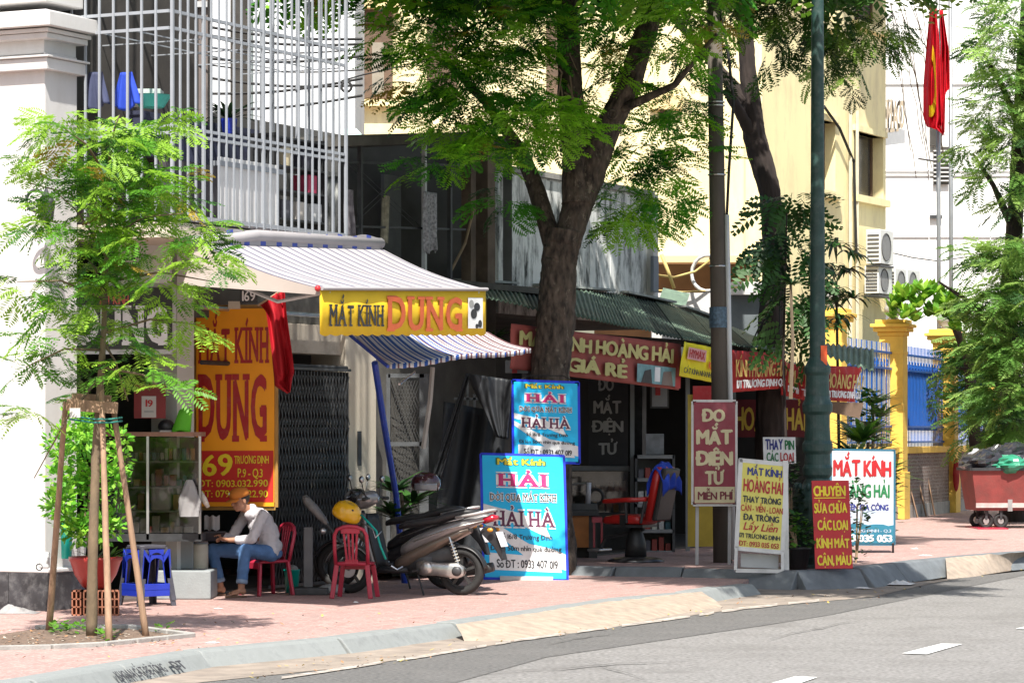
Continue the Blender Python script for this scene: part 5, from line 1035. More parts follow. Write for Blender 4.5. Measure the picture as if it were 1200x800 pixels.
for x in (538, 548, 556): WM().beam(W(x, 462, 38.0), W(x, 488, 38.0), .03, .03, (0, 1, 0)).build('bar', M('dim_white', (.22, .22, .21), .7), iw)
WM().beam(W(532, 467, 38.0), W(562, 467, 38.0), .03, .03).build('rail', M('dim_white', ()), iw); WM().beam(W(548, 448, 38.0), W(548, 463, 38.0), .03, .03, (0, 1, 0)).build('bar', M('dim_white', ()), iw)
rt = thing('electric_meter', 'grey and red meter box hanging under the green roof left of the trunk', 'meter box', W(605, 438, 37.6)); WM().box(W(592, 437, 37.6), W(619, 422, 37.75)).build('box', M('meter_grey', (.3, .3, .3), .6), rt, bevel=.01); WM().box(W(600, 437, 37.57), W(606, 422, 37.59)).build('red_strip', p_red, rt)

# banners under the eave
def nquad(p0, p1, p2, p3, n):        # bottom-left, bottom-right, top-left on the plane n
    f = lambda p: L(Ln(p[0], n), n, Lz(p[0], p[1], n)); return f(p0), f(p1), f(p2), f(p3)
def fabric(nm, label, cat, BL, BR, TL, TR, mat, amp=.02, seed=0, nu=40, nv=12):
    rt = thing(nm, label, cat, BL); N = (BR-BL).cross(TL-BL).normalized()
    def f(u, v): p = BL.lerp(BR, u).lerp(TL.lerp(TR, u), v); return p+N*(amp*math.sin(u*13+seed)*math.sin(v*PI*.8+.3)+amp*.5*math.sin(u*29+v*6+seed)-amp*1.6)
    pn = WM().grid(f, nu, nv).build('fabric', mat, rt, smooth=True, thick=.003); return rt, pn, N
ban_r = M('banner_red_faded', (.32, .065, .05), .75, .15, 3, .2, 14, dirt=.3, dcol=(.2, .1, .09))
def bann(nm, label, rect, quad, n, mat, texts, extra=None, amp=.02, seed=0):
    BL, BR, TL, TR = nquad(*quad, n); rt, pn, N = fabric(nm, label, 'banner', BL, BR, TL, TR, mat, amp, seed)
    class QS(Sign):
        def P(s, px, py, off=.004):
            x0, y0, x1, y1 = rect; u = (px-x0)/(x1-x0); v = (y1-py)/(y1-y0); return BL.lerp(BR, u).lerp(TL.lerp(TR, u), v)+N*(off+.008)
    q = QS(BL, BR-BL, TL-BL, rect)
    for t_ in texts: q.text(*t_[:6], pn, **t_[6])
    return rt, pn, q
# rect units: the banner's own millimetre-like units 0..100 x 0..50
rt, pn, q = bann('shop_banner', 'wide faded red banner reading GIÁ RẺ under the green eave', (0, 0, 200, 70), ((600, 432), (798, 457), (602, 379), (800, 403)), .93, ban_r,
    [('MẮT KÍNH HOÀNG HẢI', 6, 186, 31, 10, M('banner_cream', (.52, .47, .18), .7), dict(bold=.06, off=.01)), ('GIÁ RẺ', 58, 128, 62, 42, M('banner_cream', ()), dict(bold=.07, off=.01))])
q.rect(141, 38, 190, 66, M('photo_teal', (.16, .32, .34), .6, .3, 8), pn, .012); q.poly([(146, 66), (150, 48), (158, 44), (160, 66)], p_black, pn, .016); q.poly([(172, 66), (174, 46), (184, 44), (187, 66)], M('photo_skin', (.18, .14, .12), .6), pn, .016); q.rect(163, 40, 170, 62, p_white, pn, .014); q.rect(190, 50, 197, 68, p_dred, pn, .012)
rt, pn, q = bann('shop_banner', 'tilted bright yellow banner between the red banners under the eave', (0, 0, 100, 70), ((797, 440), (857, 452), (803, 400), (858, 411)), 1.12, M('banner_yellow', (.72, .62, .01), .65, .05, 3, .15, 14),
    [('HYMAX', 9, 40, 30, 14, p_dred, dict(bold=.04, off=.014)), ('RƯỚC', 58, 86, 27, 12, p_black, dict(bold=.05, off=.01)), ('KÍNH ĐƯỢC', 50, 95, 46, 32, p_orange, dict(bold=.05, off=.01)), ('CẮT KÍNH NHANH ĐƯỢC NGAY', 3, 97, 63, 52, p_black, dict(bold=.03, off=.01))], seed=2)
q.rect(6, 10, 43, 34, M('print_pink', (.6, .3, .3), .6), pn, .010)
for k, (lab, quad, n, sd, tx) in enumerate((
    ('wrinkled red banner with gold letters right of the utility pole', ((859, 460), (920, 455), (859, 410), (924, 414)), 1.05, 1, 'KÍNH HOÀNG HẢI'),
    ('second wrinkled red banner partly behind the lamp post', ((921, 462), (947, 469), (923, 424), (947, 428)), 1.1, 3, 'MẮT'),
    ('last drooping red banner right of the lamp post', ((966, 469), (1007, 471), (966, 428), (1014, 430)), 1.6, 5, 'HOÀNG HẢI'))):
    rt, pn, q = bann('shop_banner', lab, (0, 0, 100, 60), quad, n, M('banner_red', (.42, .02, .02), .7, .15, 4, .3, 12), [(tx, 3, 97, 38, 14, M('banner_gold', (.58, .42, .12), .7), dict(bold=.03, off=.01)), (('171 TRƯƠNG ĐỊNH Q.3' if k != 1 else '171 T'), 5, 96, 54, 43, p_white, dict(bold=.08, off=.01))], amp=.045, seed=sd)
    if k == 2: pass
rt = thing('brown_box', 'brown cardboard like awning box hanging below the last red banner', 'box', W(990, 488, 44)); m = WM(); m.add([W(972, 470, 44.0), W(1012, 472, 44.0), W(1007, 490, 44.0), W(974, 483, 44.0)], [(0, 3, 2, 1)]); m.build('board', M('brown_ply', (.14, .09, .06), .8), rt, thick=.03)
r3 = thing('roof_scrap', 'short green corrugated sheet above the last red banner', 'roof sheet', W(990, 415, 44))
WM().grid(lambda u, v: W(962+62*u, 402+12*v*(1-u)+26*u*v+8*u, 45.0-1.2*v)+Vector((0, 0, .02*math.sin(u*60))), 60, 4).build('sheet', roof_m, r3, smooth=True, thick=.008)

# interior things of the optician
ip = lambda x0, y0, x1, y1, Y, Y2: (W(x0, y1, Y), W(x1, y0, Y), Y2)
def ibox(x0, y0, x1, y1, Y, Y2, name, mat, parent, bevel=0):
    a = W(x0, y1, Y); b = W(x1, y0, Y); return WM().box((a.x, Y, a.z), (b.x, Y2, b.z)).build(name, mat, parent, bevel=bevel)
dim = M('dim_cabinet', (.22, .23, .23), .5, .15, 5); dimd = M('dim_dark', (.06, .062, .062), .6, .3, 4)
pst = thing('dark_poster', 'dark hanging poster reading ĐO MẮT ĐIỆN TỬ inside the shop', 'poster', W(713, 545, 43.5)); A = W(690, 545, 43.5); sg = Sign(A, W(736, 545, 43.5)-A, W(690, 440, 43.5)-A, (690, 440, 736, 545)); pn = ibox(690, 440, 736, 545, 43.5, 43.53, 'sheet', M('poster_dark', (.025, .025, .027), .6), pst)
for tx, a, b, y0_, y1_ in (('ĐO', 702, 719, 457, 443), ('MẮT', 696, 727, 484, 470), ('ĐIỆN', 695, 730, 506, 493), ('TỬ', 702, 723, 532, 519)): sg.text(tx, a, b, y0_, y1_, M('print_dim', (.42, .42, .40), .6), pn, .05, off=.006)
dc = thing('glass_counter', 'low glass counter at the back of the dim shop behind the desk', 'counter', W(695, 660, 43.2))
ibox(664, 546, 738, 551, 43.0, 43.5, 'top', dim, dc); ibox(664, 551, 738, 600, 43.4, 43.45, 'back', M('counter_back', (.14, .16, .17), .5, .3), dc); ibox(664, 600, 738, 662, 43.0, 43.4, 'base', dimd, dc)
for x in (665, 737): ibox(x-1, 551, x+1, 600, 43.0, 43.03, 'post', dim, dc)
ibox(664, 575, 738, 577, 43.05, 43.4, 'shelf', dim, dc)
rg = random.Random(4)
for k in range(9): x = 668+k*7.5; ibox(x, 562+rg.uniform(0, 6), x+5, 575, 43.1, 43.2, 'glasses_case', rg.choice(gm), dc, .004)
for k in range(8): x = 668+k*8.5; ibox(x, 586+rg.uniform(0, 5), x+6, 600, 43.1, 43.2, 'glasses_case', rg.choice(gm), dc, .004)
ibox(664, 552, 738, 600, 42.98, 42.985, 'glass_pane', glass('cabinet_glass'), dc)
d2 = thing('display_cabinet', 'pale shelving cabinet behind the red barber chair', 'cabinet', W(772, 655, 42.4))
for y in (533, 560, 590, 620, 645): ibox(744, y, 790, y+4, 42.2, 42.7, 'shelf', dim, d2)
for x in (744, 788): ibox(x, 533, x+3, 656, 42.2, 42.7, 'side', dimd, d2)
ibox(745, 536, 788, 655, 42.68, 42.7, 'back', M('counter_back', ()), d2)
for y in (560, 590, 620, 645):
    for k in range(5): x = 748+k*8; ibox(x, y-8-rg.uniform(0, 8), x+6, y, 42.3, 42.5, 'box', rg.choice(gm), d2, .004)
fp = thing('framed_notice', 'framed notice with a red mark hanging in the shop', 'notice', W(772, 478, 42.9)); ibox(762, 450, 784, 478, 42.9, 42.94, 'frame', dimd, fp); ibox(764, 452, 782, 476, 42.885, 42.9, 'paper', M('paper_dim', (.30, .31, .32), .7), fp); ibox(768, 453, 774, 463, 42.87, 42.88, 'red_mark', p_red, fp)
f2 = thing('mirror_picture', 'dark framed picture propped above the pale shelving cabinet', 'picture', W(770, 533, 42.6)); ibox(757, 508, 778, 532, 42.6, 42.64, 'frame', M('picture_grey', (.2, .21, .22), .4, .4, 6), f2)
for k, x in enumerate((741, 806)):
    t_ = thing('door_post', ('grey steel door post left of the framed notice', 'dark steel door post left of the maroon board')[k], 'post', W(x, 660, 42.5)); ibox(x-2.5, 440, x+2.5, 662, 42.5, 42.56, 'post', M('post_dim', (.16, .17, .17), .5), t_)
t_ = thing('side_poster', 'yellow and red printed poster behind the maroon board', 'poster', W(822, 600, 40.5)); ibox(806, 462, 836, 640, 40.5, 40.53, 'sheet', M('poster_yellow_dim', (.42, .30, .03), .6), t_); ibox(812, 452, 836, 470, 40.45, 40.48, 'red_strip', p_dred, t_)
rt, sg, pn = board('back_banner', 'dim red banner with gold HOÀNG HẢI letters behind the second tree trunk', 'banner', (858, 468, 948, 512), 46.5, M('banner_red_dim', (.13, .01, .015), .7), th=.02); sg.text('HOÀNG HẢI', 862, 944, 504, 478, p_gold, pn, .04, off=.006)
# desk with orange panel and grinder
dk_ = thing('work_desk', 'orange brown work desk with dark top left of the barber chair', 'desk', W(680, 660, 40.3)); ibox(655, 598, 702, 604, 40.0, 40.6, 'top', dark_metal, dk_); ibox(664, 604, 690, 641, 40.05, 40.1, 'front_panel', M('orange_wood', (.42, .15, .03), .55, .2, 5), dk_); ibox(690, 604, 700, 662, 40.1, 40.5, 'side', dimd, dk_); ibox(655, 604, 664, 662, 40.1, 40.5, 'side', dimd, dk_); ibox(664, 641, 690, 662, 40.3, 40.5, 'back', dimd, dk_)
gd = thing('lens_grinder', 'small lens grinding machine standing on the work desk', 'machine', W(685, 598, 40.2)); ibox(660, 590, 700, 598, 40.1, 40.4, 'base', dimd, gd, .01); ibox(662, 575, 668, 590, 40.15, 40.3, 'lamp', steel, gd, .01); WM().tube([W(689, 590, 40.2), W(690, 565, 40.2)], .035, 10).build('bottle', M('bottle_white', (.45, .45, .48), .4), gd, smooth=True); WM().ring(W(698, 582, 40.2), (.3, 1, 0), .10, .02, 20, 6).build('wheel', rubber, gd, smooth=True); WM().tube([W(664, 568, 40.2), W(686, 566, 40.2)], .015, 6).build('rod', steel, gd)
t_ = thing('stool_red', 'red low stool half hidden left of the barber chair', 'stool', W(701, 640, 39.6)); ibox(694, 606, 706, 612, 39.5, 39.9, 'seat', red_plastic, t_); 
for x in (695, 704): ibox(x, 612, x+2.5, 641, 39.55, 39.6, 'leg', red_plastic, t_)
# barber chair
bcx = W(745, 0, 38.9).x; bc = thing('barber_chair', 'red and black barber chair on a round dark base facing left', 'barber chair', (bcx, 38.9, ZP), R(152))
red_v = M('red_vinyl', (.42, .015, .012), .35, .08, 6, .05, coat=.2); bl = M('black_vinyl', (.02, .02, .02), .5, .2, 9, .1)
MB().lathe([(.36, 0), (.36, .02), (.30, .05), (.12, .07), (.07, .09)], seg=28).build('base_plate', M('dark_chrome', (.06, .06, .065), .3, .3, 8, .02, metal=.7), bc, smooth=True)
MB().lathe([(.14, .07), (.13, .24), (.09, .38), (.06, .44)], seg=20).build('column', bl, bc, smooth=True)
MB().loft([(-.20, 0, .53, .22, .05), (-.1, 0, .54, .25, .065), (.2, 0, .54, .25, .065), (.33, 0, .53, .23, .055), (.37, 0, .52, .2, .03)], 20, e=.45).build('seat', red_v, bc, smooth=True)
MB().box((-.2, -.22, .44), (.25, .22, .475)).build('seat_frame', dark_metal, bc)
MB().box((.02, -.262, .47), (.10, .262, .60)).build('seat_band', bl, bc)
Xb = Matrix.Translation((-.26, 0, .5)) @ Matrix.Rotation(R(-12), 4, 'Y')
MB().loft([(0.02, 0, 0, .02, .02), (.03, 0, 0, .23, .06), (.5, 0, 0, .24, .06), (.72, 0, 0, .22, .05), (.74, 0, 0, .1, .02)], 20, X=Xb @ Matrix.Rotation(-PI/2, 4, 'Y'), e=.4).build('backrest', red_v, bc, smooth=True)
MB().box((-.12, -.225, .05), (-.055, .225, .72), Xb).build('back_shell', bl, bc, bevel=.02)
MB().tube([(-.12, 0, .42), (.1, 0, .36), (.42, 0, .3), (.5, 0, .16)], .025, 8).build('footrest_arm', dark_metal, bc); MB().box((.42, -.18, .13), (.6, .18, .16)).build('footrest', steel, bc, bevel=.01)
for sy in (-1, 1):
    MB().loft([(-.28, sy*.29, .80, .04, .025), (.0, sy*.29, .79, .05, .03), (.28, sy*.29, .77, .05, .03), (.32, sy*.29, .765, .03, .02)], 14, e=.5).build('armrest', red_v, bc, smooth=True)
    MB().tube([(.0, sy*.27, .5), (.0, sy*.29, .77)], .02, 8).build('arm_post', dark_metal, bc); MB().tube([(-.2, sy*.27, .5), (-.26, sy*.28, .78)], .02, 8).build('arm_post', dark_metal, bc)
bq_ = Matrix.Rotation(R(152), 4, 'Z') @ Vector((-.40, 0, 0)); tw = thing('towel', 'blue towel draped over the top of the red barber chair', 'towel', (bcx+bq_.x, 38.9+bq_.y, ZP+.98), R(152))
def tf(u, v):
    a = (u-.5)*2; t = (v-.5)*2; z = .28-.33*abs(t)**1.6+.012*math.sin(a*9+t*3)-.09*abs(a)**4; return Vector((.11*math.copysign(min(1, abs(t)*1.5), t)+.02*math.sin(a*8), a*.235, z))
MB().grid(tf, 20, 24).build('fabric', blue_cloth, tw, smooth=True, thick=.012)
hang('tarpaulin', 'black cloth hanging behind the maroon board legs', 'cloth', ((838, 540), (858, 540), (856, 655), (840, 655)), 40.9, bl, 3, .04)
# ------------------------------------------------------------------ utility pole, lamp post
up_ = thing('utility_pole', 'grey concrete utility pole with white conduit between the two trees', 'pole', Vector((W(847, 0, 38.7).x, 38.7, ZP)))
pc = M('pole_concrete', (.105, .088, .072), .9, .15, 6, .4, 50, stretch=(1, 1, .3), dirt=.5)
tp = W(836, -60, 38.7); bt = Vector((W(847, 0, 38.7).x, 38.7, ZP-.05)); WM().tube([bt, bt.lerp(tp, .5), tp], [.12, .103, .088], 16).build('shaft', pc, up_, smooth=True)
def onp(py): 
    t = (W(0, py, 38.7).z-bt.z)/(tp.z-bt.z); return bt.lerp(tp, t)
WM().tube([onp(655)+Vector((.13, -.06, 0)), onp(420)+Vector((.12, -.06, 0)), onp(252)+Vector((.115, -.05, 0))], .032, 8).build('conduit', M('pvc_white', (.60, .60, .60), .5, .08, 3), up_, smooth=True)
WM().tube([onp(252)+Vector((.115, -.05, 0)), onp(200)+Vector((.15, -.05, 0)), onp(120)+Vector((.22, -.05, 0)), onp(60)+Vector((.16, -.05, 0)), onp(0)+Vector((.03, -.05, 0))], .02, 6).build('black_cable', rubber, up_, smooth=True)
for y in (120, 124, 205, 312): 
    q = onp(y); WM().lathe([(.115, -.008), (.118, 0), (.115, .008)], q, 16).build('steel_band', steel, up_)
WM().lathe([(.122, -.13), (.122, .13)], onp(372), 20, cap=False).build('sticker', M('sticker_blue', (.07, .12, .17), .5, .5, 30), up_)
lamp_m = M('lamp_post_green', (.02, .055, .048), .5, .2, 8, .15, 50, dirt=.3, dcol=(.16, .17, .17), dscale=9)
lx = W(958, 0, 37.3).x; lp = thing('street_lamp', 'dark green cast iron lamp post with ringed base between the sidewalk signs', 'lamp post', (lx, 37.3, ZP))
zz = lambda py: H-(py-510)/F*37.3-ZP; PXM = 37.3/F
prof = [(33, 664), (33, 652), (30, 648), (29, 600), (30, 585), (26, 575), (17, 566), (14, 560), (17, 556), (17.5, 548), (15.5, 544), (15, 532), (17.5, 528), (18, 520), (15.5, 516), (14.5, 500), (14.5, 486), (17.5, 482), (18, 474), (16, 470), (14, 464), (13.5, 440), (15.5, 436), (15.5, 430), (13, 426), (9.5, 418), (9, 380), (8, 200), (7.2, 0), (6.8, -120)]
MB().lathe([(r*PXM, zz(y)) for r, y in prof], seg=28, X=None).build('shaft', lamp_m, lp, smooth=False)
for k in range(8):
    a = k*PI/4; MB().beam((.30*math.cos(a), .30*math.sin(a), .02), (.27*math.cos(a), .27*math.sin(a), .82), .05, .03, (math.cos(a), math.sin(a), 0)).build('base_rib', lamp_m, lp, bevel=.008)
MB().box((-.36, -.36, -.02), (.36, .36, .05)).build('plinth', lamp_m, lp, bevel=.01)
for k in range(12):
    a = k*PI/6; MB().ell((.265*math.cos(a), .265*math.sin(a), .98), (.03, .03, .05)).build('leaf_boss', lamp_m, lp, smooth=True)
MB().box((.03, -.112, zz(428)), (.105, -.09, zz(405))).build('orange_sticker', p_orange, lp)
# ------------------------------------------------------------------ foliage
def spray_template(rng, nf=5, pairs=9, lf=.30, lw=.085, droop=.35, tl=1.0):
    V = []; Fq = []
    for k in range(nf):
        t0 = tl*(k+.6)/nf; side = (-1)**k; ang = side*rng.uniform(.4, 1.0) if k < nf-1 else rng.uniform(-.15, .15); fl = rng.uniform(.7, 1.0); base = np.array([t0, 0, -.12*t0*t0])
        d = np.array([math.cos(ang), math.sin(ang), 0]); s_ = np.array([-d[1], d[0], 0]); dr = droop*rng.uniform(.5, 1.5)
        for j in range(pairs):
            u = (j+.7)/pairs; p = base+d*fl*u*math.cos(dr*u)+np.array([0, 0, -fl*dr*u*u]); ll = lf*math.sin(PI*(.18+.72*u))*rng.uniform(.8, 1.1)
            for sg_ in (-1, 1):
                dd = s_*sg_*.9+d*.45+np.array([0, 0, -rng.uniform(.05, .45)]); dd /= np.linalg.norm(dd); wv = np.cross(dd, np.array([0, 0, 1.0])); wv = wv/np.linalg.norm(wv)*lw*.5+np.array([0, 0, rng.uniform(-.01, .01)])
                b = len(V); V += [p, p+dd*ll*.5+wv, p+dd*ll, p+dd*ll*.5-wv]; Fq.append([b, b+1, b+2, b+3])
        b = len(V); e = base+d*fl+np.array([0, 0, -fl*dr]); V += [base, base+s_*.012, e, e]; Fq.append([b, b+1, b+2, b+3])
    b = len(V); V += [np.array([0, -.012, 0]), np.array([0, .012, 0]), np.array([tl, .006, -.12*tl]), np.array([tl, -.006, -.12*tl])]; Fq.append([b, b+1, b+2, b+3])
    return np.array(V), np.array(Fq)
rngT = random.Random(77); TPL = [spray_template(rngT) for _ in range(6)]; TPL_C = [spray_template(rngT, 5, 6, .36, .16) for _ in range(4)]
def foliage(name, clusters, size, mats, parent, seed, tpls=TPL, pitch=(-.5, .25)):
    """clusters: (centre, (rx,ry,rz), count, light share) -> one mesh"""
    rg = np.random.RandomState(seed); VV = []; FF = []; MI = []; nb = 0
    for c, r, cnt, lt in clusters:
        c = np.array(c); r = np.array(r if isinstance(r, (tuple, list)) else (r, r, r))
        for _ in range(int(cnt)):
            T_, Q_ = tpls[rg.randint(len(tpls))]; d = rg.normal(size=3); d /= np.linalg.norm(d); rad = rg.uniform(.25, 1)**.5; p = c+d*r*rad
            yaw = math.atan2(d[1], d[0])+rg.normal()*.7; pt = rg.uniform(*pitch)+.25*d[2]; ro = rg.normal()*.45; s_ = size*rg.uniform(.7, 1.25)
            cy_, sy_, cp_, sp_, cr_, sr_ = math.cos(yaw), math.sin(yaw), math.cos(pt), math.sin(pt), math.cos(ro), math.sin(ro)
            Rz = np.array([[cy_, -sy_, 0], [sy_, cy_, 0], [0, 0, 1]]); Ry = np.array([[cp_, 0, -sp_], [0, 1, 0], [sp_, 0, cp_]]); Rx = np.array([[1, 0, 0], [0, cr_, -sr_], [0, sr_, cr_]])
            v = (T_*s_) @ (Rz @ Ry @ Rx).T+p; VV.append(v); FF.append(Q_+nb); nb += len(v)
            q = rg.uniform(); m_ = 1 if q < lt else (3 if q > .975 and len(mats) > 3 else 2 if q > .84 else 0); MI.append(np.full(len(Q_), m_, dtype=np.int32))
    V = np.concatenate(VV); Fq = np.concatenate(FF); MI = np.concatenate(MI); inv = rootM(parent).inverted(); inv = np.array(inv); V = V @ inv[:3, :3].T+inv[:3, 3]
    me = bpy.data.meshes.new(name); me.vertices.add(len(V)); me.vertices.foreach_set('co', V.astype(np.float32).ravel()); me.loops.add(Fq.size); me.loops.foreach_set('vertex_index', Fq.astype(np.int32).ravel())
    me.polygons.add(len(Fq)); me.polygons.foreach_set('loop_start', np.arange(0, Fq.size, 4, dtype=np.int32)); me.polygons.foreach_set('loop_total', np.full(len(Fq), 4, dtype=np.int32))
    for m in mats: me.materials.append(m)
    me.polygons.foreach_set('material_index', MI); me.update(calc_edges=True); o = bpy.data.objects.new(name, me); COL.objects.link(o); o.parent = parent; o['kind'] = 'stuff'; return o
def bark_tube(pts, rad, seed, seg=18, jit=.07, sub=7):
    big = max(rad) > .1
    if big: seg, jit, sub = 56, .012, 22
    def rf(a, p): return 1+.16*(abs(noise.noise(Vector((math.cos(a)*3.2, math.sin(a)*3.2, p.z*1.3+seed))))-.2)+.09*noise.noise(Vector((math.cos(a)*9, math.sin(a)*9, p.z*4+seed)))+.05*noise.noise(Vector((math.cos(a)*2, math.sin(a)*2, p.z*9)))
    rg = random.Random(seed); P_ = []; Rr = []
    for i in range(len(pts)-1):
        for k in range(sub):
            t = k/sub; P_.append(Vector(pts[i]).lerp(Vector(pts[i+1]), t)+Vector((rg.uniform(-1, 1), rg.uniform(-1, 1), 0))*rad[i]*(.008 if big else .035)); Rr.append((rad[i]*(1-t)+rad[i+1]*t)*(1+rg.uniform(-.01, .01) if big else 1+rg.uniform(-.04, .04)))
    P_.append(Vector(pts[-1])); Rr.append(rad[-1]); return WM().tube(P_, Rr, seg, jit=jit, rng=rg, rf=rf if big else None)
bark = M('bark_grey_brown', (.07, .052, .04), .95, .75, 16, 1.0, 45, stretch=(1, 1, .45), dirt=.75, dcol=(.30, .25, .19), dscale=13, dlo=.58, dhi=.7)
bark2 = M('bark_dark', (.032, .023, .02), .95, .4, 9, .9, 28, stretch=(1, 1, .3), dirt=.5, dcol=(.02, .015, .012), dscale=6)
# big tree
tm = [M('big_leaf_mid', (.075, .29, .02), .5, .25, 4, 0, trans=.40), M('big_leaf_light', (.26, .56, .03), .5, .2, 4, 0, trans=.45), M('big_leaf_deep', (.018, .09, .012), .55, .3, 4, 0, trans=.3), M('leaf_dying', (.42, .30, .05), .6, .3, 4, 0, trans=.3)]
YT = 37.6
bt_ = thing('big_tree', 'thick trunked street tree with feathery crown behind the cyan signs', 'tree', Vector((W(644, 0, YT).x, YT, ZP)))
TT = [Vector((W(646, 0, YT).x, YT, ZP-.1)), W(645, 600, YT), W(645, 440, YT), W(652, 370, YT), W(655, 310, YT), W(662, 270, YT)]
bark_tube(TT, [.33, .265, .235, .225, .21, .225], 1).build('trunk', bark, bt_, smooth=True)
bark_tube([W(664, 285, YT), W(690, 200, YT+.1), W(712, 150, YT+.1), W(738, 100, YT), W(756, 40, YT-.1), W(775, -20, YT-.2), W(800, -140, YT-.3)], [.165, .20, .155, .14, .13, .11, .08], 2).build('limb', bark, bt_, smooth=True)
bark_tube([W(676, 240, YT), W(676, 180, YT+.1), W(668, 110, YT+.2), W(666, 40, YT+.3), W(662, -40, YT+.3), W(650, -160, YT+.5)], [.19, .175, .15, .135, .12, .08], 3).build('limb', bark, bt_, smooth=True)
bark_tube([W(660, 330, YT), W(646, 280, YT+.1), W(630, 225, YT+.3), W(612, 180, YT+.5), W(570, 120, YT+.6), W(520, 70, YT+.5)], [.12, .12, .105, .085, .06, .03], 4).build('limb', bark, bt_, smooth=True)
bark_tube([W(725, 130, YT), W(790, 100, YT-.4), W(840, 40, YT-.8)], [.06, .04, .02], 6).build('branch', bark, bt_, smooth=True)
for k, (x, y) in enumerate(((741, 88), (717, 134))): WM().ring(W(x, y, YT-.22), (.15, 1, .1), .055, .017, 16, 6).build('branch_scar', bark, bt_, smooth=True)
rg = random.Random(12)
for k in range(8): 
    a = W(662+rg.uniform(-6, 14), 100+rg.uniform(-40, 20), YT-.3); WM().tube([a, a+Vector((rg.uniform(-.1, .3), -.1, rg.uniform(-.5, .1))), a+Vector((rg.uniform(-.2, .5), -.15, rg.uniform(-.6, .2)))], [.012, .008, .004], 5).build('twig', M('dry_twig', (.28, .2, .14), .9), bt_)
c_ = lambda px, py, Y, rx, ry, rz, n, l=.25: (tuple(W(px, py, Y)), (rx, ry, rz), n, l)
CL = [c_(470, 45, 37.4, .35, .8, .3, 10, .15), c_(520, 30, 37.2, .5, .9, .4, 30), c_(585, 25, 37.5, .5, 1.0, .45, 44), c_(500, 85, 36.8, .5, .8, .3, 32), c_(560, 95, 37, .55, .9, .35, 44), c_(615, 85, 37.2, .4, .9, .4, 34), c_(540, 140, 36.6, .45, .7, .22, 24), c_(600, 150, 36.6, .45, .7, .25, 30, .4), c_(640, 135, 36.2, .4, .5, .2, 22, .8), c_(672, 140, 36.0, .2, .35, .15, 9, .9), c_(515, 185, 36.8, .3, .5, .14, 9, .1), c_(465, 10, 37, .4, .6, .2, 8), c_(560, 185, 36.3, .25, .4, .14, 8, .5),
      c_(730, 230, 38.2, .25, .6, .35, 16, .2), c_(770, 215, 38.2, .35, .6, .35, 20, .2), c_(755, 165, 38.4, .3, .6, .3, 20, .15), c_(720, 40, 37.2, .35, .8, .5, 26, .3), c_(780, 30, 37, .4, .8, .4, 26, .7), c_(800, 120, 38.4, .25, .5, .35, 15, .3), c_(715, 265, 36.9, .2, .3, .1, 5, .9), c_(700, 100, 38.6, .3, .6, .5, 22, .1), c_(830, 10, 37, .35, .6, .3, 16, .7),
      c_(805, 170, 38.6, .22, .4, .4, 10, .2), c_(760, 255, 38.4, .3, .4, .15, 8, .2), c_(588, 235, 37.6, .25, .4, .3, 7, .1), c_(625, 25, 36.4, .3, .5, .3, 18, .3)]
foliage('crown', [(a, b, int(n*1.15), min(.9, l+.22)) for a, b, n, l in CL], .33, tm, bt_, 5)
UP = [((px_, py_, Y_), n_) for (px_, py_, Y_, n_) in ((430, -60, 37, 50), (520, -90, 36.5, 60), (620, -100, 37, 36), (720, -110, 36.8, 36), (820, -80, 37, 34), (560, -190, 38, 60), (680, -220, 37, 60), (780, -200, 36, 50), (480, -160, 35.2, 22), (600, -150, 34.8, 20), (720, -150, 34.6, 20), (650, -60, 39.5, 50), (540, -60, 39.5, 50), (760, -60, 39.3, 45), (850, -160, 35.4, 40), (400, -150, 38, 30), (560, -110, 34.8, 14), (660, -90, 34.8, 14), (760, -110, 34.6, 20), (860, -110, 34.5, 50), (740, -170, 34, 50), (840, -180, 34, 45), (480, -110, 35.5, 40), (420, -260, 35.5, 50), (500, -300, 36, 50), (380, -340, 36.5, 50), (460, -400, 36, 50), (400, -460, 37, 50), (520, -500, 37, 50), (340, -240, 37.5, 40))]
foliage('upper_shade_crown', [(tuple(W(a, b, Y_)), (1.1, 1.3, .6), n_, .3) for (a, b, Y_), n_ in UP], .5, tm, bt_, 6, TPL_C)  # crown above the view, with clusters added to shade trunk and terrace
# second tree
t2 = thing('street_tree', 'slender dark trunked tree behind the utility pole with drooping leaves', 'tree', Vector((W(905, 0, 45.6).x, 45.6, ZP))); Y2 = 45.6
bark_tube([Vector((W(905, 0, Y2).x, Y2, ZP-.1)), W(903, 560, Y2), W(901, 420, Y2), W(908, 300, Y2), W(902, 225, Y2), W(884, 160, Y2), W(876, 80, Y2), W(872, 0, Y2), W(868, -150, Y2)], [.25, .22, .19, .165, .155, .165, .12, .11, .08], 8).build('trunk', bark2, t2, smooth=True)
bark_tube([W(884, 165, Y2), W(866, 130, Y2-.2), W(850, 105, Y2-.3)], [.10, .08, .06], 9).build('branch', bark2, t2, smooth=True)
bark_tube([W(876, 120, Y2), W(845, 85, Y2+.2), W(815, 50, Y2+.3), W(770, 0, Y2)], [.11, .08, .06, .04], 10).build('branch', bark2, t2, smooth=True)
WM().tube([W(868, 430, Y2-.3), W(905, 350, Y2-.4), W(915, 300, Y2-.35), W(913, 420, Y2-.3)], .012, 5).build('vine', rubber, t2)
tm2 = [M('leaf2_mid', (.05, .13, .02), .5, .3, 4, 0, trans=.4), M('leaf2_light', (.16, .27, .035), .5, .2, 4, 0, trans=.45), M('leaf2_deep', (.02, .06, .012), .55, .3, 4, 0, trans=.3)]
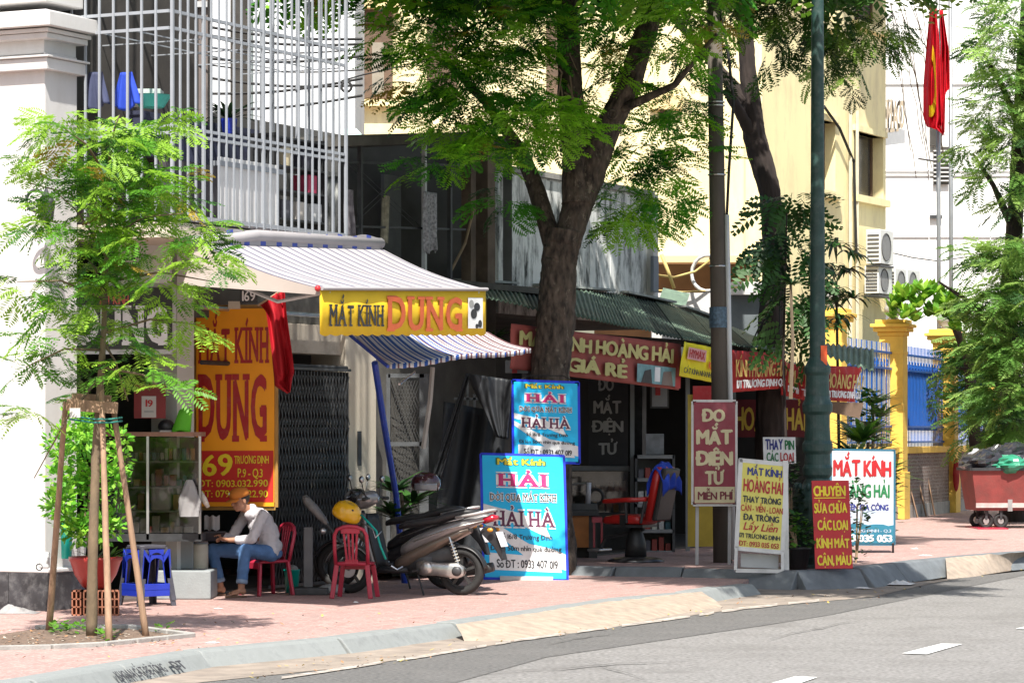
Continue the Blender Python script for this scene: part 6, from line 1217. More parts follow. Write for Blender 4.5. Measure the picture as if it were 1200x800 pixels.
CL2 = [c_(840, 10, 42, .45, .6, .25, 26, .3), c_(890, 15, 42, .4, .6, .25, 20, .3), c_(930, 20, 42, .35, .6, .2, 14, .3), c_(975, 25, 41.8, .35, .6, .25, 18, .3), c_(1010, 45, 41.6, .35, .5, .25, 16, .4), c_(1035, 30, 41.8, .35, .5, .25, 14, .4), c_(905, 60, 42.3, .15, .3, .2, 6, .3), c_(965, 75, 41.6, .12, .3, .15, 5, .3), c_(1000, 85, 41.6, .12, .3, .2, 5, .3), c_(820, 60, 42, .25, .4, .3, 14, .2), c_(800, 110, 42, .2, .4, .25, 8, .2)]
foliage('crown', CL2, .32, tm2, t2, 15, pitch=(-1.1, 0))
foliage('upper_shade_crown', [(tuple(W(a, b, 42)), (1.3, 1.5, .6), 42, .3) for a, b in ((800, -60), (880, -70), (960, -60), (1040, -60), (840, -150), (930, -170), (1010, -150), (760, -130), (900, -60))]+[((((a-600)/F*31.8), 31.8, H+(510-b)/F*31.8), (1.3, 1.6, .6), 42, .3) for a, b in ((900, -120), (980, -130), (1060, -150), (860, -200), (940, -220), (1030, -240))], .5, tm2, t2, 16, TPL_C)  # crown above the view; the near clusters are added to shade the raised kerb
# climbing broad leaves (philodendron like) and spiky palms around the second trunk
cpl = thing('climbing_plant', 'large dark pinnate climber leaves between the second tree and the lamp post', 'climbing plant', (W(925, 0, 43).x, 43, ZP)); bark_tube([Vector((W(925, 0, 43).x, 43, ZP)), W(918, 420, 43), W(922, 250, 43)], [.03, .02, .01], 91, 6).build('stem', bark2, cpl, smooth=True)
foliage('leaves', [c_(930, 235, 43, .22, .3, .2, 9, .1), c_(918, 285, 43, .25, .3, .25, 10, .05), c_(935, 330, 43, .25, .3, .3, 12, .05), c_(930, 375, 43, .2, .3, .2, 7, .1)], .40, [leafA, leafB, leafD], cpl, 92, TPL_C, (-1.2, .1))
st_ = thing('strappy_plant', 'bright strap leaved plant right of the lamp post before the cream wall', 'plant', (W(985, 0, 46).x, 46, ZP)); WM().tube([(W(985, 0, 46).x, 46, ZP), W(980, 330, 46)], [.03, .02], 6).build('stem', bark2, st_)
m = WM(); rg = random.Random(93)
for x_, y_, n_ in ((978, 290, 34), (966, 315, 26), (992, 320, 34), (975, 345, 30), (1000, 350, 26), (960, 355, 20), (985, 375, 22), (996, 300, 14)): blade_leaves(m, W(x_, y_, 46+rg.uniform(-.3, .3)), n_, .62, .055, rg, droop=1.1)
o_ = m.build('leaf_cluster', [leafD, leafA], st_); o_['kind'] = 'stuff'
dracaena('spiky_plant', 'dark trailing plant hanging over the red banner left of the lamp post', (W(925, 0, 42.2).x, 42.0, 2.2), 1.55, 34, .4, .05, 23, 1, (leafD, leafA))
dracaena('spiky_plant', 'light green bushy plant above the white standing board', (W(1005, 0, 45).x, 45, .6), 1.0, 80, .8, .08, 24, 4, (leafA, leafB), lean=.15)
dracaena('spiky_plant', 'spiky green clump growing beside the yellow gate pillar', (W(1022, 0, 48).x, 48, 1.4), .8, 36, .6, .06, 25, 3, (leafA, leafB))
dracaena('spiky_plant', 'hanging fern under the green roof end left of the trunk', (W(585, 0, 37.8).x-.1, 37.6, 2.75), .1, 24, .45, .04, 26, 1, (leafA, leafB))
dracaena('spiky_plant', 'dim houseplant among the scooters behind the black seat', (W(470, 0, 35.2).x, 35.2, .5), .55, 40, .55, .07, 27, 3, (leafD, leafA))
# potted plants in front of the lamp post
def bush(nm, label, base, h, r, n, lsz, mats, seed, pot=None, potr=.14, poth=.25, cat='plant', lobes=None):
    rg = random.Random(seed); rt = thing(nm, label, cat, base); b = Vector(base)
    if pot: WM().lathe([(potr*.75, 0), (potr, poth), (potr*1.05, poth), (potr*1.05, poth+.03), (potr*.9, poth+.03)], b, 18).build('pot', pot, rt, smooth=True)
    z0 = b.z+(poth if pot else 0)
    for k in range(4): WM().tube([(b.x, b.y, z0), (b.x+rg.uniform(-.5, .5)*r, b.y+rg.uniform(-.5, .5)*r, z0+h*.7)], [.012, .006], 5).build('stem', wood, rt)
    m = WM()
    for k in range(n):
        a = rg.uniform(0, 2*PI); t = rg.uniform(0, 1)**.6; zz_ = z0+h*rg.uniform(.05, 1); rr = r*t*math.sin(PI*min(.95, .25+.7*(zz_-z0)/h))*1.05; p = Vector((b.x+rr*math.cos(a), b.y+rr*math.sin(a), zz_)); d = Vector((math.cos(a+rg.uniform(-.6, .6)), math.sin(a+rg.uniform(-.6, .6)), rg.uniform(-.5, .6))).normalized(); sd = d.cross(Vector((0, 0, 1))).normalized(); l = lsz*rg.uniform(.6, 1.2); up3 = sd.cross(d)
        m.m = rg.choice((0, 0, 1)) if len(mats) > 1 else 0
        m.add([p, p+d*l*.45+sd*l*.36+up3*l*.05, p+d*l, p+d*l*.45-sd*l*.36+up3*l*.05], [(0, 1, 2, 3)])
    o = m.build('foliage', list(mats), rt); o['kind'] = 'stuff'; return rt
g_ = Vector((W(935, 0, 36.6).x, 36.7, ZP)); bush('potted_plant', 'leafy plant in a black pot at the foot of the lamp post left side', g_, .42, .24, 170, .11, (leafA, leafB), 31, black_plastic, .16, .24)
bush('potted_plant', 'tall narrow plant climbing beside the yellow sandwich board', (W(929, 0, 36.9).x, 37.0, ZP), 1.1, .14, 200, .09, (leafD, leafA), 32, M('terracotta', (.3, .12, .07), .8), .1, .2)
bush('potted_plant', 'small green bush between the red board and the white board', (W(1003, 0, 38.6).x, 38.6, ZP), 1.05, .22, 190, .10, (leafD, leafA), 33, None)
bush('bush', 'dark shrub growing behind the white standing board', (W(1018, 0, 47).x, 47, ZP), 2.3, .5, 500, .16, (leafA, leafB), 34, None)
# shrub behind the sapling and the red bowl pot
bush('potted_shrub', 'bright green round shrub behind the sapling stakes next to the white pillar', (W(103, 0, 29.0).x, 28.95, .70), 1.0, .30, 260, .085, (M('shrub_green', (.10, .33, .02), .5, .3, 5, 0, trans=.4), M('shrub_light', (.28, .60, .05), .5, .2, 5, 0, trans=.4)), 35, None)
shr = [o for o in S.objects if o.name.startswith('potted_shrub')][0]; m = WM(); rg = random.Random(44)
for k in range(46):
    cx_, cy_ = rg.uniform(64, 142), rg.uniform(482, 632); 
    if ((cx_-102)/46)**2+((cy_-552)/88)**2 > 1: continue
    cc = W(cx_, cy_, 28.95+rg.uniform(-.35, .3))
    for q in range(64):
        d = Vector((rg.gauss(0, 1), rg.gauss(0, 1), rg.gauss(.35, 1))).normalized(); p = cc+d*rg.uniform(.02, .13); d2 = (d+Vector((0, 0, rg.uniform(-.4, .5)))).normalized(); sd = d2.cross(Vector((rg.uniform(-1, 1), rg.uniform(-1, 1), 1))).normalized(); l = rg.uniform(.045, .085); m.m = 1 if rg.random() < .45 else 0
        m.add([p, p+d2*l*.5+sd*l*.32, p+d2*l, p+d2*l*.5-sd*l*.32], [(0, 1, 2, 3)])
o_ = m.build('leaf_clumps', [MATS['shrub_green'], MATS['shrub_light']], shr); o_['kind'] = 'stuff'
rp_ = thing('flower_pot', 'wide red bowl shaped flower pot resting on hollow bricks', 'flower pot', (W(112, 0, 29.2).x, 29.2, .24)); MB().lathe([(.09, 0), (.13, .03), (.20, .14), (.24, .26), (.255, .28), (.255, .31), (.23, .31), (.22, .28), (.02, .27)], seg=28).build('bowl', M('glazed_red', (.36, .03, .025), .35, .15, 5, .05), rp_, smooth=True)
MB().lathe([(.001, .275), (.22, .275)], seg=20, cap=False).build('soil', earth, rp_)
m = MB(); rg = random.Random(3); 
for i in range(18): blade_leaves(m, (rg.uniform(-.05, .2), 0, .28), 1, .35, .035, rg)
o_ = m.build('spiky_leaves', [leafA, leafB], rp_); o_['kind'] = 'stuff'
brick_m = M('hollow_brick', (.36, .14, .08), .85, .15, 8, .3, 40)
for k, x in enumerate((91, 104, 120, 134)):
    hb = thing('hollow_brick', ('leftmost hollow brick under the red flower pot', 'second hollow brick from the left under the flower pot', 'third hollow brick from the left under the flower pot', 'rightmost hollow brick under the red flower pot')[k], 'brick', (W(x, 0, 29.1).x, 29.1, 0), .05*k, 'hollow bricks under the pot')
    m = MB()
    for (x0_, z0_, x1_, z1_) in ((-.045, 0, .045, .012), (-.045, .075, .045, .087), (-.045, .15, .045, .162), (-.045, .225, .045, .24), (-.045, 0, -.033, .24), (.033, 0, .045, .24), (-.006, 0, .006, .24)): m.box((x0_, -.09, z0_), (x1_, .09, z1_))
    m.box((-.04, .0, .005), (.04, .09, .235)); m.build('clay', brick_m, hb)
pw = thing('white_pot', 'white ribbed square planter beside the pillar', 'planter', (W(84, 0, 30.6).x, 30.6, .22)); MB().lathe([(.12, .1), (.15, .42), (.165, .43), (.165, .47)], seg=16).build('body', M('planter_white', (.5, .5, .48), .6, .2, 12, .4), pw, smooth=False); MB().box((-.12, -.1, 0), (.12, .1, .12)).build('foot', concrete, pw)
gr_ = thing('green_bucket', 'narrow teal plastic tube standing behind the white planter', 'bin', (W(78, 0, 30.0).x, 30.0, .5)); MB().lathe([(.05, 0), (.06, .35), (.06, .36)], seg=14).build('body', green_plastic, gr_, smooth=True)
# ------------------------------------------------------------------ sapling with three stakes
sa = thing('sapling', 'young bright green feathery sapling in the pavement pit', 'tree', G(105, 745, 0)); YS = 26.0
br_s = M('sapling_bark', (.16, .115, .07), .85, .25, 10, .5, 50, stretch=(1, 1, .4), dirt=.6, dcol=(.12, .1, .07), dscale=8)
bark_tube([G(107, 745, .0), W(109, 640, YS), W(112, 540, YS), W(117, 460, YS), W(121, 400, YS), W(124, 320, YS+.05), W(127, 240, YS), W(128, 180, YS)], [.05, .043, .038, .032, .026, .02, .014, .008], 41, 10, .05).build('trunk', br_s, sa, smooth=True)
SB = []
rg = random.Random(9)
for (x0_, y0_, x1_, y1_) in ((118, 440, 40, 560), (120, 430, 215, 470), (120, 410, 30, 430), (122, 390, 230, 380), (123, 350, 20, 330), (124, 330, 250, 330), (124, 300, 60, 220), (125, 280, 215, 250), (126, 260, 35, 215), (127, 220, 200, 170), (127, 210, 75, 150), (128, 190, 140, 135), (121, 400, 150, 470), (123, 350, 100, 300), (126, 250, 160, 200)):
    dy = rg.uniform(-.5, .4); a = W(x0_, y0_, YS); b = W(x1_, y1_, YS+dy); md2 = a.lerp(b, .5)+Vector((0, 0, .08)); WM().tube([a, md2, b], [.014, .009, .004], 5).build('branch', br_s, sa, smooth=True); SB.append((a, md2, b))
sm = [M('sap_leaf_mid', (.10, .28, .02), .5, .25, 4, 0, trans=.45), M('sap_leaf_light', (.30, .52, .05), .5, .15, 4, 0, trans=.5), M('sap_leaf_deep', (.035, .13, .015), .55, .3, 4, 0, trans=.35), M('leaf_dying', (.42, .30, .05))]
CS = [c_(70, 150, 26, .22, .3, .12, 12, .5), c_(62, 190, 26, .2, .3, .12, 11, .5), c_(105, 180, 25.8, .3, .4, .2, 26, .5), c_(160, 165, 26, .25, .3, .14, 16, .5), c_(195, 135, 26, .15, .2, .10, 7, .6), c_(75, 135, 26, .12, .2, .06, 5, .6), c_(150, 220, 25.8, .32, .4, .18, 26, .5), c_(90, 235, 26, .35, .4, .2, 28, .4), c_(205, 225, 26, .25, .3, .2, 18, .5), c_(230, 270, 26, .18, .3, .16, 12, .5), c_(62, 275, 26, .22, .3, .14, 11, .5), c_(110, 290, 26, .32, .4, .2, 24, .35), c_(180, 280, 25.9, .3, .4, .2, 24, .5), c_(30, 330, 26, .18, .3, .12, 10, .5), c_(75, 350, 26, .25, .35, .16, 16, .4), c_(240, 315, 25.8, .22, .3, .08, 8, .6), c_(195, 335, 25.9, .22, .3, .12, 11, .5), c_(150, 330, 26, .25, .3, .12, 9, .4), c_(140, 395, 25.9, .2, .3, .1, 8, .4), c_(60, 400, 26, .22, .3, .16, 13, .4), c_(30, 435, 26, .15, .3, .1, 6, .5), c_(165, 430, 25.8, .2, .3, .08, 9, .7), c_(185, 455, 25.8, .1, .2, .05, 2, .7), c_(40, 480, 26, .2, .3, .08, 6, .5), c_(30, 540-60, 26, .1, .2, .06, 2, .5), c_(95, 440, 26, .2, .3, .1, 7, .3), c_(120, 375, 26.2, .2, .3, .14, 9, .3), c_(265, 300, 25.7, .12, .2, .08, 5, .7), c_(215, 375, 25.8, .12, .2, .08, 4, .7)]
foliage('crown', [(a, b, int(n*1.05), l) for a, b, n, l in CS], .23, sm, sa, 42)
stk = ((57, 738, 77, 470, 26.9), (128, 752, 118, 435, 25.4), (172, 745, 133, 480, 25.9))
nms = ('left leaning wooden stake of the sapling', 'middle upright wooden stake nearest the kerb', 'right leaning wooden stake of the sapling')
for (x0_, y0_, x1_, y1_, Yk), nm_ in zip(stk, nms):
    b = G(x0_, y0_, 0); s_ = thing('wooden_stake', nm_, 'stake', b, 0, 'sapling stakes'); bark_tube([b-Vector((0, 0, .05)), b.lerp(W(x1_, y1_, 26.05), .5), W(x1_, y1_, 26.05)], [.031, .027, .023], 50+x0_, 9, .06, 5).build('pole', stake_wood, s_, smooth=True)
for (x0_, y0_, x1_, y1_, n_, dY) in ((78, 474, 138, 478, 'front wooden crossbar nailed between the stake tops', 0), (84, 467, 130, 470, 'rear wooden crossbar nailed between the stake tops', .12)):
    s_ = thing('wooden_crossbar', n_, 'crossbar', W(x0_, y0_, 25.95+dY)); WM().beam(W(x0_, y0_, 25.95+dY), W(x1_, y1_, 25.95+dY), .04, .10, (0, 0, 1)).build('plank', stake_wood, s_, bevel=.005)
tie = thing('cloth_tie', 'teal tie wound around the sapling stakes', 'tie', W(110, 492, 25.95)); 
for y in (490, 494): WM().tube([W(82, y-3, 25.95), W(110, y+1, 25.85), W(130, y+1, 25.85), W(143, y-1, 25.95)], .009, 6).build('band', M('dull_teal', (.02, .16, .13), .7), tie, smooth=True)
wt = thing('white_tag', 'small pale box tag tied below the sapling crossbar', 'tag', W(88, 483, 25.85)); WM().box(W(82, 489, 25.85), W(94, 478, 25.83)).build('tag', M('tag_white', (.5, .5, .48), .7), wt)
pg_ = thing('ground_plant', 'low leafy weeds around the sapling foot', 'weeds', G(90, 746, 0)); m = WM(); rg = random.Random(6)
for k in range(150):
    x_, y_ = (rg.uniform(60, 100), rg.uniform(738, 744)) if k < 80 else (rg.uniform(115, 132), rg.uniform(742, 752)) if k < 130 else (rg.uniform(185, 205), rg.uniform(738, 742))
    p = G(x_, y_, 0)+Vector((0, 0, rg.uniform(.01, .08))); a = rg.uniform(0, 6.28); d = Vector((math.cos(a), math.sin(a), rg.uniform(0, .6))).normalized(); sd = d.cross(Vector((0, 0, 1))).normalized(); l = rg.uniform(.05, .1); m.m = k % 2; m.add([p, p+d*l*.5+sd*l*.3, p+d*l, p+d*l*.5-sd*l*.3], [(0, 1, 2, 3)])
o_ = m.build('leaves', [leafB, sm[0]], pg_); o_['kind'] = 'stuff'
# dry litter in the pit
m = WM()
for k in range(420):
    x_, y_ = rg.uniform(-10, 205), rg.uniform(739, 758)
    p = G(x_, y_, 0)+Vector((0, 0, .012)); a = rg.uniform(0, 6.28); d = Vector((math.cos(a), math.sin(a), rg.uniform(-.1, .3))); sd = Vector((-d.y, d.x, 0)); l = rg.uniform(.02, .05); m.m = k % 3; m.add([p, p+d*l*.5+sd*l*.3, p+d*l, p+d*l*.5-sd*l*.3], [(0, 1, 2, 3)])
m.build('leaf_litter', [earth, M('dry_leaf', (.32, .17, .08), .9), M('pale_chip', (.45, .40, .33), .9)], None, kind='stuff')
# ------------------------------------------------------------------ cream government building
cream = M('cream_plaster', (.88, .76, .43), .85, .05, 1.0, .1, 40, dirt=.65, dcol=(.52, .42, .26), dscale=1.8, stretch=(1, 1, .35)); ycream = M('ochre_plaster', (.78, .60, .30), .85, .06, 1.5, .1, 40, dirt=.2, dcol=(.5, .36, .18))
YM = Matrix.Translation((W(893, 0, 57).x, 57, 0)) @ Matrix.Rotation(TH, 4, 'Z')
yb = thing('cream_building', 'tall cream plastered building behind the trees with deep set windows', 'building', (W(893, 0, 57).x, 57, 0), TH)
C0_ = Vector((W(893, 0, 57).x, 57, 0))
def Ys(px): k = (px-600)/F; return (k*C0_.y-C0_.x)/(.445-.895*k)
def Yz(px, py): return H-(py-510)/F*(C0_.y+.895*Ys(px))
YB = lambda: MB(YM)
cols_ = [(958, 979), (1001, 1035)]; s_end = Ys(1038)
segs = [(-.0, Ys(cols_[0][0])), (Ys(cols_[0][1]), Ys(cols_[1][0])), (Ys(cols_[1][1]), s_end)]
for a, b in segs: YB().box((a, 0, .1), (b, .3, 15)).build('wall_pier', cream, yb)
for (xa, xb) in cols_:
    a, b = Ys(xa), Ys(xb); rows = [(Yz(xa, 228 if xa > 990 else 222), Yz(xa, 153 if xa > 990 else 139)), (Yz(xa, 24), Yz(xa, -60)), (11.6, 12.9)]; z = .1
    for (r0, r1) in rows:
        YB().box((a+.002, .002, z), (b-.002, .298, r0)).build('wall_infill', cream, yb)
        wn = YB().box((a, .26, r0), (b, .3, r1)).build('window', M('dark_glass', (.06, .055, .05), .2, .3, 3), yb)
        for fx in (.03, .5, .97): YB().box((a+(b-a)*fx-.03, .22, r0), (a+(b-a)*fx+.03, .26, r1)).build('window_frame', M('brown_frame', (.12, .07, .04), .6), wn)
        YB().box((a-.12, -.12, r0-.14), (b+.12, .26, r0)).build('window_sill', cream, wn); YB().box((a-.1, -.06, r1), (b+.1, .25, r1+.12)).build('window_head', cream, wn); z = r1+.0
    YB().box((a+.002, .002, z+.12), (b-.002, .298, 15)).build('wall_infill', cream, yb)
for px in (992, 1000): 
    s = Ys(px); YB().tube([(s, -.08, 3), (s, -.08, Yz(px, 130))], .035, 6).build('drain_pipe', M('pipe_cream', (.6, .55, .42), .6), yb); 
YB().tube([(Ys(960), -.1, Yz(960, 125)), (Ys(978), -.1, Yz(978, 150)), (Ys(995), -.1, Yz(995, 190)), (Ys(998), -.1, Yz(998, 300))], .03, 5).build('cable_bundle', rubber, yb)
# side wall facing the street corner (towards the camera): upper wall and recess below
Yw = 57.0
def fbox(x0, y0, x1, y1, Y, Y2, name, mat, parent, bevel=0):
    a = W(x0, y1, Y); b = W(x1, y0, Y); return WM().box((a.x, Y, a.z), (b.x, Y2, b.z)).build(name, mat, parent, bevel=bevel)
zb = W(0, 300, Yw).z
m = WM(); m.box((W(417, 0, Yw).x, Yw, zb), (C0_.x-.01, Yw+.5, 15)); m.build('side_wall', cream, yb)
WM().box((W(417, 0, Yw).x, Yw-.12, zb-.12), (C0_.x, Yw+.5, zb-.002)).build('ledge', ycream, yb)
WM().box((W(700, 0, Yw).x, Yw+2, 0), (C0_.x+.3, Yw+2.2, zb)).build('recess_wall', M('brown_recess', (.20, .12, .06), .9, .3, 1.5), yb)
WM().box((W(417, 0, Yw).x, Yw+.6, 15.01), (C0_.x+4, Yw+9, 15.2)).build('roof', concrete, yb)
fbox(424, 10, 460, 116, Yw-.05, Yw-.01, 'window', M('brown_shutter', (.13, .08, .05), .7, .3, 4), yb); fbox(420, 0, 466, 9, Yw-.3, Yw, 'window_hood', ycream, yb); fbox(418, 117, 468, 124, Yw-.2, Yw, 'window_sill', cream, yb)
fbox(436, 50, 450, 112, Yw-.07, Yw-.05, 'window_pane', M('dull_pane', (.28, .25, .2), .3), yb)
fbox(762, 112, 800, 128, Yw-.15, Yw, 'window_hood', ycream, yb); fbox(773, 128, 786, 150, Yw-.03, Yw-.01, 'window', M('brown_shutter', ()), yb)
fbox(500, 20, 536, 110, Yw-.05, Yw-.01, 'window', M('brown_shutter', ()), yb); fbox(640, 20, 680, 110, Yw-.05, Yw-.01, 'window', M('brown_shutter', ()), yb)
for x in (872, 1): 
    if x > 1: fbox(x, -200, x+2, 298, Yw-.05, Yw, 'pilaster', ycream, yb)
# white low wall, tank and cables behind the green roof
lw = thing('white_parapet', 'low white rooftop parapet seen right of the mildewed wall', 'parapet', W(800, 400, 48.5)); fbox(764, 343, 836, 420, 48.5, 48.8, 'wall', white_paint, lw); fbox(858, 330, 895, 345, 48.4, 48.8, 'top', white_paint, lw); fbox(856, 345, 892, 400, 48.6, 48.8, 'grey_panel', M('slate_grey', (.12, .14, .15), .8), lw)
rc = thing('roof_ridge', 'small green ridge sheet on the white parapet', 'roof sheet', W(790, 355, 47.8)); m = WM(); m.add([W(772, 352, 47.6), W(803, 360, 47.6), W(808, 345, 48.1), W(777, 338, 48.1)], [(0, 1, 2, 3)]); m.build('sheet', roof_m, rc, thick=.03)
cbx = thing('rooftop_cables', 'loose pale cables strung across the recess behind the utility pole', 'cables', W(790, 340, 48.2))
for pts, r_ in ((((768, 322), (790, 325), (815, 318), (832, 305), (834, 290)), .02), (((775, 298), (783, 318), (790, 338)), .03), (((766, 340), (800, 342), (838, 340), (868, 336)), .015), (((858, 315), (866, 325), (868, 333)), .015)): WM().tube([W(x, y, 48.2) for x, y in pts], r_, 5).build('cable', M('cable_yellow', (.55, .42, .15), .6), cbx, smooth=True)
WM().ring(W(829, 320, 48.2), (.6, 1, 0), .28, .03, 18, 5).build('cable_loop', white_paint, cbx, smooth=True)
# pale neighbour wall seen through the cage
nb = thing('pale_house', 'pale white house wall behind the balcony cage with old cables', 'house', (W(330, 0, 47).x, 47, 0)); pw_ = M('pale_blue_white', (.70, .72, .74), .85, .06, 1.2, .1, dirt=.3, dcol=(.45, .47, .5), dscale=1)
fbox(180, -380, 416, 640, 47, 50, 'wall', pw_, nb); fbox(290, -380, 296, 300, 46.9, 46.99, 'drain_pipe', M('dull_pipe', (.15, .18, .18), .6), nb); fbox(270, -50, 292, 190, 46.95, 46.99, 'window', M('dark_glass', ()), nb)
m = WM(); m.add([W(402, 152, 46.9), W(418, 152, 46.9), W(432, 168, 46.0), W(402, 168, 46.0)], [(0, 1, 2, 3)]); m.build('green_canopy', M('mint_canopy', (.45, .62, .55), .6), nb, thick=.03)
cw = thing('overhead_cables', 'black overhead cables crossing behind the balcony cage', 'cables', W(330, 60, 44))
for ya, yb_ in ((40, 52), (55, 58), (68, 66), (75, 82), (90, 100), (110, 92), (128, 112), (30, 46)): WM().tube([W(235+380*t/10*.5, ya+(yb_-ya)*t/10+6*math.sin(PI*t/10), 44) for t in range(11)], .012 if ya % 2 else .02, 5).build('cable', rubber, cw)
WM().tube([W(400, 95, 44), W(425, 88, 44), W(470, 78, 44)], .012, 5).build('cable', rubber, cw)
pj = thing('cable_coil', 'coil of dark cable hanging between the pale house and the cream building', 'coil', W(405, 100, 43.8)); WM().ring(W(406, 102, 43.8), (0, 1, 0), .07, .02, 14, 5).build('coil', rubber, pj, smooth=True)
# ------------------------------------------------------------------ white building on the right
wb = thing('white_building', 'sunlit white building behind the flagpoles on the right', 'building', (W(1150, 0, 72).x, 72, 0)); wp = M('bright_white', (.82, .82, .80), .8, .04, .8, .05, dirt=.3, dcol=(.5, .5, .49), dscale=1.2, stretch=(1, 1, .35))
fbox(1020, -700, 1600, 640, 72, 80, 'wall', wp, wb)
for y in (98, 200, 205, 277): fbox(1034, y, 1600, y+1, 71.96, 71.99, 'wall_joint', M('joint_grey', (.68, .68, .68), .8), wb)
for x in (1088, 1160): fbox(x, -300, x+1.2, 500, 71.96, 71.99, 'wall_joint', M('joint_grey', ()), wb)
fbox(1094, 172, 1112, 216, 71.9, 71.97, 'dark_wall_panel', M('dark_glass', ()), wb)  # dark slatted panel standing in for vertical sign lettering
for y in range(176, 216, 5): fbox(1094, y, 1112, y+1.5, 71.85, 71.89, 'louvre', white_paint, wb)
fbox(1090, 252, 1104, 256, 71.9, 71.97, 'slot', dark_metal, wb); fbox(1090, 120, 1104, 171, 71.9, 71.97, 'dark_wall_panel', M('dark_glass', ()), wb)
ls = thing('letter_sign', 'box sign with gold edged capital letters jutting between the two buildings', 'sign', W(1045, 170, 66))
a = W(1034, 165, 66); b = W(1057, 165, 68.5); t1, t2_ = W(1034, 168, 66), W(1057, 166, 68.5)
m = WM(); m.add([W(1034, 171, 66), W(1058, 168, 68.5), W(1058, 152, 68.5), W(1034, 150, 66), W(1034, 160, 69)], [(0, 1, 2, 3)]); m.build('soffit', grey_metal, ls, thick=.1)
A = W(1035, 155, 66); sg = Sign(A, W(1058, 152, 68.5)-A, W(1035, 118, 66)-A, (0, 0, 100, 100))
for off, mt in ((.0, M('letter_brown', (.14, .09, .03), .5)), (.06, M('letter_gold', (.60, .45, .25), .4, metal=.3))): sg.text('MAO', 4, 98, 96, 4, mt, ls, .05, True, off=off)
# air conditioners
def ac(nm, label, px, py, w_, h_, Y):
    p = W(px, py, Y); rt = thing(nm, label, 'air conditioner', p, TH, 'outdoor air conditioning units'); m = MB(); m.box((-.0, -.30, 0), (w_, 0, h_)).build('casing', M('ac_white', (.66, .66, .63), .5, .05, 4, .02), rt, bevel=.01)
    for k in range(7): MB().box((-.012, -.27, .05+k*(h_-.1)/7), (-.001, -.03, .05+k*(h_-.1)/7+.035)).build('louvre', M('ac_dark', (.08, .08, .08), .6), rt)
    MB().ring((w_*.42, -.305, h_*.5), (0, 1, 0), h_*.4, .012, 20, 5).build('fan_guard', M('ac_dark', ()), rt, smooth=True); MB().lathe([(.001, 0), (h_*.38, 0)], seg=18, cap=False, X=Matrix.Translation((w_*.42, -.303, h_*.5)) @ Matrix.Rotation(PI/2, 4, 'X')).build('fan', M('ac_grey', (.2, .2, .2), .6), rt)
    MB().box((0, -.3, -.06), (w_, 0, -.02)).build('bracket', dark_metal, rt); return rt
def acp(px): s = Ys(px); return C0_+Vector((.445*s, .895*s, 0))
for px, py, lab in ((1001, 309, 'uppermost outdoor unit on the cream building corner'), (1003, 344, 'outdoor unit directly below the uppermost one'), (1023, 346, 'right hand outdoor unit of the lower pair'), (1037, 347, 'farthest small outdoor unit half behind the leaves')):
    Y_ = C0_.y+.895*Ys(min(px, 1036)); p = W(px, py, Y_-.1); ac('air_conditioner', lab, px+.30*.895*F/Y_*.0+14-(4 if py > 330 else 0), py, .80, .68 if py < 330 else .55, Y_-.2)
# flagpoles and flags
fpm = M('flagpole_steel', (.28, .29, .30), .4, .1, 5, .03, metal=.5)
for k, (x, xt, lab) in enumerate(((1101, 1099, 'left steel flagpole in front of the white building'), (1115.5, 1113.5, 'right steel flagpole in front of the white building'))):
    fp_ = thing('flagpole', lab, 'flagpole', Vector((W(x, 0, 64.6).x, 64.6, ZP)), 0, 'pair of flagpoles'); WM().tube([Vector((W(x, 0, 64.6).x, 64.6, ZP)), W(xt, -60, 64.6)], .045, 8).build('shaft', fpm, fp_, smooth=True); WM().tube([W(1076 if k == 0 else 1101, 186, 64.6), W(1101 if k == 0 else 1115, 190, 64.6)], .02, 5).build('cross_arm', fpm, fp_)
def flag(lab, PLx, Y, seed, extra=None):
    rt = thing('national_flag', lab, 'flag', W(PLx[0][0][0], PLx[0][0][1], Y))
    def f(u, v, dy=0):
        t = v*(len(PLx)-1); i = min(int(t), len(PLx)-2); g2 = t-i; a = [PLx[i][0][k]*(1-g2)+PLx[i+1][0][k]*g2 for k in (0, 1)]; b = [PLx[i][1][k]*(1-g2)+PLx[i+1][1][k]*g2 for k in (0, 1)]
        return W(a[0]*(1-u)+b[0]*u, a[1]*(1-u)+b[1]*u, Y+.16*math.sin(u*14+seed+v*2)+.06*math.sin(u*27+v*6)+dy)
    pn = WM().grid(f, 30, 24).build('fabric', M('flag_bright', (.75, .008, .03), .7, .1, 3, .1, trans=.35), rt, smooth=True, thick=.004); return rt, f
r1, f1 = flag('limp red flag with a yellow curved emblem on the left flagpole', [((1090, 8), (1097, 8)), ((1086, 50), (1101, 50)), ((1082, 100), (1102, 100)), ((1082, 138), (1105, 140)), ((1086, 149), (1102, 150)), ((1095, 150), (1108, 160))], 64.2, 0)
m = WM(); pts = [(.15+.28*(1-math.cos(t))*.5*0+.0+.34*math.sin(t), .40+.16*math.cos(t)) for t in np.linspace(-.2, 2.9, 12)]; V_ = []
for i, (u, v) in enumerate(pts):
    for e in (-.05, .05): V_.append(f1(min(1, max(0, u+.22+e*math.sin(np.linspace(-.2, 2.9, 12)[i]))), v+e*.7*math.cos(np.linspace(-.2, 2.9, 12)[i]), -.05))
m.add(V_, [(2*i, 2*i+1, 2*i+3, 2*i+2) for i in range(11)]).build('yellow_emblem', p_yel, r1)
flag('limp red flag hanging between the two flagpoles', [((1101, 12), (1105, 12)), ((1102, 50), (1112, 60)), ((1101, 100), (1113, 104)), ((1103, 140), (1108, 108)), ((1104, 160), (1107, 155))], 64.3, 3)
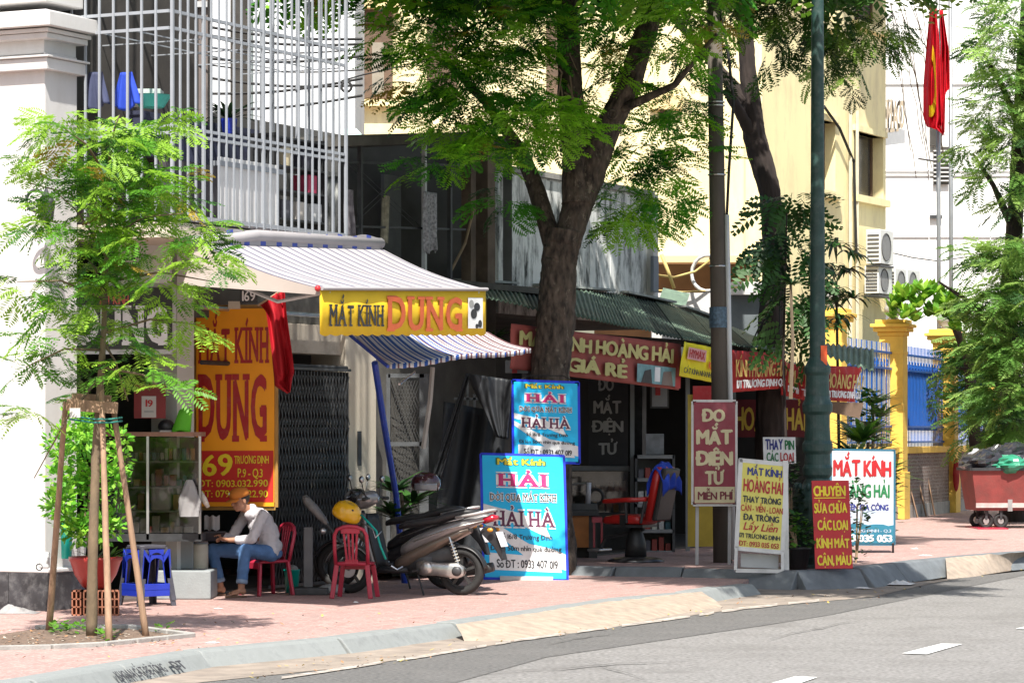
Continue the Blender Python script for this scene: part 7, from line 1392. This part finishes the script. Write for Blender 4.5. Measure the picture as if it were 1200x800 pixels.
# dry hanging vines on the white wall
vn = thing('hanging_vines', 'thin brown vines and wires hanging down the white wall', 'vines', W(1060, 60, 65)); rg = random.Random(14)
for k in range(9):
    x0_ = 1036+k*5+rg.uniform(-3, 3); x1_ = 1070+k*4+rg.uniform(-10, 10); y1_ = rg.uniform(160, 235); pts = [W(x0_+(x1_-x0_)*t**.8+rg.uniform(-2, 2), 5+(y1_-5)*t, 65) for t in np.linspace(0, 1, 8)]; WM().tube(pts, .008, 4).build('vine', M('vine_brown', (.20, .14, .09), .9), vn)
WM().tube([W(1040, 295, 65), W(1070, 302, 65), W(1100, 306, 65), W(1140, 300, 65)], .012, 4).build('wire', rubber, vn)
# ------------------------------------------------------------------ gate posts, blue fence, brick wall
yel = M('gate_ochre', (.78, .50, .09), .8, .08, 2, .15, 40, dirt=.35, dcol=(.35, .2, .05), dscale=2.5); bluep = M('fence_blue', (.01, .09, .36), .5, .1, 5, .03); greyb = M('fence_grey_bar', (.28, .30, .32), .5, .1); brickw = brickmat('brick_low_wall', (.16, .10, .075), (.12, .08, .06), (.22, .2, .18), .22, .07, 0, .5, .012, vert=True)
pd = Vector((1.73, 5.2, 0)).normalized(); GA = math.atan2(pd.y, pd.x); P1 = Vector((W(1047, 0, 58.8).x, 58.8, ZP))
def gpost(k, lab):
    c = P1+pd*5.48*k; rt = thing('gate_pillar', lab, 'pillar', c, GA, 'ochre fence pillars'); h = 3.5
    MB().box((-.23, -.23, 0), (.23, .23, h)).build('shaft', yel, rt, bevel=.01); MB().box((-.27, -.27, 0), (.27, .27, .9)).build('base', yel, rt, bevel=.01)
    for z, e, t in ((h-.35, .24, .06), (h, .26, .08), (h+.08, .33, .08), (h+.16, .38, .07), (h+.23, .30, .08)): MB().box((-e, -e, z), (e, e, z+t-.003)).build('cap_moulding', yel, rt, bevel=.012)
    MB().lathe([(.12, h+.31), (.08, h+.36), (.17, h+.46), (.18, h+.54), (.10, h+.64), (.02, h+.68)], seg=14).build('finial', concrete, rt, smooth=True)
gpost(-1, 'ochre fence pillar farthest left, behind the red banner'); gpost(0, 'ochre fence pillar beside the white standing board'); gpost(1, 'ochre fence pillar partly behind the right tree foliage'); gpost(2, 'ochre fence pillar hidden mostly behind the garbage cart')
for k in (-1, 0, 1):
    c = P1+pd*5.48*k; rt = thing('fence_panel', ('blue and grey barred fence section left of the ochre pillar', 'blue barred fence section between the two ochre pillars', 'blue barred fence section behind the foliage')[k+1], 'fence', c, GA, 'blue fence sections')
    MB().box((.26, -.12, 0), (5.22, .12, 1.25)).build('brick_base', brickw, rt); MB().box((.26, -.17, 1.252), (5.22, .17, 1.38)).build('coping', yel, rt, bevel=.01)
    MB().box((.25, -.14, 0.0), (5.22, -.121, .25)).build('plinth', concrete, rt)
    for z in (1.45, 1.75, 2.85, 3.15): MB().box((.22, -.02, z), (5.26, .02, z+.04)).build('rail', bluep, rt)
    for i in range(33): s = .3+i*.15; MB().box((s-.009, -.009, 1.38), (s+.009, .009, 3.35)).build('bar', greyb if k < 0 and i % 3 else bluep, rt)
    for i in range(16): s = .38+i*.3; MB().ring((s, 0, 2.98), (0, 1, 0), .06, .01, 10, 4).build('scroll', bluep, rt); 
    MB().box((.5, .08, 1.7), (5.0, .1, 3.0)).build('blue_sheet', M('blue_sheet', (.005, .10, .50), .5, .2, .6), rt)
pk = thing('wood_planks', 'old wooden planks leaning against the brick fence base', 'planks', P1+pd*2)
for k in range(3): q = P1+pd*(1.2+k*.9)+Vector((.895, -.3, 0))*.25; WM().beam(q, q-Vector((.2, -.06, 0))+Vector((0, 0, .8+.15*(k % 3))), .12, .02, (1, 0, 0)).build('plank', stake_wood, pk)
rb = thing('red_notice', 'small dark red oval plate on the ochre pillar base', 'plate', W(1121, 556, 63.4)); WM().ell(W(1120.5, 556, 63.55), (.07, .03, .35)).build('plate', p_dred, rb, smooth=True)
# ------------------------------------------------------------------ garbage cart with bags
ct = thing('garbage_cart', 'rusty red wheeled garbage cart heaped with plastic bags', 'garbage cart', (W(1180, 0, 53.3).x, 53.3, ZP), R(4)); rust = M('rust_red', (.20, .035, .03), .7, .2, 4, .3, 30, dirt=.5, dcol=(.10, .05, .04), dscale=3)
MB().add([(-.62, -.45, .32), (.9, -.45, .32), (.9, .45, .32), (-.62, .45, .32), (-.72, -.52, 1.02), (1.0, -.52, 1.02), (1.0, .52, 1.02), (-.72, .52, 1.02)], [(0, 3, 2, 1), (0, 1, 5, 4), (1, 2, 6, 5), (2, 3, 7, 6), (3, 0, 4, 7)]).build('tub', rust, ct, thick=.03)
MB().box((-.65, -.49, .36), (.92, -.455, .44)).build('side_rail', M('pale_rail', (.45, .36, .34), .7, .2, 8), ct); MB().box((-.1, -.5, .30), (-.02, -.46, .5)).build('bracket', steel, ct)
for a, b in (((-.74, -.54, 1.02), (1.02, -.54, 1.02)), ((-.74, .54, 1.02), (1.02, .54, 1.02)), ((-.74, -.54, 1.02), (-.74, .54, 1.02))): MB().beam(a, b, .06, .05).build('rim', dark_metal, ct)
for x, y in ((-.45, -.35), (-.45, .35), (.7, -.35), (.7, .35), (-.2, -.38)): w_ = MB().ring((x, y, .13), (0, 1, 0), .10, .035, 20, 6).build('wheel', rubber, ct, smooth=True); MB().lathe([(.05, -.03), (.05, .03)], seg=12, X=Matrix.Translation((x, y, .13)) @ Matrix.Rotation(PI/2, 4, 'X')).build('hub', steel, w_); MB().box((x-.02, y-.05, .15), (x+.02, y+.05, .33)).build('fork', dark_metal, w_)
def bagm(nm, lab, c, r, mat, seed, parent_rot=0):
    rt = thing('garbage_bag', lab, 'garbage bag', c); m = MB(); 
    V_ = []; nu, nv = 22, 14
    def f(u, v):
        a = u*2*PI; t = v*PI; d = Vector((math.cos(a)*math.sin(t), math.sin(a)*math.sin(t), -math.cos(t))); nz = noise.noise(d*2.2+Vector((seed, 0, 0)))*.35+abs(noise.noise(d*5+Vector((0, seed, 0))))*.3; k_ = 1+nz; return Vector((d.x*r[0]*k_, d.y*r[1]*k_, r[2]*.8+d.z*r[2]*k_))
    m.grid(f, nu, nv).build('film', mat, rt, smooth=False)
bb = M('bag_black', (.025, .025, .03), .22, .3, 6, .4, 18); bg2 = M('bag_grey', (.30, .30, .32), .3, .3, 6, .4, 18); bgn = M('bag_green', (.03, .22, .13), .35, .2, 6, .4, 18)
for k, (x, y, z, r_, mt, lab) in enumerate(((1155, 530, 53.1, (.38, .35, .2), bb, 'black garbage bag at the left end of the cart'), (1182, 533, 52.95, (.32, .3, .16), bgn, 'green garbage bag on the front edge of the cart'), (1192, 520, 53.4, (.42, .35, .22), bb, 'black garbage bag at the top of the heap'), (1150, 519, 53.5, (.25, .25, .16), bg2, 'grey glossy garbage bag behind the left black one'), (1215, 528, 53.2, (.35, .3, .2), bg2, 'grey garbage bag at the right end of the cart'), (1170, 522, 53.5, (.3, .3, .2), bb, 'black garbage bag in the middle of the heap'))):
    p = W(x, y, z); bagm('garbage_bag', lab, (p.x, p.y, ZP+1.0-(.04 if y > 525 else -.05)), r_, mt, k*3.1)
# ------------------------------------------------------------------ right street tree, frangipani hedge
rt_ = thing('leafy_tree', 'light green feathery tree at the right edge above the garbage cart', 'tree', Vector((W(1190, 0, 57).x, 57, ZP)))
bark_tube([Vector((W(1190, 0, 57).x, 57, ZP-.1)), W(1186, 480, 57), W(1180, 380, 57), W(1190, 250, 57), W(1200, 60, 57), W(1210, -120, 57)], [.25, .2, .18, .15, .12, .06], 61).build('trunk', bark2, rt_, smooth=True)
for a, b in (((1182, 400), (1100, 330)), ((1188, 270), (1140, 180)), ((1195, 150), (1150, 60)), ((1184, 460), (1120, 430))): bark_tube([W(*a, 57), W((a[0]+b[0])/2, (a[1]+b[1])/2-8, 56.6), W(*b, 56.4)], [.08, .05, .02], a[0], 8).build('branch', bark2, rt_, smooth=True)
tm3 = [M('leaf3_mid', (.12, .26, .045), .55, .25, 3, 0, trans=.4), M('leaf3_light', (.28, .44, .10), .55, .15, 3, 0, trans=.45), M('leaf3_deep', (.03, .085, .02), .6, .3, 3, 0, trans=.3)]
CR = [c_(1190, 20, 56, .4, 1, .5, 30, .5), c_(1172, 60, 56, .35, 1, .4, 22, .5), c_(1192, 100, 56, .4, 1, .5, 30, .5), c_(1165, 130, 56, .35, .8, .35, 20, .5), c_(1188, 170, 56, .4, 1, .35, 22, .5), c_(1165, 205, 56, .35, .8, .2, 10, .4), c_(1198, 235, 56, .3, .8, .25, 9, .4), c_(1140, 165, 56.3, .15, .5, .2, 4, .4),
      c_(1192, 290, 55.5, .4, 1, .3, 26, .6), c_(1168, 303, 55.5, .35, .8, .2, 16, .6), c_(1135, 300, 55.8, .25, .6, .1, 5, .6), c_(1190, 345, 55.3, .45, 1, .35, 34, .5), c_(1168, 355, 55.5, .4, .9, .25, 24, .4), c_(1175, 400, 55.3, .4, .9, .4, 34, .4), c_(1195, 420, 55.2, .45, .9, .45, 38, .35), c_(1170, 455, 55.2, .3, .8, .3, 18, .35), c_(1185, 480, 55.2, .4, .8, .4, 30, .25), c_(1205, 530, 55.8, .5, .6, .3, 16, .2), c_(1165, 500, 55.9, .3, .5, .3, 14, .1), c_(1240, 350, 56, .5, 1.2, 1.5, 60, .3), c_(1240, 100, 56, .5, 1.2, 1.6, 60, .3)]
foliage('crown', [(a, b, int(n*1.75), l) for a, b, n, l in CR], .38, tm3, rt_, 71)
hb_ = thing('frangipani_tree', 'broad leaved frangipani spreading over the ochre pillars', 'tree', (W(1150, 0, 60.5).x, 60.5, ZP)); bark_tube([Vector((W(1150, 0, 60.5).x, 60.5, ZP)), W(1135, 420, 60), W(1110, 362, 58)], [.14, .1, .05], 81, 10).build('trunk', bark2, hb_, smooth=True)
m = WM(); rg = random.Random(19)
for cx, cy, n_ in ((1056, 356, 12), (1068, 352, 22), (1085, 350, 20), (1102, 358, 20), (1060, 362, 16), (1120, 362, 18), (1110, 372, 12)):
    
    for q in range(7): blade_leaves(m, W(cx+rg.uniform(-14, 14), cy+rg.uniform(-14, 18), 58+rg.uniform(-.5, .5)), n_//2+2, .32, .13, rg, droop=.15, up=.9)
o_ = m.build('crown', [M('leaf_frangipani', (.14, .36, .03), .45, .2, 4, 0, trans=.45), M('leaf_yellow_green', (.30, .52, .05), .45, .2, 4, 0, trans=.4)], hb_); o_['kind'] = 'stuff'
bm_ = thing('dark_hedge', 'dense shadowed greenery behind the fence at the right edge', 'hedge', (W(1180, 0, 63).x+1, 66, ZP)); foliage('leaves', [c_(x, y, 62+(k % 3), .9, .6, .7, 34, .1) for k, (x, y) in enumerate(((1165, 420), (1190, 420), (1230, 420), (1165, 480), (1190, 480), (1230, 480), (1180, 370), (1210, 370)))], .5, [tm3[0], tm3[1], tm3[2]], bm_, 72)
# ------------------------------------------------------------------ litter
pap = M('litter_white', (.62, .61, .60), .6, .15, 20, .3)
def scrap(lab, px, py, Z, w_, h_, seed, mat=None):
    g2 = G(px, py, Z); h_ *= .5; rt = thing('litter', lab, 'litter', g2, seed); m = MB().grid(lambda u, v: Vector(((u-.5)*w_, (v-.5)*w_*.7, h_*(.3+abs(noise.noise(Vector((u*3+seed, v*3, 0))))*1.6)*math.sin(PI*min(1, max(0, u)))*math.sin(PI*v)+.004)), 10, 8); m.build('scrap', mat or pap, rt)
scrap('torn white foam piece lying in the gutter by the right kerb', 1055, 684, ZR+.02, .45, .12, 1.3); scrap('small white scrap in the gutter left of the foam piece', 1012, 689, ZR+.02, .2, .05, 2.2); scrap('crumpled clear bag on the pavement by the marble base', 20, 718, 0, .42, .16, 3.1, M('milky_film', ())); scrap('white paper scrap on the sunny pavement near the kerb', 249, 753, 0, .14, .02, 4.4); scrap('paper scrap on the pavement in front of the seated man', 256, 713, 0, .12, .015, 5); scrap('white cup lid on the ground under the empty red chair', 417, 706, 0, .06, .04, 6); scrap('wrapper on the pavement right of the white board', 1084, 651, ZP, .2, .04, 7); scrap('wrapper lying on the bricks near the ochre pillar', 1072, 643, ZP, .15, .04, 8); scrap('grey stone chip in the gutter middle', 803, 700, ZR+.02, .16, .08, 9, concrete)
rl = thing('red_scrap', 'red plastic scrap under the garbage cart wheel', 'litter', G(1155, 620, ZP)); WM().box(G(1146, 620, ZP), G(1166, 617, ZP)+Vector((0, 0, .02))).build('scrap', red_plastic, rl)
bpy.data.scenes.remove(TS)
for o in S.objects:
    if o.type == 'MESH' and not o.data.materials: print('nomat', o.name)
